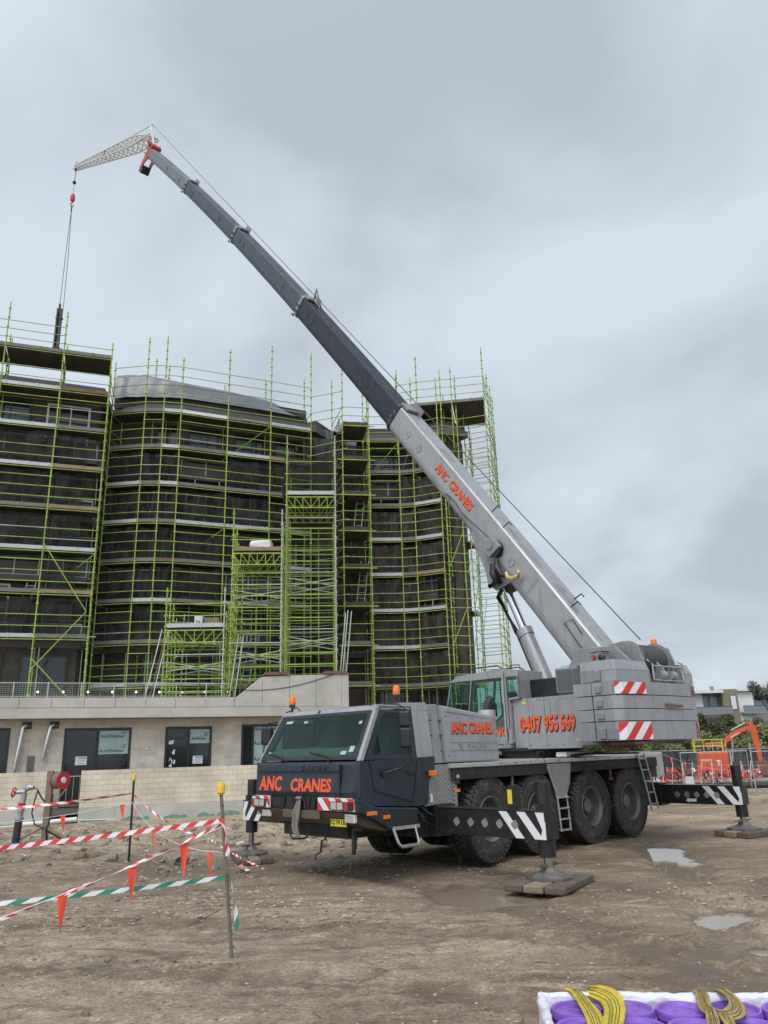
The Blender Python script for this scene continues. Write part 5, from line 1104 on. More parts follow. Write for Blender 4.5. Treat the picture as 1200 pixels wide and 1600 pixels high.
# ladders
def ladder(x0, x1, z0, z1, xo, w, rungs):
    mb = MB()
    for s_ in (0, w): mb.tube([(x0-s_, 1.40, z0), (x0-s_-xo*.5, 1.46, (z0+z1)/2), (x0-s_-xo, 1.50, z1)], .022, 6)
    for k in range(rungs): t = (k+.5)/rungs; mb.box(x0-w-xo*t, x0-xo*t, 1.40+.1*t-.03, 1.40+.1*t+.03, z0+(z1-z0)*t-.012, z0+(z1-z0)*t+.012)
    cp('ladder', mb, 'steel')
ladder(-5.16, 0, 1.68, .52, .18, .30, 5)
mb = MB(); mb.prism([(-1.80, 1.56), (-2.60, 1.56), (-2.52, 1.20), (-2.36, .95), (-2.02, .95), (-1.92, 1.3)], (0, 1.36, 0), X_, Z_, Y_*.012); 
l_ = cp('ladder_bracket', mb, 'silver_dark')
mb = MB()
for x in (-2.03, -2.34): mb.tube([(x, 1.385, 1.0), (x, 1.42, .36)], .018, 6)
for z in (.95, .76, .57, .38): mb.box(-2.34, -2.03, 1.37, 1.44, z-.012, z+.012)
mb.tube([(-1.80, 1.385, 1.5), (-2.03, 1.385, 1.0)], .022, 6); cp('ladder', mb, 'steel')
# outriggers
def outrigger(X, sgn, Yj, zb, hz_side=True, droop=0.0, zpad=0.10, zf=None):
    """box beam from the chassis to the jack; zb = beam centre height"""
    y0 = 1.0*sgn; y1 = (Yj+.12)*sgn; h = .19
    mb = MB(); a, b = sorted((y0, y1)); mb.box(X-.14, X+.14, a, b, zb-h, zb+h); mb.box(X-.19, X+.19, min(y0, 1.35*sgn), max(y0, 1.35*sgn), zb-h-.05, zb+h+.05)
    mb.box(X-.155, X+.155, a, b, zb+h, zb+h+.012)
    o = cp('outrigger_beam', mb, 'black', bevel=.01)
    for f_ in (-1, 1):
        mb = MB(); L_ = .85; fx = X+f_*.1415; xd = Y_*sgn if f_ > 0 else Y_*-sgn
        # V shaped white stripes near the end
        ye = (Yj+.105)
        for k in range(3):
            ys = ye-L_+.02+k*.33
            poly = [(ys, h-.01), (ys+.15, h-.01), (min(ys+.15+.30, ye), -h+.01), (ys+.30, -h+.01)]
            poly = [(min(p_[0], ye), p_[1]) for p_ in poly]
            mb.prism(poly, (fx, 0, zb), Y_*sgn, Z_, X_*f_*.003)
        mb.prism([(ye-.10, -h+.01), (ye, -h+.01), (ye, h*.35), (ye-.05, -.02)], (fx+f_*.0035, 0, zb), Y_*sgn, Z_, X_*f_*.003)
        cp('stripe_marking', mb, 'wsign', o, fix=True)
        for k in range(5):
            mb = MB(); y = (1.72+k*(Yj-2.1)/4.2)*sgn; c = Vector((fx, y, zb)); rr_ = [.060+.006*cos(4*j*2*pi/24+.6) for j in range(24)]
            mb.prism([(rr_[j]*cos(2*pi*j/24), rr_[j]*sin(2*pi*j/24)) for j in range(24)], c, Y_, Z_, X_*f_*.004); cp('cutout_marking', mb, 'silver_dark', o)
    mb = MB(); mb.cyl((X, Yj*sgn, zb-.34), (X, Yj*sgn, zb+.60), .105, n=20); mb.cyl((X, Yj*sgn, zb-.42), (X, Yj*sgn, zb-.2), .12, n=20); mb.obox((X, Yj*sgn, zb+.25), (.13, 0, 0), (0, .05, 0), (0, 0, .05)); j_ = cp('outrigger_jack', mb, 'black', o)
    mb = MB(); mb.cyl((X, Yj*sgn, zpad+.10), (X, Yj*sgn, zb-.36), .062, n=16); cp('jack_rod', mb, 'chrome', j_)
    mb = MB(); c = Vector((X, Yj*sgn, zpad)); mb.prism([(.34*cos(k*pi/4+pi/8), .34*sin(k*pi/4+pi/8)) for k in range(8)], c+Z_*.002, X_, Y_, Z_*.035)
    rg = [[c+Vector((r*cos(k*pi/4+pi/8), r*sin(k*pi/4+pi/8), z)) for k in range(8)] for r, z in ((.31, .037), (.13, .10), (.10, .15))]; mb.loft(rg); 
    mb.cyl(c+Vector((-.28, -.06, .19)), c+Vector((.26, .02, .185)), .014, n=6); mb.cyl(c+Vector((-.2, .1, .2)), c+Vector((.2, -.1, .17)), .012, n=6); mb.box(X-.2, X+.2, Yj*sgn-.03, Yj*sgn+.03, zpad+.16, zpad+.19)
    cp('jack_foot', mb, 'footsteel', j_)
    return o
outrigger(1.10, 1, 3.28, .80, zpad=.10)
outrigger(-6.28, 1, 3.02, .79, zpad=.12)
outrigger(1.20, -1, 3.90, .78, zpad=-.06)
outrigger(-6.10, -1, 3.1, .79, zpad=.12)
mb = MB(); mb.box(1.0, 1.2, 2.72, 2.80, 1.02, 1.34); mb.box(1.05, 1.10, 2.60, 2.72, 1.05, 1.25); cp('jack_control', mb, 'black'); mb = MB(); mb.box(1.202, 1.21, 2.72, 2.80, 1.08, 1.28); cp('control_label', mb, 'platey')
mb = MB(); lettering(mb, 'kN', (-6.137, 2.02, .66), (0, 1, 0), (0, 0, 1), .10, .05, 0, .01); mb.prism([(0, .04), (.07, 0), (.07, .02), (.24, .02), (.24, .08), (.07, .08), (.07, .10)], (-6.137, 1.90, .63), Y_, Z_, X_*.004); cp('arrow_sticker', mb, 'wsign')
# rear step block
mb = MB(); mb.box(-6.5, -6.16, .5, 1.3, 1.15, 1.68); cp('rear_step', mb, 'alu', bevel=.02)

# ---- superstructure
mb = MB(ST); mb.cyl((0, 0, 1.655), (0, 0, 1.80), .85, n=36); mb.cyl((0, 0, 1.80), (0, 0, 1.86), .95, n=36); cp('slewing_ring', mb, 'frame')
mb = SMB(); mb.box(-2.9, 1.4, -.85, .30, 1.87, 1.98); mb.box(-2.9, -1.0, -.95, .86, 1.87, 1.93)
mb.prism([(-2.9, 1.98), (-2.9, 3.30), (-2.45, 3.75), (-1.55, 3.78), (-1.2, 3.3), (.6, 2.6), (.9, 2.35), (.9, 1.98)], (0, -.50, 0), X_, Z_, Y_*.05)
mb.prism([(-2.9, 1.98), (-2.9, 3.30), (-2.45, 3.75), (-1.55, 3.78), (-1.2, 3.3), (.6, 2.6), (.9, 2.35), (.9, 1.98)], (0, .45, 0), X_, Z_, Y_*.05)
mb.box(-1.1, .3, -1.25, -.55, 1.9, 2.75)
cp('turntable_frame', mb, 'silver_dark', bevel=.015)
mb = SMB()
for (a, b) in ((-1.72, -.885), (-.875, -.04)): mb.box(a, b, .35, .87, 1.83, 2.85)
sp_ = cp('side_panel', mb, 'silver', bevel=.012)
mb = SMB(); mb.box(-1.95, -1.73, .35, .85, 1.86, 2.85); cp('rear_corner_panel', mb, 'silver_dark', bevel=.01)
mb = SMB()
for (t_, x0, w_) in (('0407', -.20, .58), ('955', -.84, .36), ('569', -1.26, .36)):
    lettering(mb, t_, (x0-.012, .873, 2.145), (-1, 0, 0), (0, 0, 1), w_, .33, 1, .05, ref=.03); lettering(mb, t_, (x0, .877, 2.165), (-1, 0, 0), (0, 0, 1), w_, .33, 0, .03)
cp('lettering', mb, ['orange_txt', 'black_txt'], sp_)
mb = SMB()
for x in (-1.66, -1.3, -.95, -.80, -.45, -.10):
    for z in (1.90, 2.79): mb.cyl((x, .87, z), (x, .876, z), .010, n=6)
cp('panel_bolt', mb, 'black', sp_)
# operator cab
cab = [(1.60, 1.95), (1.98, 2.55), (1.92, 2.85), (1.70, 3.36), (1.5, 3.46), (.1, 3.50), (-.30, 3.44), (-.36, 2.86), (-.02, 2.86), (-.02, 1.95)]
def cabframe(mb, y):
    P_ = {k: Vector((k[0], y, k[1])) for k in cab}
yL, yR = .95, .12
mb = SMB()
mb.loft([[Vector((x, y, z)) for x, z in [(1.62, 1.95), (1.80, 2.24), (-.0, 2.24), (-.0, 1.95)]] for y in (yR, yL)])
mb.loft([[Vector((x, y, z)) for x, z in [(1.74, 3.34), (1.5, 3.47), (.1, 3.51), (-.32, 3.45), (-.32, 3.33)]] for y in (yR, yR+.04, yL-.05, yL)])
mb.box(-.32, -.27, yR, yL, 2.87, 3.34); mb.box(-.02, .0, yR, yL, 1.95, 2.87)
def strut(mb, a, b, w=.06): mb.bar(ST_local(a), ST_local(b), w, w)
def ST_local(p): return Vector(p)
for y in (yR+.03, yL-.03):
    mb.bar((1.80, y, 2.22), (1.96, y, 2.56), .05, .06, up=(0, 1, 0)); mb.bar((1.96, y, 2.54), (1.72, y, 3.36), .05, .06, up=(0, 1, 0))
    mb.bar((.10, y, 1.97), (.10, y, 3.38), .06, .12, up=(1, 0, 0)); mb.bar((-.29, y, 2.86), (-.29, y, 3.36), .06, .06, up=(1, 0, 0)); mb.bar((1.06, y, 3.35), (1.25, y, 2.22), .05, .05, up=(0, 1, 0))
mb.bar((.0, yL-.03, 2.86), (-.29, yL-.03, 2.88), .05, .05)
oc = cp('operator_cab', mb, 'silver', bevel=.012)
mb = SMB(); mb.tube([(1.72, yL-.05, 3.42), (1.55, yL-.05, 3.56), (1.0, yL-.05, 3.60), (.3, yL-.05, 3.60), (.15, yL-.05, 3.52)], .014, 6); mb.tube([(1.72, yR+.05, 3.42), (1.55, yR+.05, 3.56), (1.0, yR+.05, 3.60), (.3, yR+.05, 3.60), (.15, yR+.05, 3.52)], .014, 6)
mb.tube([(-.05, yL-.1, 3.50), (-.05, yL-.1, 3.58), (-.3, yL-.1, 3.56), (-.3, yL-.1, 3.46)], .012, 5); cp('roof_rail', mb, 'black', oc)
mb = SMB(); mb.prism([(1.86, 2.26), (1.95, 2.55), (1.73, 3.32), (1.14, 3.32), (1.28, 2.26)], (0, yL-.012, 0), X_, Z_, Y_*.008); mb.prism([(1.20, 2.26), (1.02, 3.30), (.22, 3.30), (.20, 2.55), (.62, 2.26)], (0, yL-.012, 0), X_, Z_, Y_*.008)
mb.box(.03, -.25, yL-.012, yL-.004, 2.92, 3.30); mb.prism([(1.86, 2.26), (1.95, 2.55), (1.73, 3.32), (-.25, 3.32), (-.25, 2.92), (.1, 2.26)], (0, yR+.004, 0), X_, Z_, Y_*.008)
mb.loft([[Vector((1.83, y, 2.26)), Vector((1.96, y, 2.56)), Vector((1.965, y, 2.56)), Vector((1.835, y, 2.26))] for y in (yR+.04, yL-.04)]); mb.loft([[Vector((1.96, y, 2.56)), Vector((1.73, y, 3.34)), Vector((1.735, y, 3.34)), Vector((1.965, y, 2.56))] for y in (yR+.04, yL-.04)])
cp('cab_window', mb, 'clear', oc)
mb = SMB()   # black rubber frames of the door window
for P_ in ([(1.22, 2.26), (1.03, 3.31), (.21, 3.31), (.19, 2.55), (.60, 2.26)],):
    for a, b in zip(P_, P_[1:]+P_[:1]): mb.bar((a[0], yL-.002, a[1]), (b[0], yL-.002, b[1]), .012, .03, up=(0, 0, 1))
for a, b in (((1.87, 2.26), (1.96, 2.55)), ((1.96, 2.55), (1.74, 3.33)), ((1.74, 3.33), (1.14, 3.33)), ((1.14, 3.33), (1.28, 2.26))): mb.bar((a[0], yL-.002, a[1]), (b[0], yL-.002, b[1]), .012, .022, up=(0, 0, 1))
cp('window_seal', mb, 'black', oc)
mb = SMB(); mb.loft([[Vector((.15, y, 2.05)), Vector((.75, y, 2.05)), Vector((.75, y, 2.32)), Vector((.42, y, 2.34)), Vector((.30, y, 3.02)), Vector((.15, y, 3.02))] for y in (.3, .75)]); cp('seat', mb, 'seatgrey', oc, bevel=.04)
mb = SMB(); mb.box(1.1, 1.5, .2, .5, 2.24, 2.55); mb.box(1.0, 1.08, .2, .42, 2.55, 2.85); cp('console', mb, 'frame', oc, bevel=.02)
mb = SMB(); mb.cyl((1.28, .80, 2.2), (1.40, .98, 2.45), .012, n=6); mb.cyl((1.45, 1.05, 2.35), (1.40, 1.05, 2.75), .014); mb.obox((1.42, 1.08, 2.70), (.04, 0, 0), (0, .07, 0), (0, 0, .13)); cp('mirror', mb, 'black', oc, bevel=.02)
mb = SMB(); mb.cyl((.10, yL+.03, 1.95), (.10, yL+.03, 3.45), .022, n=8); mb.cyl((.16, yL+.02, 1.90), (.16, yL+.02, 2.1), .022); cp('grab_rail', mb, 'steel', oc)
mb = SMB(); mb.box(.0, 1.6, .5, .98, 1.86, 1.94); cp('cab_step', mb, 'checker', oc)
mb = SMB(); lettering(mb, 'ANC', (.64-.012, yL+.003, 2.10), (-1, 0, 0), (0, 0, 1), .56, .19, 1, .05, ref=.035); lettering(mb, 'ANC', (.64, yL+.007, 2.11), (-1, 0, 0), (0, 0, 1), .56, .19, 0, .035); cp('lettering', mb, ['orange_txt', 'black_txt'], oc)
# pale label strip on the inner far side of the operator cab
mb = SMB(); mb.box(.45, .85, yR+.03, yR+.035, 2.95, 3.1); cp('notice', mb, 'label', oc)
# radiator and black housing
mb = SMB(); mb.box(-1.90, -1.02, -.1, .60, 2.92, 3.42); rd = cp('oil_cooler', mb, 'silver_dark', bevel=.015)
mb = SMB()
for (x0, x1) in ((-1.86, -1.48), (-1.44, -1.06)):
    mb.box(x0, x1, .601, .606, 2.96, 3.38)
mbl = SMB()
for (x0, x1) in ((-1.86, -1.48), (-1.44, -1.06)):
    k = 0
    while k < 21: mbl.box(x0, x1, .607, .616, 2.965+k*.02, 2.973+k*.02); k += 1
    for j in range(10): xx = x0+j*(x1-x0)/9; mbl.box(xx-.003, xx+.003, .617, .621, 2.96, 3.38)
cp('grille_back', mb, 'black', rd); cp('grille', mbl, 'silver_dark', rd)
mb = SMB(); mb.tube([(-1.85, .4, 3.42), (-1.85, .4, 3.47), (-1.05, .4, 3.47), (-1.05, .4, 3.42)], .012, 5); cp('grab_rail', mb, 'alu', rd)
mb = SMB(); mb.box(-1.0, -.10, .0, .57, 2.90, 3.25)
for k in range(8): mb.box(-.98, -.12, .571, .58, 2.93+k*.04, 2.945+k*.04)
cp('hydraulic_tank', mb, 'black', bevel=.015)
mb = SMB(); mb.cyl((-.8, .42, 2.86), (-.62, .42, 2.86), .03, n=8); cp('filler_cap', mb, 'red')
# counterweight: stacked plates with gaps, slightly bulging rear face
cwl = [(1.945, 2.275, 1.42, 0), (2.29, 2.495, 1.42, .02), (2.51, 2.74, 1.42, .03), (2.755, 2.985, 1.43, .04), (3.00, 3.28, 1.30, .10)]
def cwring(z, wd, inset, xi): 
    return [Vector(p) for p in ((xi, -wd, z), (-2.92, -wd, z), (-3.03+inset, -wd*.90, z), (-3.13+inset, -wd*.45, z), (-3.16+inset, 0, z), (-3.13+inset, wd*.45, z), (-3.03+inset, wd*.90, z), (-2.92+inset, wd, z), (xi, wd, z))]
cw = None
for i, (z0, z1, wd, ins) in enumerate(cwl):
    if i < 4:
        mb = SMB(); mb.loft([cwring(z0, wd-(.015 if i == 0 else 0), ins*.5, -2.05), cwring(z1, wd, ins*.5, -2.05)]); o = cp('counterweight_plate', mb, 'silver', bevel=.012)
        if i == 0: cw = o
        mb = SMB()
        # side pocket
        mb.prism([(-.07, 0), (.07, 0), (.07, (z1-z0)*.62), (-.07, (z1-z0)*.62)], (-2.62, wd, z0+.03), X_, Z_, Y_*.035); cp('lifting_lug', mb, 'silver_dark', o, bevel=.02)
# top course in two shoulders with a notch for the winch
for (a, b) in ((.20, 1.30), (-1.36, -1.04)):
    mb = SMB(); r0 = [Vector(p) for p in ((-2.15, a, 3.0), (-2.98, a, 3.0), (-2.94, b, 3.0), (-2.15, b, 3.0))]; r1 = [Vector((p.x, p.y, 3.21)) for p in r0]; r2 = [Vector((max(p.x, -2.9), p.y*(.985), 3.40)) for p in r0]
    mb.loft([r0, r1]); mb.loft([[Vector((p.x, p.y, 3.216)) for p in r1], r2]); cp('counterweight_plate', mb, 'silver', bevel=.015)
mb = SMB(); mb.box(-2.5, -2.2, .6, 1.32, 3.0, 3.25); mb.prism([(-.07, 0), (.07, 0), (.07, .2), (-.07, .2)], (-2.55, 1.30, 3.02), X_, Z_, Y_*.05); cp('lifting_lug', mb, 'silver_dark', bevel=.02)
mb = SMB(); mb.box(-2.475, -2.465, 1.425, 1.434, 1.96, 2.98); cp('panel_gap', mb, 'black', cw)
def cwh(y0, y1, z0, h, n, sl_, w0=0):
    mb = SMB(); a = Vector((-2.935 if abs(y0) > 1.3 else -3.04, y0, z0)); 
    def px(y):   # rear surface x at y for wd 1.42
        ay = abs(y); pts = [(0, -3.16), (.639, -3.13), (1.278, -3.03), (1.42, -2.92)]
        for (q0, x0), (q1, x1) in zip(pts, pts[1:]):
            if ay <= q1: return x0+(x1-x0)*(ay-q0)/(q1-q0)
        return -2.92
    m_ = MB(); hazard(m_, (0, 0, 0), X_, Y_, abs(y1-y0), h, n, slant=sl_, w0=w0)
    cols = sorted(set([0, abs(y1-y0)]+[abs(y0)-q for q in (1.278, .639) if min(abs(y0), abs(y1)) < q < max(abs(y0), abs(y1))]))
    for f, mi in zip(m_.f, m_.m):
        P_ = [m_.v[i] for i in f]
        # split polygons at the bends of the rear face
        for c0, c1 in zip(cols, cols[1:]):
            poly = [(p.x, p.y, p.z) for p in P_]
            for lim, less in ((c0, False), (c1, True)):
                r = []
                for i in range(len(poly)):
                    p, q = poly[i], poly[(i+1) % len(poly)]; a_in = p[0] <= lim+1e-9 if less else p[0] >= lim-1e-9; b_in = q[0] <= lim+1e-9 if less else q[0] >= lim-1e-9
                    if a_in: r.append(p)
                    if a_in != b_in: t = (lim-p[0])/(q[0]-p[0]); r.append(tuple(p[j]+(q[j]-p[j])*t for j in range(3)))
                poly = r
                if len(poly) < 3: break
            if len(poly) >= 3:
                mb.add([(px(y0+(y1-y0)/abs(y1-y0)*p[0])-.006-p[2], y0+(y1-y0)/abs(y1-y0)*p[0], z0+p[1]) for p in poly], [tuple(range(len(poly)))], mi)
    cp('hazard_stripes', mb, ['rsign', 'wsign'], fix=False)
cwh(1.40, .62, 1.955, .31, 4, 1.0, .4); cwh(1.40, .66, 2.765, .21, 4, 1.0, .4); cwh(-1.10, -1.40, 1.96, .30, 4, -.5); cwh(-1.15, -1.40, 2.77, .20, 4, -.5)
mb = SMB()
for z in (2.05, 2.85): mb = SMB(); mb.box(-2.93, -2.70, 1.4215, 1.425, z-.08, z+.10); cp('worn_patch', mb, 'silver_dark')
mb = SMB(); mb.box(-3.17, -3.155, -.55, .1, 2.50, 2.505)
cp('worn_patch', mb, 'silver_dark')
mb = SMB(); mb.box(-3.168, -3.166, -.5, .05, 2.53, 2.58); mb.box(-3.167, -3.165, -.25, .1, 2.55, 2.60); cp('scrape', mb, 'rust')
# main winch
mb = SMB(); prof = [(-2.80, 3.05), (-2.86, 3.45), (-2.76, 3.74), (-2.45, 3.86), (-2.10, 3.82), (-1.90, 3.62), (-1.85, 3.05)]
mb.prism(prof, (0, .14, 0), X_, Z_, Y_*.04); mb.prism(prof, (0, -.98, 0), X_, Z_, Y_*.04); wi = cp('winch', mb, 'silver_dark', bevel=.01)
mb = SMB()
rr = [(.30, 0)]+[(.30+(.012 if i % 2 else 0), i*.018) for i in range(1, 55)]+[(.30, 1.05)]
mb.lathe(rr, (-2.45, -.94, 3.50), Y_, 28, smooth=False); cp('drum', mb, 'rope', wi)
mb = SMB(); mb.lathe([(.30, 0), (.385, .0), (.385, .02), (.30, .02)], (-2.45, -.90, 3.48), Y_, 28); mb.lathe([(.30, 0), (.385, .0), (.385, .02), (.30, .02)], (-2.45, .08, 3.48), Y_, 28); cp('drum_flange', mb, 'silver_dark', wi)
mb = SMB(); mb.tube([(-3.0, .12, 3.32), (-3.0, -.96, 3.32)], .018, 6); mb.tube([(-3.0, .12, 3.05), (-3.0, -1.0, 3.05)], .018, 6); mb.tube([(-3.0, .12, 3.05), (-3.0, .12, 3.35), (-2.9, .12, 3.45)], .018, 6); mb.tube([(-3.0, -.96, 3.05), (-3.0, -.96, 3.4), (-2.9, -.96, 3.45)], .022, 6)
for y in (-.25, -.62): mb.cyl((-2.95, y-.09, 3.16), (-2.95, y+.09, 3.16), .09, n=14); mb.cyl((-2.96, y-.1, 3.16), (-2.96, y+.1, 3.16), .03, n=8)
cp('winch_guard', mb, 'steel', wi)
beacon(-2.45, -.96, 3.76, wi, ST, .02)
mb = SMB(); mb.box(-2.4, -2.15, .62, .88, 3.28, 3.62); mb.box(-2.44, -2.12, .6, .9, 3.62, 3.64); lm = cp('lamp_housing', mb, 'silver_dark', bevel=.01)
mb = SMB(); mb.lathe([(.0, .03), (.07, .0), (.075, -.04), (.04, -.07), (0, -.07)], (-2.42, .93, 3.50), Vector((-.3, 1, 0)), 16); cp('work_lamp', mb, 'black', lm)
mb = SMB(); mb.cyl((-2.22, .88, 3.52), (-2.22, .93, 3.52), .04, n=12); cp('rear_lamp', mb, 'red', lm)
mb = SMB(); mb.tube([(-2.45, .5, 3.4), (-2.5, .4, 3.62), (-2.35, .2, 3.66), (-2.2, .1, 3.4)], .014, 5); mb.tube([(-1.9, .5, 3.30), (-2.0, .55, 3.50), (-2.2, .55, 3.52), (-2.3, .6, 3.3)], .018, 5); mb.tube([(-2.2, 1.2, 3.28), (-2.2, 1.1, 3.40), (-1.9, .9, 3.36), (-1.6, .6, 3.42)], .012, 5); cp('hose', mb, 'black')
mb = SMB()
for k in range(7): mb.cyl((-2.35+k*.06, .95-.25*k, 1.86), (-2.35+k*.06, .95-.25*k+.12, 1.86), .06, n=10)
cp('counterweight_pin', mb, 'rust')

# bolts, hinges, hoses and small plates that break up the big panels
for x in (1.22, .99):
    for z in (1.85, 2.1, 2.35): mb = MB(); mb.cyl((x, 1.2, z), (x, 1.245, z), .012, n=6); cp('panel_bolt', mb, 'frame')
for k in range(12): mb = MB(); mb.cyl((-.4-k*.45, 1.375, 1.612), (-.4-k*.45, 1.382, 1.612), .014, n=6); cp('panel_bolt', mb, 'frame')
mb = MB(); mb.tube([(1.55, 1.25, 1.02), (1.45, 1.32, .92), (1.30, 1.33, .85), (1.10, 1.30, .95)], .02, 6); mb.tube([(1.6, 1.2, 1.0), (1.5, 1.30, .80), (1.3, 1.30, .72)], .014, 6); mb.tube([(1.62, 1.15, 1.0), (1.56, 1.28, .9), (1.50, 1.30, .70), (1.42, 1.25, .60)], .017, 6); cp('hydraulic_hose', mb, 'black')
mb = MB(); mb.box(1.36, 1.41, 1.335, 1.342, 1.08, 1.20); cp('rating_label', mb, 'white')
for (x, z, w_, h_) in ((-.30, 2.74, .10, .05), (-1.62, 1.96, .12, .06)): mb = SMB(); mb.box(x-w_, x, .871, .874, z, z+h_); cp('rating_label', mb, 'platey', sp_)
mb = SMB()
for z in (1.98, 2.7): mb.box(-.06, .0, .86, .885, z, z+.09); mb.box(-1.76, -1.72, .86, .885, z, z+.09)
cp('hinge', mb, 'silver_dark', sp_)

# ---- boom
PB, PZ_, EL, SAG = 1.71, 3.53, radians(52.9), 2.37
def BT(p):   # (t along boom, y, h up from axis) -> crane frame
    t, y, h = p; h = h-SAG*(t/44.0)**2; return ST((-PB+t*cos(EL)-h*sin(EL), y, PZ_+t*sin(EL)+h*cos(EL)))
def boomsec(w, h):   # rounded-bottom box cross-section
    pts = [(w*.90, h), (w, h*.90), (w, -h*.45)]
    for k in range(1, 6): a = k/6*pi/2; pts.append((w*(.55+.45*cos(a)), -h*(.45+.55*sin(a))))
    return pts+[(-x, y) for x, y in reversed(pts)]
secs = [(-.9, 9.59, .325, .395, 'silver'), (8.9, 17.50, .305, .372, 'boomgrey'), (17.0, 25.41, .288, .352, 'boomgrey2'), (24.9, 33.32, .272, .336, 'boomgrey2'), (32.8, 41.1, .256, .322, 'boomtip')]
bo = []
for i, (t0, t1, w, h, m_) in enumerate(secs):
    mb = MB(BT); pr = boomsec(w, h); n = 10
    mb.loft([[Vector((t0+(t1-t0)*k/n, y, z)) for y, z in pr] for k in range(n+1)])
    o = cp('boom_section', mb, m_); bo.append(o)
    # collar
    mb = MB(BT); pr2 = boomsec(w+.03, h+.03); L_ = .16 if i else .10; tt = t1
    if i < 4:
        mb.loft([[Vector((t, y, z)) for y, z in pr2] for t in (tt-L_, tt+.02)]); cp('collar', mb, 'black' if i == 0 else 'silver_dark', o)
        mb = MB(BT)
        for k in range(16):
            if i == 0: a = k/16*2*pi; y = (w+.035)*cos(a); z = (h+.03)*sin(a); mb.obox((tt+.02, y*.98, z*.98), (.05, 0, 0), (0, .03, 0), (0, 0, .03))
            elif k < 5: mb.obox((tt-.05, (w+.045)*(-1 if k % 2 else 1), -h+.1*k), (.09, 0, 0), (0, .012, 0), (0, 0, .03))
        cp('wear_pad', mb, 'rust' if i == 0 else 'frame', o)
        mb = MB(BT); mb.box(tt-.35, tt+.03, -w*.8, w*.8, h+.03, h+.10); mb.box(tt-.5, tt+.03, -w*.6, -w*.5, h+.03, h+.22); 
        if i == 1: mb.tube([(tt-.3, 0, h+.1), (tt-1.2, .1, h+.12), (tt-.3, .1, h+.5), (tt-.3, 0, h+.1)], .03, 5)
        cp('rope_guide', mb, 'silver_dark', o)
    # seam lines and adjustment ports
    mb = MB(BT); mb.box(max(t0, -.2), t1-.3, w+.001, w+.006, -h*.46, -h*.44)
    if i == 0: mb.box(2.2, 2.21, w+.001, w+.006, -h*.4, h*.7)
    cp('weld_seam', mb, 'frame' if i else 'silver_dark', o)
    ports = {0: (8.6, 7.9, 3.1), 1: (16.6, 16.1, 11.5), 2: (24.5, 24.0, 19.2), 3: (32.3, 31.9, 27.5), 4: (34.5, 37)}[i]
    for tp_ in ports:
        mb = MB(BT)
        for k in range(10):
            a0 = -pi/2+k*pi/10; a1 = a0+pi/10; r = .12
            mb.bar((tp_-r*cos(a0), w+.006, .0+r*sin(a0)), (tp_-r*cos(a1), w+.006, r*sin(a1)), .012, .014)
        mb.box(tp_+.0, tp_+.06, w+.001, w+.006, -.07, .07); cp('inspection_port', mb, 'silver_dark' if i == 0 else 'black', o)
    for k in range(9):
        mb = MB(BT); tt_ = (t0+t1)/2+random.uniform(-.48, .40)*(t1-t0); tt_ = max(tt_, .2)
        mb.box(tt_, tt_+random.uniform(.1, .7), random.uniform(-.1, .1), random.uniform(.12, .2), h+.0, h+.003)
        cp('grease_streak', mb, 'black' if i else 'silver_dark', o)
# text on the boom
mb = MB(BT)
for (t_, t0, w_) in (('ANC', 6.92, .62), ('CRANES', 6.16, 1.12)):
    lettering(mb, t_, (t0-.012, .3265, -.04), (-1, 0, 0), (0, 0, 1), w_, .23, 1, .05, ref=.035); lettering(mb, t_, (t0, .331, -.025), (-1, 0, 0), (0, 0, 1), w_, .23, 0, .035)
cp('lettering', mb, ['orange_txt', 'black_txt'], bo[0])
# brackets and parked hook on the left flank, cylinder head below
mb = MB(BT); mb.prism([(2.75, -.30), (2.95, -.78), (3.25, -.85), (3.55, -.70), (4.6, -.40), (4.6, -.30)], (0, -.30, 0), X_, Z_, Y_*.05); mb.prism([(2.75, -.30), (2.95, -.78), (3.25, -.85), (3.55, -.70), (4.6, -.40), (4.6, -.30)], (0, .25, 0), X_, Z_, Y_*.05); mb.cyl((3.1, -.36, -.66), (3.1, .36, -.66), .12, n=18); cp('cylinder_bracket', mb, 'silver_dark', bo[0], bevel=.01)
mb = MB(BT); mb.cyl((3.62, .33, -.08), (3.62, .40, -.08), .20, n=24); mb.cyl((3.62, .41, -.08), (3.62, .46, -.08), .19, n=24); sh = cp('parked_hook_block', mb, 'black', bo[0])
mb = MB(BT); mb.prism([(3.50, .12), (3.85, .10), (4.0, -.10), (3.85, -.32), (3.55, -.30)], (0, .40, 0), X_, Z_, Y_*.10); mb.cyl((3.75, .50, -.08), (3.75, .53, -.08), .10, n=16); cp('cheek_plate', mb, 'silver_dark', sh, bevel=.02)
mb = MB(BT); mb.tube([(3.4, .42, -.20), (3.25, .44, -.32), (3.0, .44, -.34), (2.85, .44, -.25)], [.05, .07, .06, .05], 8); mb.tube([(3.4, .42, -.35), (3.2, .43, -.5), (3.0, .40, -.55), (3.1, .40, -.8)], [.07, .1, .11, .06], 8); cp('sheave_arm', mb, 'black', sh)
mb = MB(BT); mb.tube([(2.92, .46, -.20), (2.80, .47, -.24), (2.66, .47, -.16), (2.58, .47, -.02), (2.60, .47, .07), (2.68, .47, .07)], [.035, .055, .06, .055, .045, .025], 10); cp('hook', mb, 'brass', sh)
mb = MB(BT)
for (t_, y, a) in ((4.55, .2, .22), (3.9, .30, .2), (-.1+1.3, .2, .2), (1.5, -.2, .2)): mb.tube([(t_, y, .40), (t_-.05, y, .40+a), (t_-.15, y, .40+a)], .016, 5)
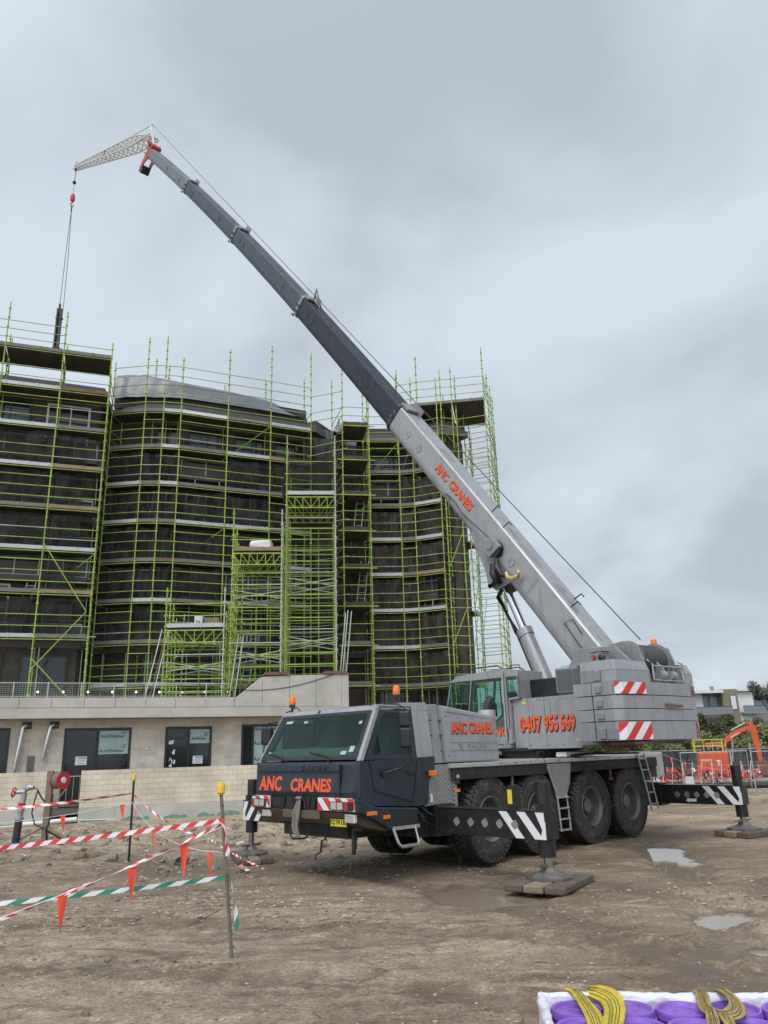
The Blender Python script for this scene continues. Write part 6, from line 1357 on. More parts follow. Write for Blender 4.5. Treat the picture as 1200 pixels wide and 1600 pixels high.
mb.tube([(6.0, .335, -.2), (5.6, .345, -.16), (5.2, .345, -.2), (4.4, .345, -.10), (3.9, .38, -.02)], .009, 4); mb.tube([(6.1, .335, -.25), (5.9, .36, -.18), (5.8, .36, -.24)], .012, 4)
mb.tube([(.5, .335, .25), (.9, .345, .30), (1.0, .345, .1), (.3, .36, .05)], .01, 4); cp('hose_clip', mb, 'frame', bo[0])
# luffing cylinder
lo = Vector((-.60, 0, 2.55)); topc = ST((0, 0, 0))
tb = Vector((-PB+3.1*cos(EL)+(.66)*sin(EL), 0, PZ_+3.1*sin(EL)-.66*cos(EL)))
dcy = (tb-lo).normalized(); Lc = (tb-lo).length
mb = SMB(); mb.cyl(lo, lo+dcy*(Lc*.60), .165, n=24); mb.cyl(lo+dcy*(Lc*.57), lo+dcy*(Lc*.62), .185, n=24); mb.cyl(lo-Y_*.3, lo+Y_*.3, .12); lc = cp('luffing_cylinder', mb, 'silver')
mb = SMB(); mb.cyl(lo+dcy*(Lc*.60), tb, .095, n=20); cp('rod', mb, 'chrome', lc)
mb = SMB(); mb.tube([lo+dcy*.8+Vector((.22, .05, 0)), lo+dcy*(Lc*.6)+Vector((.22, .05, 0))], .025, 6); mb.tube([lo+dcy*(Lc*.6)+Vector((.2, .05, 0)), tb+Vector((.18, .05, -.3)), tb], .06, 6); cp('pipe', mb, 'black', lc)
# boom head and lattice jib
TS = BT((41.1, 0, 0))
mb = MB(BT); mb.prism([(40.95, .32), (41.30, .50), (41.55, .40), (41.55, -.1), (41.65, -.75), (41.35, -.98), (41.22, -.6), (40.95, -.34)], (0, .20, 0), X_, Z_, Y_*.06); mb.prism([(40.95, .32), (41.30, .50), (41.55, .40), (41.55, -.1), (41.65, -.75), (41.35, -.98), (41.22, -.6), (40.95, -.34)], (0, -.26, 0), X_, Z_, Y_*.06)
mb.cyl((41.35, -.34, .42), (41.35, .34, .42), .12, n=14); mb.box(40.8, 41.2, -.28, .28, .34, .48); mb.box(41.2, 41.9, -.28, .28, -.2, -.14); mb.tube([(41.5, .27, .5), (41.2, .5, .6), (40.9, .5, .5)], .05, 6); bh = cp('boom_head', mb, 'red')
mb = MB(BT); mb.box(41.2, 41.7, -.24, .24, -1.25, -.80); cp('head_sheaves', mb, 'black', bh)
def IP(x, z, y=0): return ST((x, y, z))   # point in the boom plane
rootx, rootz, tipx, tipz = 24.9, 36.3, 39.75, 44.35
jd = Vector((tipx-rootx, 0, tipz-rootz)); JL = jd.length; jd.normalize(); ju = Vector((-jd.z, 0, jd.x))
def JP(u, y, h): p = Vector((rootx, 0, rootz))+jd*u+ju*h; return ST((p.x, y, p.z))
def halfw(u): f = u/JL; return (.34)*(1-.5*max(0, (f-.25)/.75)), (.10+.62*min(1, f/.18) if f < .18 else .72-.47*(f-.18)/.82)
jib = MB(); us = [JL*i/18 for i in range(19)]
C_ = []
for u in us:
    w, h = halfw(u); C_.append([JP(u, w, -h/2+.1), JP(u, -w, -h/2+.1), JP(u, -w*.8, h/2+.1), JP(u, w*.8, h/2+.1)])
for i in range(18):
    for k in range(4): jib.cyl(C_[i][k], C_[i+1][k], .045, n=6)
    for k in range(4):
        kk = (k+1) % 4; mid = (C_[i+1][kk]); jib.cyl(C_[i][k], mid, .024, n=5); jib.cyl(C_[i][kk].lerp(C_[i+1][kk], .5), C_[i+1][k], .02, n=5); jib.cyl(C_[i+1][k], C_[i+1][kk], .02, n=4)
ji = cp('lattice_jib', jib, 'white_steel')
jib = MB(); a_ = us[9]; w, h = halfw(a_); jib.add([C_[9][0], C_[9][3], C_[10][3], C_[10][0]], [(0, 1, 2, 3)]); cp('jib_panel', jib, 'rust', ji)
mb = MB(BT); mb2 = MB()
mh = IP(25.31, 37.55); mb2.cyl(IP(24.6, 35.5), mh, .06, n=6); mb2.cyl(IP(25.0, 36.0, .25), mh, .035, n=5); mb2.cyl(IP(25.0, 36.0, -.25), mh, .035, n=5); mb2.lathe([(.14, -.03), (.14, .03), (0, .03)], mh, (ST((0, 1, 0))-ST((0, 0, 0))), 12); cp('jib_mast', mb2, 'white_steel', ji)
mb2 = MB(); mb2.cyl(mh, JP(JL*.62, 0, .5), .018, n=4); mb2.cyl(mh, JP(JL*.98, 0, .3), .014, n=4); cp('pendant_rope', mb2, 'rope', ji)
mb2 = MB(); tipc = JP(JL+.05, 0, .1); mb2.lathe([(.0, -.05), (.22, -.05), (.22, .05), (0, .05)], tipc, (ST((0, 1, 0))-ST((0, 0, 0))), 16); mb2.cyl(tipc, tipc+Z_*.55, .03); mb2.cyl(tipc-Z_*.1, tipc-Z_*.3, .06); cp('jib_sheave', mb2, 'frame', ji)
# hoist rope over the boom
mb = MB(); wn = ST((-2.55, -.3, 3.90)); mb.cyl(wn, IP(25.2, 37.6), .013, n=5, cap=False); 
ball = tipc+Vector((0, 0, -1.35)); hkt = tipc+Vector((0, 0, -2.35)); hkb = tipc+Vector((0, 0, -3.5))
mb.cyl(tipc-Z_*.15, ball, .014, n=5); mb.cyl(tipc-jd.x*Vector((0, 0, 0))+(JP(JL-.35, 0, 0)-tipc), ball, .010, n=5); mb.cyl(ball, hkt, .014, n=5); cp('hoist_rope', mb, 'rope')
mb = MB(); mb.lathe([(0, -.12), (.1, -.1), (.14, 0), (.1, .1), (0, .12)], ball, Z_, 12); cp('rope_weight', mb, 'black')
mb = MB(); mb.lathe([(.03, 0), (.12, -.08), (.17, -.3), (.16, -.62), (.08, -.72), (.0, -.75)], hkt, Z_, 14); hb_ = cp('hook_block', mb, 'red')
mb = MB(); mb.tube([hkt-Z_*.72, hkt-Z_*.85, hkt+Vector((.12, 0, -.98)), hkt+Vector((.05, 0, -1.12)), hkt+Vector((-.1, 0, -1.06)), hkt+Vector((-.12, 0, -.95))], [.04, .05, .055, .055, .045, .02], 8); cp('hook', mb, 'red', hb_)
# slings and load (world coordinates)
Rw = Matrix.Translation((.69, 15.08, 0)) @ Matrix.Rotation(CRZ, 4, 'Z'); hook_w = Rw @ (hkt+Vector((0, 0, -1.1)))
ld = thing('steel_load', 'dark bundle of steel posts hanging upright from the crane hook', 'load', (hook_w.x, hook_w.y, hook_w.z-12.4))
for (dx_, w_, h0, h1) in ((-.14, .11, 0.25, 3.75), (.0, .12, 0, 3.4), (.12, .10, .1, 3.9-.2), (-.05, .09, .05, 4.1)):
    mb = MB(); mb.box(dx_-w_/2, dx_+w_/2, -.08, .08, h0, h1); mb.box(dx_-w_/2-.02, dx_+w_/2+.02, -.10, -.08, h0+.01, h1-.01); mb.build('steel_post', 'load', ld, bevel=.01)
mb = MB(); mb.box(-.24, .22, -.13, .12, .6, .68); mb.box(-.24, .22, -.13, .12, 2.9, 2.98); mb.build('tie_band', 'load', ld)
sg = thing('lifting_chain', 'pair of long thin chains running from the crane hook down to the load', 'chain', tuple(hook_w))
for x in (-.05, .12): mb = MB(); mb.tube([(0, 0, 0), (x*1.2, 0, -4.5), (x*1.6, 0, -8.5), (x*1.3, -.1, -9.6)], .022, 4); mb.build('chain', 'rope', sg)
mb = MB(); mb.cyl((0, 0, 0), (0, 0, -.45), .05, n=8); mb.build('shackle', 'black', sg)

# ------------------------------------------------------------ timber mats under the jacks
def lw(x, y): v = Rw @ Vector((x, y, 0)); return v.x, v.y
def mat_pad(x, y, zt, label, rot, n=3, L_=1.15, w=.30, th=.10):
    px, py = lw(x, y); g = thing('timber_mat', label, 'timber mat', (px, py, zt-th), CRZ+rot, 'timber mats under the outrigger feet')
    for k in range(n):
        q = MB(); q.box(-L_/2+random.uniform(-.05, .05), L_/2+random.uniform(-.05, .05), (k-n/2)*w+.008, (k+1-n/2)*w-.008, -.01, th); q.build('timber_beam', ('darktimber', 'timber', 'darktimber')[k % 3], g, bevel=.022)
    return g
mat_pad(1.10, 3.28, .10, 'grey timber mat at the puddle under the nearest front outrigger foot', radians(14), 3, 1.25, .30, .09)
mat_pad(-6.28, 3.02, .12, 'timber mat under the rear outrigger foot at the right side', radians(-10), 3, 1.05, .27, .11)
mat_pad(1.20, -3.90, -.06, 'long dark timber mat under the far front outrigger foot, near the barrier tape', radians(62), 3, 1.6, .24, .10)
mat_pad(-6.10, -3.1, .12, 'timber mat under the far rear outrigger foot behind the crane', 0, 3)

# ------------------------------------------------------------ stakes, tapes, flags
def stake(x, y, lx, ly, h, label, capm='yellow', r=.016, m_='rust', cap=True):
    z = gz(x, y); g = thing('marker_stake', label, 'stake', (x, y, z))
    q = MB(); q.cyl((0, 0, -.15), (lx, ly, h), r, n=8)
    for k in range(14): t = .06+k*.07; q.cyl((lx*t, ly*t, h*t), (lx*t, ly*t, h*t+.012), r*1.15, n=8)
    q.build('post', m_, g)
    if cap: q = MB(); q.lathe([(.0, .10), (.036, .095), (.042, .06), (.045, .0), (.02, -.02)], (lx, ly, h-.03), Z_, 12); q.build('cap', capm, g)
    return g
M['stakegrey'] = mat('dirty_stake', (.15, .125, .095), .8, 0, .3, 6, dirt=(.25, .2, .15), dirt_amt=.6)
stake(-1.59, 8.46, -.185, .05, 1.55, 'nearest leaning stake with yellow cap, striped tapes tied to it', m_='stakegrey', r=.018)
stake(-5.07, 16.05, 0, 0, 1.50, 'thin upright dark stake with yellow cap behind the red striped tape', m_='black', r=.022)
def ribbon(pts, w, ncol, m0, m1, label, cat='barrier tape', group=None, twist=0.0, stripe=.09, slant=.07, name='barrier_tape', seed=0, tilt=0.0):
    pts = [Vector(p) for p in pts]; D = []; acc = 0
    for a, b in zip(pts, pts[1:]):
        D.append((acc, a, b)); acc += (b-a).length
    def at(s):
        for s0, a, b in D:
            L_ = (b-a).length
            if s <= s0+L_+1e-6: return a.lerp(b, max(0, min(1, (s-s0)/L_)))
        return pts[-1]
    q = MB(); n = int(acc/stripe)*3; 
    def edge(s, v):
        p = at(s); d = (at(min(s+.05, acc))-at(max(s-.05, 0))).normalized(); up = (Z_-d*d.z).normalized(); sd_ = d.cross(up)
        ph = twist*s+tilt+.35*noise.noise(Vector((s*1.2, seed, 0))); return p+(up*cos(ph)+sd_*sin(ph))*w*(v-.5)
    st = acc/n
    for i in range(n):
        s0, s1 = i*st, (i+1)*st; sh_ = slant
        k = i//3 % 2
        vs = [edge(min(acc, max(0, s0+(v-.5)*sh_)), v) for v in (0, .5, 1)]+[edge(min(acc, max(0, s1+(v-.5)*sh_)), v) for v in (0, .5, 1)]
        q.add(vs, [(0, 3, 4, 1), (1, 4, 5, 2)], k)
    o = q.build(name, [m0, m1], fix=False); return tag(o, label, cat, group)
def sag(a, b, s, n=16): a = Vector(a); b = Vector(b); return [a.lerp(b, i/n)-Z_*s*4*(i/n)*(1-i/n) for i in range(n+1)]
st1 = lambda h: Vector((-1.59-.185*h/1.55, 8.46+.05*h/1.55, h))
ribbon(sag((-6.3, 9.3, .85), st1(1.25), .03), .046, 2, 'hazred', 'hazwhite', 'broad red and white striped tape stretched from the near stake to the left', stripe=.095, seed=1)
ribbon(sag((-5.2, 7.1, .10), st1(1.22), .10, 30), .034, 2, 'hazred', 'hazwhite', 'narrow twisted red and white tape running low beside the orange flags', twist=5, stripe=.07, seed=2)
ribbon(sag((-5.0, 7.9, .55), st1(.72), .02), .042, 2, 'hazgreen', 'hazwhite', 'green and white striped tape tied low on the near stake', stripe=.13, slant=.1, seed=3)
ribbon([st1(.76)+Vector((.02, -.02, 0)), st1(.60)+Vector((.05, -.03, 0)), st1(.45)+Vector((.06, -.02, 0)), st1(.25)+Vector((.07, -.03, 0))], .055, 2, 'hazgreen', 'hazwhite', 'loose green and white tape end hanging down the near stake', stripe=.10, twist=1.5, tilt=1.2, seed=4)
ribbon([st1(1.28)+Vector((-.02, -.02, 0)), st1(1.15)+Vector((.02, -.03, 0)), st1(1.05)+Vector((.02, -.03, 0)), st1(.92)+Vector((.03, -.03, 0))], .06, 2, 'hazred', 'hazwhite', 'red and white tape end wrapped around the near stake', stripe=.06, twist=6, seed=5)
ribbon(sag((-10.5, 15.9, .95), (-5.07, 16.02, 1.22), .10), .05, 2, 'hazred', 'hazwhite', 'red and white tape leading left from the far thin stake past the hydrant', stripe=.16, slant=.1, twist=.8, seed=6)
ribbon(sag((-5.05, 16.02, 1.2), (-3.4, 15.4, .42), .14)+sag((-3.4, 15.4, .42), (-1.9, 12.5, .25), .03)[1:], .035, 2, 'hazred', 'hazwhite', 'thin red and white tape falling from the far stake towards the ground on the right', stripe=.11, twist=4, seed=7)
pz_ = [lw(2.2+.12*k, -3.0+.25*k) for k in range(7)]
ribbon([(x, y, gz(x, y)+.05+.04*(i % 2)) for i, (x, y) in enumerate(pz_)], .07, 2, 'hazred', 'hazwhite', 'crumpled red and white tape lying on the ground behind the front bumper', stripe=.10, twist=3, seed=8)
# bunting
def bunting(pts, flags, label, size=.30, group=None):
    o_ = Vector(pts[0]); g = thing('flag_bunting', label, 'bunting', tuple(o_)); q = MB(); q.tube([Vector(p)-o_ for p in pts], .004, 4); q.build('cord', 'hazwhite', g)
    pts = [Vector(p) for p in pts]; L_ = [0]
    for a, b in zip(pts, pts[1:]): L_.append(L_[-1]+(b-a).length)
    for j, (f, sw) in enumerate(flags):
        s = f*L_[-1]; i = max(k for k in range(len(L_)-1) if L_[k] <= s+1e-9); t = (s-L_[i])/(L_[i+1]-L_[i]); c = pts[i].lerp(pts[i+1], t); d = (pts[i+1]-pts[i]).normalized()
        w = size*.31; hh = size
        def fn(u, v, c=c, d=d, j=j): 
            ww = w*(1-v*.93)*.5; b_ = .025*sin(v*3+j)*v; side_ = d.cross(Z_).normalized()
            return c-o_+d*(u-.5)*2*ww-Z_*(v*hh)+side_*(b_+.02*sin(u*3+j)*(1-v))+d*(sw*v*hh)
        q = MB(); q.grid(fn, 4, 8); q.build('flag', 'flag', g, fix=False)
fp = sag((-5.4, 7.0, .08), st1(1.2), .10, 30)
bunting(fp, [(.455, .02), (.62, .0), (.775, .04), (.90, .03)], 'cord of bright orange pennant flags coming down left from the near stake', .32)
bunting(sag((-10.2, 15.2, .82), (-5.07, 16.02, 1.05), .18), [(.24, -.1), (.475, .0), (.755, .1), (.965, .1)], 'cord with small orange flags left of the far thin stake', .30)
bunting(sag((-5.07, 16.02, 1.05), (-1.75, 8.5, .95), .22), [(.10, -.25), (.40, -.3), (.93, .05)], 'cord with small orange flags between the far and the near stake', .28)

# ------------------------------------------------------------ hose reel on its post, hydrant, pipe
g = thing('hose_reel_stand', 'timber post with splayed feet carrying a red hose reel by the block wall', 'hose reel', (-8.17, 19.5, gz(-8.17, 19.5)))
q = MB(); q.box(-.07, .07, -.05, .05, -.1, 1.62); q.build('post', 'timber', g, bevel=.006)
for s_ in (-1, 1): q = MB(); q.bar((0, -.02, .38), (s_*.75, -.15, .0), .09, .045); q.build('foot_brace', 'timber', g, bevel=.005)
q = MB(); q.bar((0, .05, .3), (.1, .9, 0), .09, .045); q.build('foot_brace', 'timber', g)
ax_ = Vector((.88, -.47, 0)).normalized(); c = Vector((.27, -.08, 1.40)); q = MB(); q.lathe([(.05, -.12), (.20, -.12), (.20, -.10), (.14, -.10)], c, ax_, 28); q.lathe([(.14, .10), (.20, .10), (.20, .12), (.05, .125), (.0, .125)], c, ax_, 28); rl = q.build('reel', 'red', g)
q = MB()
for k in range(7): q.lathe([(.12+.045, -.09+k*.028-.014), (.12+.063, -.09+k*.028), (.12+.045, -.09+k*.028+.014)], c, ax_, 28)
q.tube([c+Vector((.2, -.1, -.2)), c+Vector((.1, -.15, -.36)), c+Vector((0, -.1, -.3))], .018, 6); q.build('hose', 'sling', rl)
q = MB(); q.lathe([(0, .15), (.065, .145), (.075, .128)], c, ax_, 18); q.build('hub', 'white', rl)
q = MB(); q.tube([(.12, -.06, 1.1), (.13, -.08, .6), (.05, -.08, .3), (.08, -.06, .05)], .016, 6); q.build('supply_hose', 'black', g)
hy = thing('hydrant_standpipe', 'grey standpipe with red valve wheel and short hose on the left', 'hydrant', (-8.76, 19.3, gz(-8.76, 19.3)))
q = MB(); q.cyl((0, 0, 0), (.03, 0, .55), .085, n=16); q.build('base_pipe', 'pipe', hy)
q = MB(); q.cyl((.03, 0, .5), (.1, 0, 1.15), .065, n=16); q.cyl((.03, 0, .56), (.035, 0, .62), .10, n=16); q.cyl((.04, 0, .75), (.045, 0, .80), .09, n=16); q.tube([(.1, 0, 1.12), (.12, 0, 1.24), (.22, 0, 1.28), (.30, 0, 1.26)], [.07, .08, .075, .05], 12); q.cyl((-.08, -.02, 1.17), (.12, 0, 1.18), .05); q.build('riser', 'steel', hy)
q = MB(); q.cyl((.06, 0, .86), (.065, 0, .93), .08, n=12); q.build('clamp', 'red', hy)
q = MB(); cc = Vector((-.14, -.04, 1.17)); q.tube([cc+Vector((.02*sin(2*pi*k/16), .10*cos(2*pi*k/16), .10*sin(2*pi*k/16))) for k in range(17)], .016, 6); [q.cyl(cc, cc+Vector((0, .1*cos(a), .1*sin(a))), .01, n=5) for a in (0, 2.1, 4.2)]; q.cyl(cc, cc+Vector((.1, .02, 0)), .03); q.build('valve_wheel', 'red', hy)
q = MB(); q.tube([(.30, 0, 1.26), (.42, -.02, 1.22), (.36, -.03, .95), (.33, -.03, .7), (.42, -.02, .45), (.62, 0, .36)], .016, 6); q.tube([(.40, 0, 1.2), (.52, 0, 1.02), (.60, 0, .94)], .02, 6); q.build('hose', 'black', hy)
q = MB(); q.lathe([(.14, 0), (.15, .06), (.10, .08)], (0, 0, -.01), Z_, 14); q.build('foot_flange', 'blue', hy)
q = MB(); z = gz(-8.0, 21.4)+.25; q.tube([(-9.35, 20.9, z-.02), (-8.9, 21.0, z), (-8.1, 21.2, z+.05)], .06, 10); q.tube([(-11, 20.6, z-.1), (-9.3, 20.9, z-.04)], .022, 6); q.tube([(-8.1, 21.2, z+.03), (-7.2, 21.5, z)], .015, 6); tag(q.build('drain_pipe', 'pvc'), 'white plastic pipe lying on the dirt behind the hydrant', 'pipe')

# ------------------------------------------------------------ stones
import bmesh
def rockmesh(name, m_, sd_, sx=1, sy=1, sz=.65):
    b = bmesh.new(); bmesh.ops.create_icosphere(b, subdivisions=2, radius=1)
    for v in b.verts:
        n_ = noise.noise(v.co*1.3+Vector((sd_, 0, 0)))*.6+noise.noise(v.co*4+Vector((0, sd_, 0)))*.22; v.co = v.co*(1+n_); v.co = Vector((v.co.x*sx, v.co.y*sy, v.co.z*sz))
        rr_ = random.Random(int(sd_*10))
        for pl in [Vector((rr_.gauss(0, 1), rr_.gauss(0, 1), rr_.gauss(0, .7)+.3)) for _ in range(6)]:
            d = v.co.dot(pl.normalized())
            if d > .52: v.co -= pl.normalized()*(d-.52)*.95
    me = bpy.data.meshes.new(name); b.to_mesh(me); b.free(); me.materials.append(M[m_]); me.polygons.foreach_set('use_smooth', [False]*len(me.polygons)); return me
RM = [rockmesh('stone', 'stone' if i % 3 else 'stone_grey', i*3.7, random.uniform(.9, 1.3), random.uniform(.7, 1), random.uniform(.5, .75)) for i in range(7)]
def rock(i, x, y, s, label, group=None, bury=.25):
    o = bpy.data.objects.new('stone', RM[i % 7]); S.collection.objects.link(o); o.location = (x, y, gz(x, y)+s*(.5-bury)*.6); o.scale = (s, s, s); o.rotation_euler = (0, random.uniform(-.2, .2), random.uniform(0, 6)); return tag(o, label, 'stone', group)
rock(1, -4.35, 16.6, .30, 'large tan boulder just right of the far thin stake'); rock(3, -5.42, 16.1, .22, 'grey stone at the foot of the far thin stake')
rock(2, -4.75, 17.4, .16, 'pale grey stone on the rubble behind the tan boulder'); rock(0, -8.2, 16.9, .20, 'flat grey stone in the dirt at the left below the striped tape')
rock(4, -2.9, 8.1, .045, 'small orange brown stone left of the near stake base'); rock(5, -2.42, 6.85, .05, 'pale pebble alone on the bare mud at the lower left')
rock(6, -3.3, 15.5, .13, 'reddish stone right of the tan boulder'); rock(1, -7.3, 16.0, .12, 'yellowish stone in the rubble left of the far stake')
for i in range(230):
    x = random.uniform(-12, -1.0); y = random.uniform(14.2, 25) if i % 4 else random.uniform(6, 14); s = random.choice((.03, .04, .05, .06, .08, .10, .14))*(1 if y > 14 else .38)
    if y < 14 and x < -5: x *= .5
    rock(i, x, y, s, 'small rough stone lying loose on the muddy ground', 'small stones scattered over the mud')
q = MB(); rn = random.Random(3)
oct_ = [(1, 0, 0), (0, 1, 0), (-1, 0, 0), (0, -1, 0), (0, 0, 1), (0, 0, -1)]; of = [(0, 1, 4), (1, 2, 4), (2, 3, 4), (3, 0, 4), (1, 0, 5), (2, 1, 5), (3, 2, 5), (0, 3, 5)]
for i in range(14000):
    y = rn.uniform(4.2, 24)**1.0; y = 4.2+(y-4.2)*(.35+.65*rn.random()); x = rn.uniform(-.62, .55)*y+rn.uniform(-1, 1)
    if x > 0 and rn.random() < .55: continue
    if noise.noise(Vector((x*.6, y*.6, 4))) < -.12+.2*rn.random() and rn.random() < .75: continue
    if any(((x-p[0])/1.1)**2+((y-p[1])/1.1)**2 < max(p[2], p[3])**2*1.6 for p in PUD): continue
    s = rn.choice((.005, .007, .009, .012, .016, .022))*(1.0 if y < 10 else 1.7); z = gz(x, y)
    q.add([(x+a*s*rn.uniform(.6, 1.4), y+b_*s*rn.uniform(.6, 1.4), z+c*s*.6+s*.15) for a, b_, c in oct_], of, rn.choice((0, 0, 0, 0, 1, 1, 1, 2)))
M['gravelm'] = mat('earth_clods', (.34, .265, .19), .95, 0, .3, 20); M['gravelm2'] = mat('earth_clods_dark', (.21, .155, .105), .95, 0, .3, 20)
tag(q.build('gravel', ['gravelm', 'gravelm2', 'stone'], fix=False), kind='stuff')
q = MB()
for i in range(26):
    y = rn.uniform(5, 13); x = rn.uniform(-.4, .45)*y; a = rn.uniform(0, pi); l_ = rn.uniform(.04, .16); z = gz(x, y)+.008; q.cyl((x, y, z), (x+cos(a)*l_, y+sin(a)*l_, z+.006), .004, n=4)
tag(q.build('twigs', 'darktimber'), kind='stuff')
x, y = -1.95, 8.55; q = MB(); q.tube([(x+.2, y, gz(x, y)+.42), (x, y, gz(x, y)+.33), (x-.12, y, gz(x, y)+.28)], .003, 4); 
tag(q.build('tie_wire', 'black'), 'thin bent tie wire sticking out beside the near stake', 'wire')

q = MB()
for i in range(320):
    x = rn.uniform(-11, .5); y = rn.uniform(21, 28.5) if i % 3 else rn.uniform(16, 21); s = rn.uniform(.02, .09); z = gz(x, y); a = rn.uniform(0, 3); ux = Vector((cos(a), sin(a), rn.uniform(-.3, .3)))*s; vx = Vector((-sin(a), cos(a), rn.uniform(-.3, .3)))*s*.6
    q.obox((x, y, z+s*.2), ux, vx, Vector((0, 0, s*.35)), rn.choice((0, 0, 1, 2)))
tag(q.build('rubble', ['stone', 'gravelm', 'concrete'], fix=False), kind='stuff')

# ------------------------------------------------------------ pallet of purple buckets
PR = radians(-6); pg = thing('bucket_pallet', 'white wrapped load of purple lidded buckets in the lower right corner', 'pallet', (.865, 5.42, 0), PR)
ZT = .42
def wrapwall(a, b, out_, seed):
    """plastic film: up the outside, a puffed roll at the rim, then a little way down inside"""
    a = Vector(a); b = Vector(b); out_ = Vector(out_)
    prof = [(0, 0), (.004, .12), (.006, .24), (.004, .34), (.010, .40), (.004, .445), (-.020, .455), (-.042, .44), (-.050, .41), (-.052, .36)]
    def fn(u, v):
        t = v*(len(prof)-1); i = min(int(t), len(prof)-2); f = t-i; o = prof[i][0]*(1-f)+prof[i+1][0]*f; z = prof[i][1]*(1-f)+prof[i+1][1]*f
        w = noise.noise(Vector((u*9+seed, v*5, seed)))*.016+noise.noise(Vector((u*30+seed, v*11, seed)))*.007
        return a.lerp(b, u)+out_*(o+w)+Z_*(z+.012*noise.noise(Vector((u*12, 1, seed)))*(v > .4)+.006*noise.noise(Vector((u*40, 3, seed)))*(v > .4))
    return fn
q = MB(); x0, x1, y0, y1 = 0, 1.83, -1.2, 0
q.grid(wrapwall((x0, y1, 0), (x1, y1, 0), (0, 1, 0), 1), 150, 27); q.grid(wrapwall((x0, y0, 0), (x0, y1, 0), (-1, 0, 0), 2), 100, 27); q.grid(wrapwall((x1, y0, 0), (x1, y1, 0), (1, 0, 0), 3), 80, 27); q.grid(wrapwall((x0, y0, 0), (x1, y0, 0), (0, -1, 0), 4), 100, 27)
q.build('plastic_wrap', 'wrap', pg, fix=False)
q = MB(); q.grid(lambda u, v: Vector((x0+.02+u*(x1-.04), y0+.02+v*1.16, .345+.012*noise.noise(Vector((u*20, v*14, 0))))), 60, 40); q.build('film_layer', 'wrap', pg, fix=False)
q = MB(); q.box(x0+.03, x1-.03, y0+.03, y1-.03, .02, .12); q.build('pallet_base', 'timber', pg)
def bucket(x, y, r=.147):
    q = MB(); q.lathe([(r*.84, ZT-.30), (r*.95, ZT-.07), (r*.98, ZT-.05)], (x, y, 0), Z_, 36); b_ = q.build('bucket', 'bucket', pg)
    q = MB(); q.lathe([(0, ZT-.020), (r*.28, ZT-.019), (r*.30, ZT-.016), (r*.34, ZT-.019), (r*.78, ZT-.020), (r*.82, ZT-.017), (r*.87, ZT-.001), (r*.93, ZT+.004), (r*.985, ZT+.002), (r, ZT-.008), (r*.995, ZT-.040), (r*.96, ZT-.042)], (x, y, 0), Z_, 48)
    for k in range(24): a = 2*pi*k/24; c = Vector((x+cos(a)*r*.998, y+sin(a)*r*.998, ZT-.026)); q.obox(c, Vector((-sin(a), cos(a), 0))*.008, Vector((cos(a), sin(a), 0))*.0025, Z_*.012)
    q.build('lid', 'purple', b_)
for j in range(3):
    for i in range(6): bucket(.205+i*.2985, -.20-.302*j+(.008 if i % 2 else 0))
def strap(pts, w, m_, label, seed, tw=.5):
    pts = [Vector(p) for p in pts]; n = 12*(len(pts)-1)
    def cr_(t):
        t = t*(len(pts)-1); i = min(int(t), len(pts)-2); f = t-i; p0, p1, p2, p3 = pts[max(i-1, 0)], pts[i], pts[i+1], pts[min(i+2, len(pts)-1)]
        return .5*((2*p1)+(p2-p0)*f+(2*p0-5*p1+4*p2-p3)*f*f+(3*p1-p0-3*p2+p3)*f**3)
    q = MB(); rings_ = []; last = None
    for i in range(n+1):
        t = i/n; c = cr_(t); d = (cr_(min(1, t+.01))-cr_(max(0, t-.01))).normalized(); s_ = d.cross(Z_)
        if s_.length < .3 and last: s_ = last-d*last.dot(d)
        s_.normalize(); last = s_; u = s_.cross(d); ph = tw*sin(t*5+seed); s2 = s_*cos(ph)+u*sin(ph); u2 = u*cos(ph)-s_*sin(ph); k = []
        for v in range(9):
            e_ = (v/8-.5); k.append(c+s2*e_*w*(1+.12*sin(t*9+seed))+u2*(.007*sin(v*1.9+seed+t*7)))
        rings_.append(k+[p-u2*.006 for p in reversed(k)])
    q.loft(rings_, 0, True, True)
    for lx_ in (.28, .42, .58, .72):
        a = []
        for i in range(n+1): j = lx_*8; f = j-int(j); p = rings_[i][int(j)].lerp(rings_[i][int(j)+1], f); a.append(p+(rings_[i][4]-rings_[i][13]).normalized()*.0012)
        q.tube(a, .0022, 4, 1)
    return tag(q.build('lifting_sling', [m_, 'strapline']), label, 'sling', 'lifting slings on the purple buckets')
def strap_at(pts, w, m_, label, seed, tw=.5): return strap([(x-.05, y-.06, min(z, .468)) for x, y, z in pts], w, m_, label, seed, tw)
strap_at([(1.09, 5.56, .22), (1.10, 5.52, .42), (1.13, 5.43, .485), (1.145, 5.26, .455), (1.14, 5.02, .45), (1.10, 4.75, .45), (1.06, 4.55, .44)], .085, 'strapy', 'bright yellow lifting sling lying over the leftmost purple buckets', 1, .35)
strap_at([(1.20, 5.56, .22), (1.21, 5.51, .42), (1.245, 5.41, .485), (1.30, 5.28, .49), (1.275, 5.07, .49), (1.19, 4.80, .49), (1.12, 4.55, .47)], .115, 'strapy', 'folded yellow lifting sling hooked over the edge beside the leftmost one', 3, .5)
strap_at([(1.86, 5.48, .22), (1.865, 5.43, .42), (1.86, 5.32, .485), (1.80, 5.10, .455), (1.82, 4.95, .46), (1.90, 4.95, .47), (1.98, 5.10, .465), (2.0, 5.27, .485), (1.99, 5.40, .44), (1.98, 5.46, .2)], .085, 'strapb', 'worn khaki lifting sling looped like a U over the back edge', 2, .5)
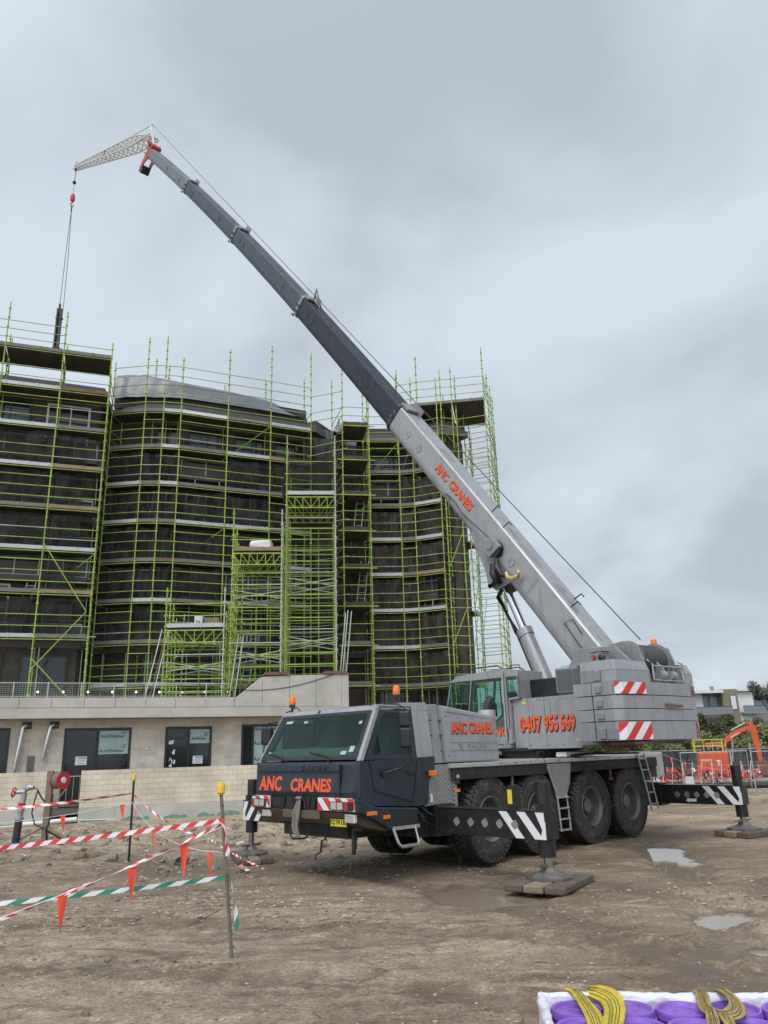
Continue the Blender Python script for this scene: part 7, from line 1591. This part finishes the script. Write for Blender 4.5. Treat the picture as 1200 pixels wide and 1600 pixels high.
strap_at([(1.80, 5.03, .47), (1.765, 4.92, .455), (1.70, 4.72, .445), (1.64, 4.5, .44)], .062, 'strapb', 'worn khaki lifting sling hanging straight towards the viewer, left of its twin', 4, .3)
strap_at([(1.86, 5.0, .48), (1.835, 4.90, .46), (1.80, 4.72, .45), (1.76, 4.5, .44)], .06, 'strapb', 'frayed khaki lifting sling twisted over the lids, right of its twin', 5, .4)

# ------------------------------------------------------------ right background
def fence_panel(a, b, h, label, cloth=True, clothm='fencecloth', group='temporary fence panels', za=None):
    a = Vector((a[0], a[1], gz(*a) if za is None else za)); b = Vector((b[0], b[1], gz(*b) if za is None else za)); g = thing('site_fence', label, 'fence', tuple(a), 0, group); d = b-a
    q = MB()
    for p in (Vector(), d): q.cyl(p+Z_*.05, p+Z_*h, .024, n=8)
    q.cyl(Z_*h, d+Z_*h, .024, n=8); q.cyl(Z_*.15, d+Z_*.15, .022, n=8); q.build('frame', 'steel', g)
    q = MB(); n = int(d.length/.12) if not cloth else 2
    for i in range(1, n): q.cyl(d*i/n+Z_*.15, d*i/n+Z_*h, .003, n=3, cap=False)
    for k in range(1, 12 if not cloth else 2): q.cyl(Z_*(.15+k*.15), d+Z_*(.15+k*.15), .003, n=3, cap=False)
    q.build('wire_infill', 'steel', g)
    if cloth:
        nn_ = Vector((-d.y, d.x, 0)).normalized(); q = MB(); q.grid(lambda u, v: d*u+nn_*(.03+.04*noise.noise(Vector((u*6+a.x, v*3, 0))))+Z_*(.2+v*(h-.25-.06*noise.noise(Vector((u*4, a.x, 0))))), 20, 8); q.build('shade_cloth', clothm, g, fix=False)
    return g
fx = [(16.0+3.3*k, 61-.3*k) for k in range(12)]
for k in range(11): fence_panel(fx[k], fx[k+1], 2.25, ['shaded temporary fence panel in the far row before the trees'][0], group='far row of shaded fence panels', za=-1.0)
fence_panel((14.1, 39.6), (17.0, 38.8), 2.15, 'near temporary fence panel of open wire in front of the orange excavator', False)
fence_panel((17.15, 38.7), (20.5, 38.2), 2.1, 'near temporary fence panel at the right picture edge beside the blue bin', False)
for (x, y, lb) in ((17.05, 38.55, 'tall steel fence post standing where two near panels meet'),):
    q = MB(); q.cyl((x, y, -1), (x+.03, y, 1.75), .04, n=8); q.box(x-.25, x+.25, y-.2, y+.2, -1, -.75); tag(q.build('fence_post', 'steel'), lb, 'post')
g = thing('blue_bin', 'blue plastic bin cut off by the right picture edge', 'bin', (18.45, 37.2, gz(18.4, 37.2))); q = MB(); q.loft([[Vector((x*s_, y*s_, z)) for x, y in ((-.5, -.4), (.5, -.4), (.5, .4), (-.5, .4))] for s_, z in ((.85, 0), (1, 1.15))]); q.build('body', 'blue', g, bevel=.04); q = MB(); q.box(-.54, .54, -.44, .44, 1.152, 1.22); q.build('lid', 'blue', g, bevel=.02)
# excavator
ex = thing('excavator', 'orange excavator with yellow handrail and bent arm behind the fence', 'excavator', (17.45, 44.2, -1.1), -.33)
q = MB(); q.box(-.75, .8, -.9, 1.2, 1.30, 2.42); eb = q.build('body', 'exorange', ex, bevel=.08)
q = MB(); q.box(-.80, -.70, -.95, 1.25, 1.2, 1.35); q.box(.86, .90, -.9, 1.2, 1.3, 2.4); q.build('trim', 'white', ex)
q = MB(); lettering(q, 'HITACHI', (-.62, -.903, 1.95), X_, Z_, .55, .12, 0, .02); q.prism([(0, 0), (.2, 0), (.12, .05), (.14, .22), (.25, .3), (-.05, .3), (.06, .22), (.08, .05)], (.15, -.903, 1.7), X_, Z_, Y_*-.004); q.build('lettering', 'wsign', ex)
q = MB(); q.box(-.2, .75, 1.25, 2.2, 1.35, 2.9); q.build('operator_cab', 'exorange', ex, bevel=.06); q = MB(); q.box(-.15, .70, 1.24, 1.245, 1.9, 2.8); q.build('window', 'houseglass', ex)
for s_ in (-1, 1): q = MB(); q.loft([[Vector((x, y, z)) for x, z in ((-1.4, .55), (-1.15, .95), (1.15, .95), (1.4, .55), (1.1, .1), (-1.1, .1))] for y in (s_*1.0-.22, s_*1.0+.22)]); q.build('track', 'black', ex, bevel=.03)
q = MB(); q.box(-.6, .6, -.8, .8, .6, 1.2); q.build('undercarriage', 'frame', ex)
q = MB(); P_ = [(-.85, -.9), (.55, -.9), (.75, -.2), (-.85, 1.2)]
for x, y in P_: q.cyl((x, y, 2.4), (x, y, 3.05), .03, n=6)
for k in range(4): x = -.85+k*.46; q.cyl((x, -.9, 2.4), (x, -.9, 3.05), .022, n=6)
for z in (2.72, 3.05):
    for a, b in zip(P_, P_[1:]): q.cyl((*a, z), (*b, z), .026, n=6)
    q.cyl((*P_[0], z), (*P_[-1], z), .026, n=6)
q.build('handrail', 'handyellow', ex)
q = MB()
for k in range(8): q.box(-.6+k*.15, -.5+k*.15, -.3, .5, 2.42, 2.5+.1*(k % 3))
q.build('engine_deck', 'frame', ex)
bm_ = [(.60, 2.35, .30), (.88, 3.05, .30), (1.45, 3.40, .26), (1.95, 3.62, .20), (2.1, 3.60, .18)]
q = MB()
for (x0_, z0_, w0_2), (x1_, z1_, w1_) in zip(bm_, bm_[1:]): q.loft([[Vector((x0_, y, z0_+s*w0_2/2)) for y, s in ((-.12, -1), (.12, -1), (.12, 1), (-.12, 1))], [Vector((x1_, y, z1_+s*w1_/2)) for y, s in ((-.12, -1), (.12, -1), (.12, 1), (-.12, 1))]])
bo_ = q.build('boom', 'exorange', ex); q = MB(); lettering(q, 'HITACHI', (1.10, -.125, 3.10), (1, 0, .5), (-.5, 0, 1), .5, .09, 0, .02); q.build('lettering', 'wsign', bo_)
q = MB(); q.cyl((1.15, 0, 3.5), (1.95, 0, 3.88), .05, n=8); q.cyl((1.0, 0, 1.9), (1.15, 0, 2.95), .05, n=8); q.build('hydraulic_ram', 'steel', ex)
q = MB(); arm = [(1.98, 3.95, .16), (2.25, 3.70, .32), (2.30, 3.0, .30), (2.36, 2.3, .22), (2.38, 1.9, .16)]
for (x0_, z0_, w0_2), (x1_, z1_, w1_) in zip(arm, arm[1:]): q.loft([[Vector((x0_+s*w0_2/2, y, z0_)) for y, s in ((-.11, -1), (.11, -1), (.11, 1), (-.11, 1))], [Vector((x1_+s*w1_/2, y, z1_)) for y, s in ((-.11, -1), (.11, -1), (.11, 1), (-.11, 1))]])
q.build('arm', 'exorange', ex)
q = MB(); q.prism([(2.1, 1.9), (2.65, 1.95), (2.8, 1.5), (2.55, 1.2), (2.15, 1.3)], (0, -.3, 0), X_, Z_, Y_*.6); q.tube([(2.45, 0, 2.1), (2.65, 0, 1.8), (2.55, 0, 1.5)], .06, 6); q.build('bucket', 'rust', ex)
# rubble, pipes and orange mesh behind the rear outrigger
def heap(x, y, rx, ry, h, label, m_, seed):
    def fn(u, v):
        a = u*2*pi; r = v; z = h*(1-r*r)*(1+.5*noise.noise(Vector((cos(a)*r*2+seed, sin(a)*r*2, 0))))-.15*r; return Vector((x+cos(a)*r*rx, y+sin(a)*r*ry, gz(x, y)+max(-.4, z+.18*noise.noise(Vector((cos(a)*r*7, sin(a)*r*7, seed))))))
    q = MB(); q.grid(fn, 40, 14); return tag(q.build('earth_mound', m_, fix=False), label, 'mound')
heap(15.5, 36.5, 5.5, 1.6, .30, 'low mound of broken earth in front of the near fence', 'ground', 1); heap(15.5, 42.2, 6.5, 2.6, .85, 'mound of earth under the orange netting', 'ground', 5)
for i, (x0_, y0_, x1_, y1_, r) in enumerate(((14.0, 40.6, 15.4, 40.5, .14), (16.1, 40.0, 19.0, 39.6, .16), (15.2, 41.0, 17.6, 40.9, .12), (13.2, 41.4, 14.6, 41.2, .12))):
    q = MB(); za_ = -.42+r+i*.05; q.lathe([(r, 0), (r, (Vector((x1_-x0_, y1_-y0_, 0))).length), (r*.85, (Vector((x1_-x0_, y1_-y0_, 0))).length), (r*.85, 0), (r, 0)], (x0_, y0_, za_), Vector((x1_-x0_, y1_-y0_, 0)), 14)
    tag(q.build('drainage_pipe', 'pipe'), 'black plastic drainage pipe lying in the works area behind the rear outrigger', 'pipe', 'black pipes in the works area')
rn = random.Random(8)
q = MB()
for i in range(560):
    t = rn.random(); x = 12.2+t*6.4+rn.gauss(0, .1); y = 41.6+rn.gauss(0, .7); z = gz(x, y)+.85+rn.random()*.55*(1.25-t*.5)+.25*noise.noise(Vector((x, y, 0)))
    s = rn.uniform(.03, .10); a = rn.uniform(0, pi); b_ = rn.uniform(-1, 1); ux = Vector((cos(a), sin(a), b_*.5)).normalized()*s; vx = Vector((-sin(a)*.3, cos(a)*.3, 1)).normalized()*s*.7
    c = Vector((x, y, z)); q.add([c-ux-vx, c+ux-vx, c+ux+vx, c-ux+vx], [(0, 1, 2, 3)], 0 if rn.random() < .62 else (1 if rn.random() < .5 else 2))
for k in range(14):
    x = 11.4+k*.48; q.cyl((x, 40.2+.2*(k % 3), -.6), (x+.1, 40.2, .9), .02, n=5, mi=1)
tag(q.build('orange_mesh_barrier', ['netroll', 'hazwhite', 'pipe'], fix=False), 'tangle of orange barrier mesh and flags in front of the excavator', 'barrier mesh')
bunting(sag((13.0, 38.9, 1.35), (17.2, 38.5, .55), .3), [(.1, 0), (.25, 0), (.4, .1), (.55, 0), (.7, 0), (.85, 0)], 'cord of small orange flags on the near fence by the excavator', .35)
bunting(sag((16.4, 42.0, .75), (21.5, 41.0, .7), .1), [(.1, 0), (.2, 0), (.3, .1), (.45, 0), (.6, 0), (.7, 0), (.85, 0)], 'cord of small orange flags right of the excavator body', .35)
q = MB(); q.lathe([(0, .62), (.25, .55), (.50, .25), (.62, 0)], (15.9, 47.5, -.75), Z_, 16); tag(q.build('orange_cover', 'flag'), 'orange plastic cover on the ground by the rear ladder of the crane', 'cover')
g = thing('site_sign', 'small white sign on a stake by the black pipes', 'sign', (14.6, 40.2, -.75)); q = MB(); q.box(-.02, .02, -.02, .02, 0, .9); q.build('post', 'timber', g); q = MB(); q.box(-.2, .2, -.045, -.03, .55, 1.0); q.build('board', 'white', g)
# house on the far slope
hs = thing('house', 'white and khaki flat roofed house with balconies above the trees', 'house', (50, 130, 0)); 
def hb(name, boxes, m_, parent=hs):
    q = MB(); [q.box(*b_) for b_ in boxes]; return q.build(name, m_, parent)
hb('wall', [(-.5, 1.55, 1.0, 8, 3.6, 9.3)], 'housew'); hb('wall', [(1.55, 4.5, 1.6, 8.01, 3.6, 9.29)], 'houseg'); hb('wall', [(4.5, 7.0, .2, 8.02, 3.6, 9.9)], 'houseb'); hb('wall', [(7.0, 9.6, .5, 8, 3.6, 9.5)], 'housew'); hb('wall', [(9.6, 14, 1.6, 8.01, 3.6, 9.3)], 'houseg')
rf = hb('roof', [(-.6, 4.49, -.6, 8.2, 9.32, 9.75), (7.02, 9.6, -.2, 8.2, 9.52, 9.8), (9.62, 14, 0.1, 8.2, 9.4, 9.75)], 'white'); hb('chimney', [(4.0, 4.5, 3, 3.5, 9.76, 10.6)], 'houseg', rf)
for (a, b, c, d, y_) in ((1.7, 2.5, 6.4, 9.0, 1.58), (2.8, 4.3, 6.5, 8.9, 1.58), (5.7, 6.7, 6.6, 8.9, .18), (9.9, 11.5, 6.5, 8.9, 1.58)): w_o = hb('window', [(a, b, y_-.06, y_, c, d)], 'winframe'); hb('pane', [(a+.08, b-.08, y_-.09, y_-.061, c+.08, d-.08)], 'houseglass' if a != 5.7 else 'label', w_o)
for (a, b) in ((-.4, 5.5), (7.2, 11.5)): bl = hb('balcony', [(a, b, -.8, 1.0 if a < 0 else .5, 5.9, 6.15)], 'houseg'); hb('glass_balustrade', [(a, b, -.8, -.76, 6.16, 7.1)], 'houseglass', bl); hb('rail', [(a, b, -.83, -.74, 7.1, 7.16)], 'winframe', bl)
h2 = thing('house', 'partly hidden white house at the right edge behind the tall tree', 'house', (66, 134, 0)); hb('wall', [(-1, 8, 0, 7, 3, 10.0)], 'housew', h2); hb('roof', [(-1.4, 8.4, -.6, 7.4, 10.02, 10.3)], 'houseg', h2); w_o = hb('window', [(0, 2, -.06, 0, 6.5, 9)], 'winframe', h2); hb('pane', [(.1, 1.9, -.09, -.061, 6.6, 8.9)], 'houseglass', w_o)
# hillside
q = MB(); q.grid(lambda u, v: Vector((10+u*140, 98+v*90, -1.3+min(1, v*2.2)*5.5*sstep(0, .15, u)+noise.noise(Vector((u*9, v*6, 0)))*.6)), 50, 20); 
M['hill'] = mat('hillside_scrub', (.05, .06, .03), .95, 0, .3, .3)
tag(q.build('hillside', 'hill', fix=False), kind='structure')
# trees: trunk with limbs and leaf clumps
def leafmat(name, a, b):
    m, t, bs = newmat(name); n = t.nodes.new; l = t.links.new; g = n('ShaderNodeNewGeometry'); q = n('ShaderNodeTexNoise'); q.inputs['Scale'].default_value = .9; q.inputs['Detail'].default_value = 3; l(g.outputs['Position'], q.inputs['Vector'])
    r = n('ShaderNodeValToRGB'); l(q.outputs['Fac'], r.inputs[0]); r.color_ramp.elements[0].position = .38; r.color_ramp.elements[0].color = (*a, 1); r.color_ramp.elements[1].position = .64; r.color_ramp.elements[1].color = (*b, 1); l(r.outputs[0], bs.inputs['Base Color']); bs.inputs['Roughness'].default_value = .65; return m
M['leaf'] = leafmat('mixed_foliage', (.075, .092, .032), (.21, .22, .08)); M['leafd'] = leafmat('dark_foliage', (.05, .064, .028), (.12, .135, .055)); M['leafg'] = leafmat('gum_foliage', (.075, .08, .055), (.15, .15, .11))
def tree_proto(h, r, nl, leafm, seed, sparse=False, ls=.22):
    rn = random.Random(seed); trunk = MB(); leaf = MB()
    trunk.tube([(0, 0, -.5), (rn.uniform(-.2, .2), 0, h*.35), (rn.uniform(-.4, .4), rn.uniform(-.3, .3), h*.7)], [.22, .16, .07], 7)
    blobs = []
    for k in range(11 if not sparse else 16):
        a = rn.uniform(0, 2*pi); rr_ = r*math.sqrt(rn.random())*.8; z = h*rn.uniform(.30 if not sparse else .5, .92); c = Vector((cos(a)*rr_, sin(a)*rr_, z)); blobs.append((c, r*rn.uniform(.28, .5)*(.55 if sparse else 1)))
        trunk.tube([(0, 0, h*.3), c*.5+Vector((0, 0, h*.15)), c], [.09, .05, .02], 5)
    for k in range(nl):
        c, br = rn.choice(blobs); d = Vector((rn.gauss(0, 1), rn.gauss(0, 1), rn.gauss(0, .8))).normalized()*br*(rn.random()**.4); p = c+d
        s = ls*rn.uniform(.5, 1.2); u = Vector((rn.gauss(0, 1), rn.gauss(0, 1), rn.gauss(0, 1))).normalized(); v = u.orthogonal().normalized(); 
        leaf.add([p-u*s, p-v*s*.55, p+u*s, p+v*s*.55], [(0, 1, 2, 3)])
    return trunk, leaf
protos = []
for i, (h, r, nl, lm, sp_a, ls) in enumerate(((6.2, 3.0, 5200, 'leaf', False, .20), (6.8, 3.3, 5600, 'leafd', False, .20), (5.6, 2.8, 5000, 'leaf', False, .20), (11.5, 4.2, 4200, 'leafg', True, .22))):
    tr, lf = tree_proto(h, r, nl, lm, 40+i, sp_a, ls); root = thing('tree', 'x', 'tree'); a = tr.build('trunk', 'bark', root, fix=False); b_ = lf.build('crown', lm, root, fix=False); protos.append([root, True])
rn = random.Random(21)
def put_tree(i, x, y, z, s, label, group=None):
    r = protos[i][0] if protos[i][1] else copy_tree(protos[i][0]); protos[i][1] = False
    r.location = (x, y, z); r.rotation_euler = (0, 0, rn.uniform(0, 6)); r.scale = (s, s, s*rn.uniform(.92, 1.05)); r['label'] = label
    if group: r['group'] = group
bpy.context.view_layer.update()
for row, (yy, zz, x0_, x1_, st_) in enumerate(((74, -1.2, 16, 58, 3.1), (84, -1.0, 18, 62, 3.3), (96, .0, 20, 70, 3.6))):
    x = x0_
    while x < x1_:
        put_tree(rn.choice((0, 0, 1, 2)), x+rn.uniform(-.8, .8), yy+rn.uniform(-2.5, 2.5), zz+rn.uniform(-.5, .3), rn.uniform(.60, .76), 'leafy green tree in the dense belt behind the far fence', 'trees in the belt behind the fence'); x += st_
put_tree(3, 44.6, 92, .2, .80, 'tall sparse gum tree rising above the houses at the right edge')
x = -40
while x < 14: x += 5
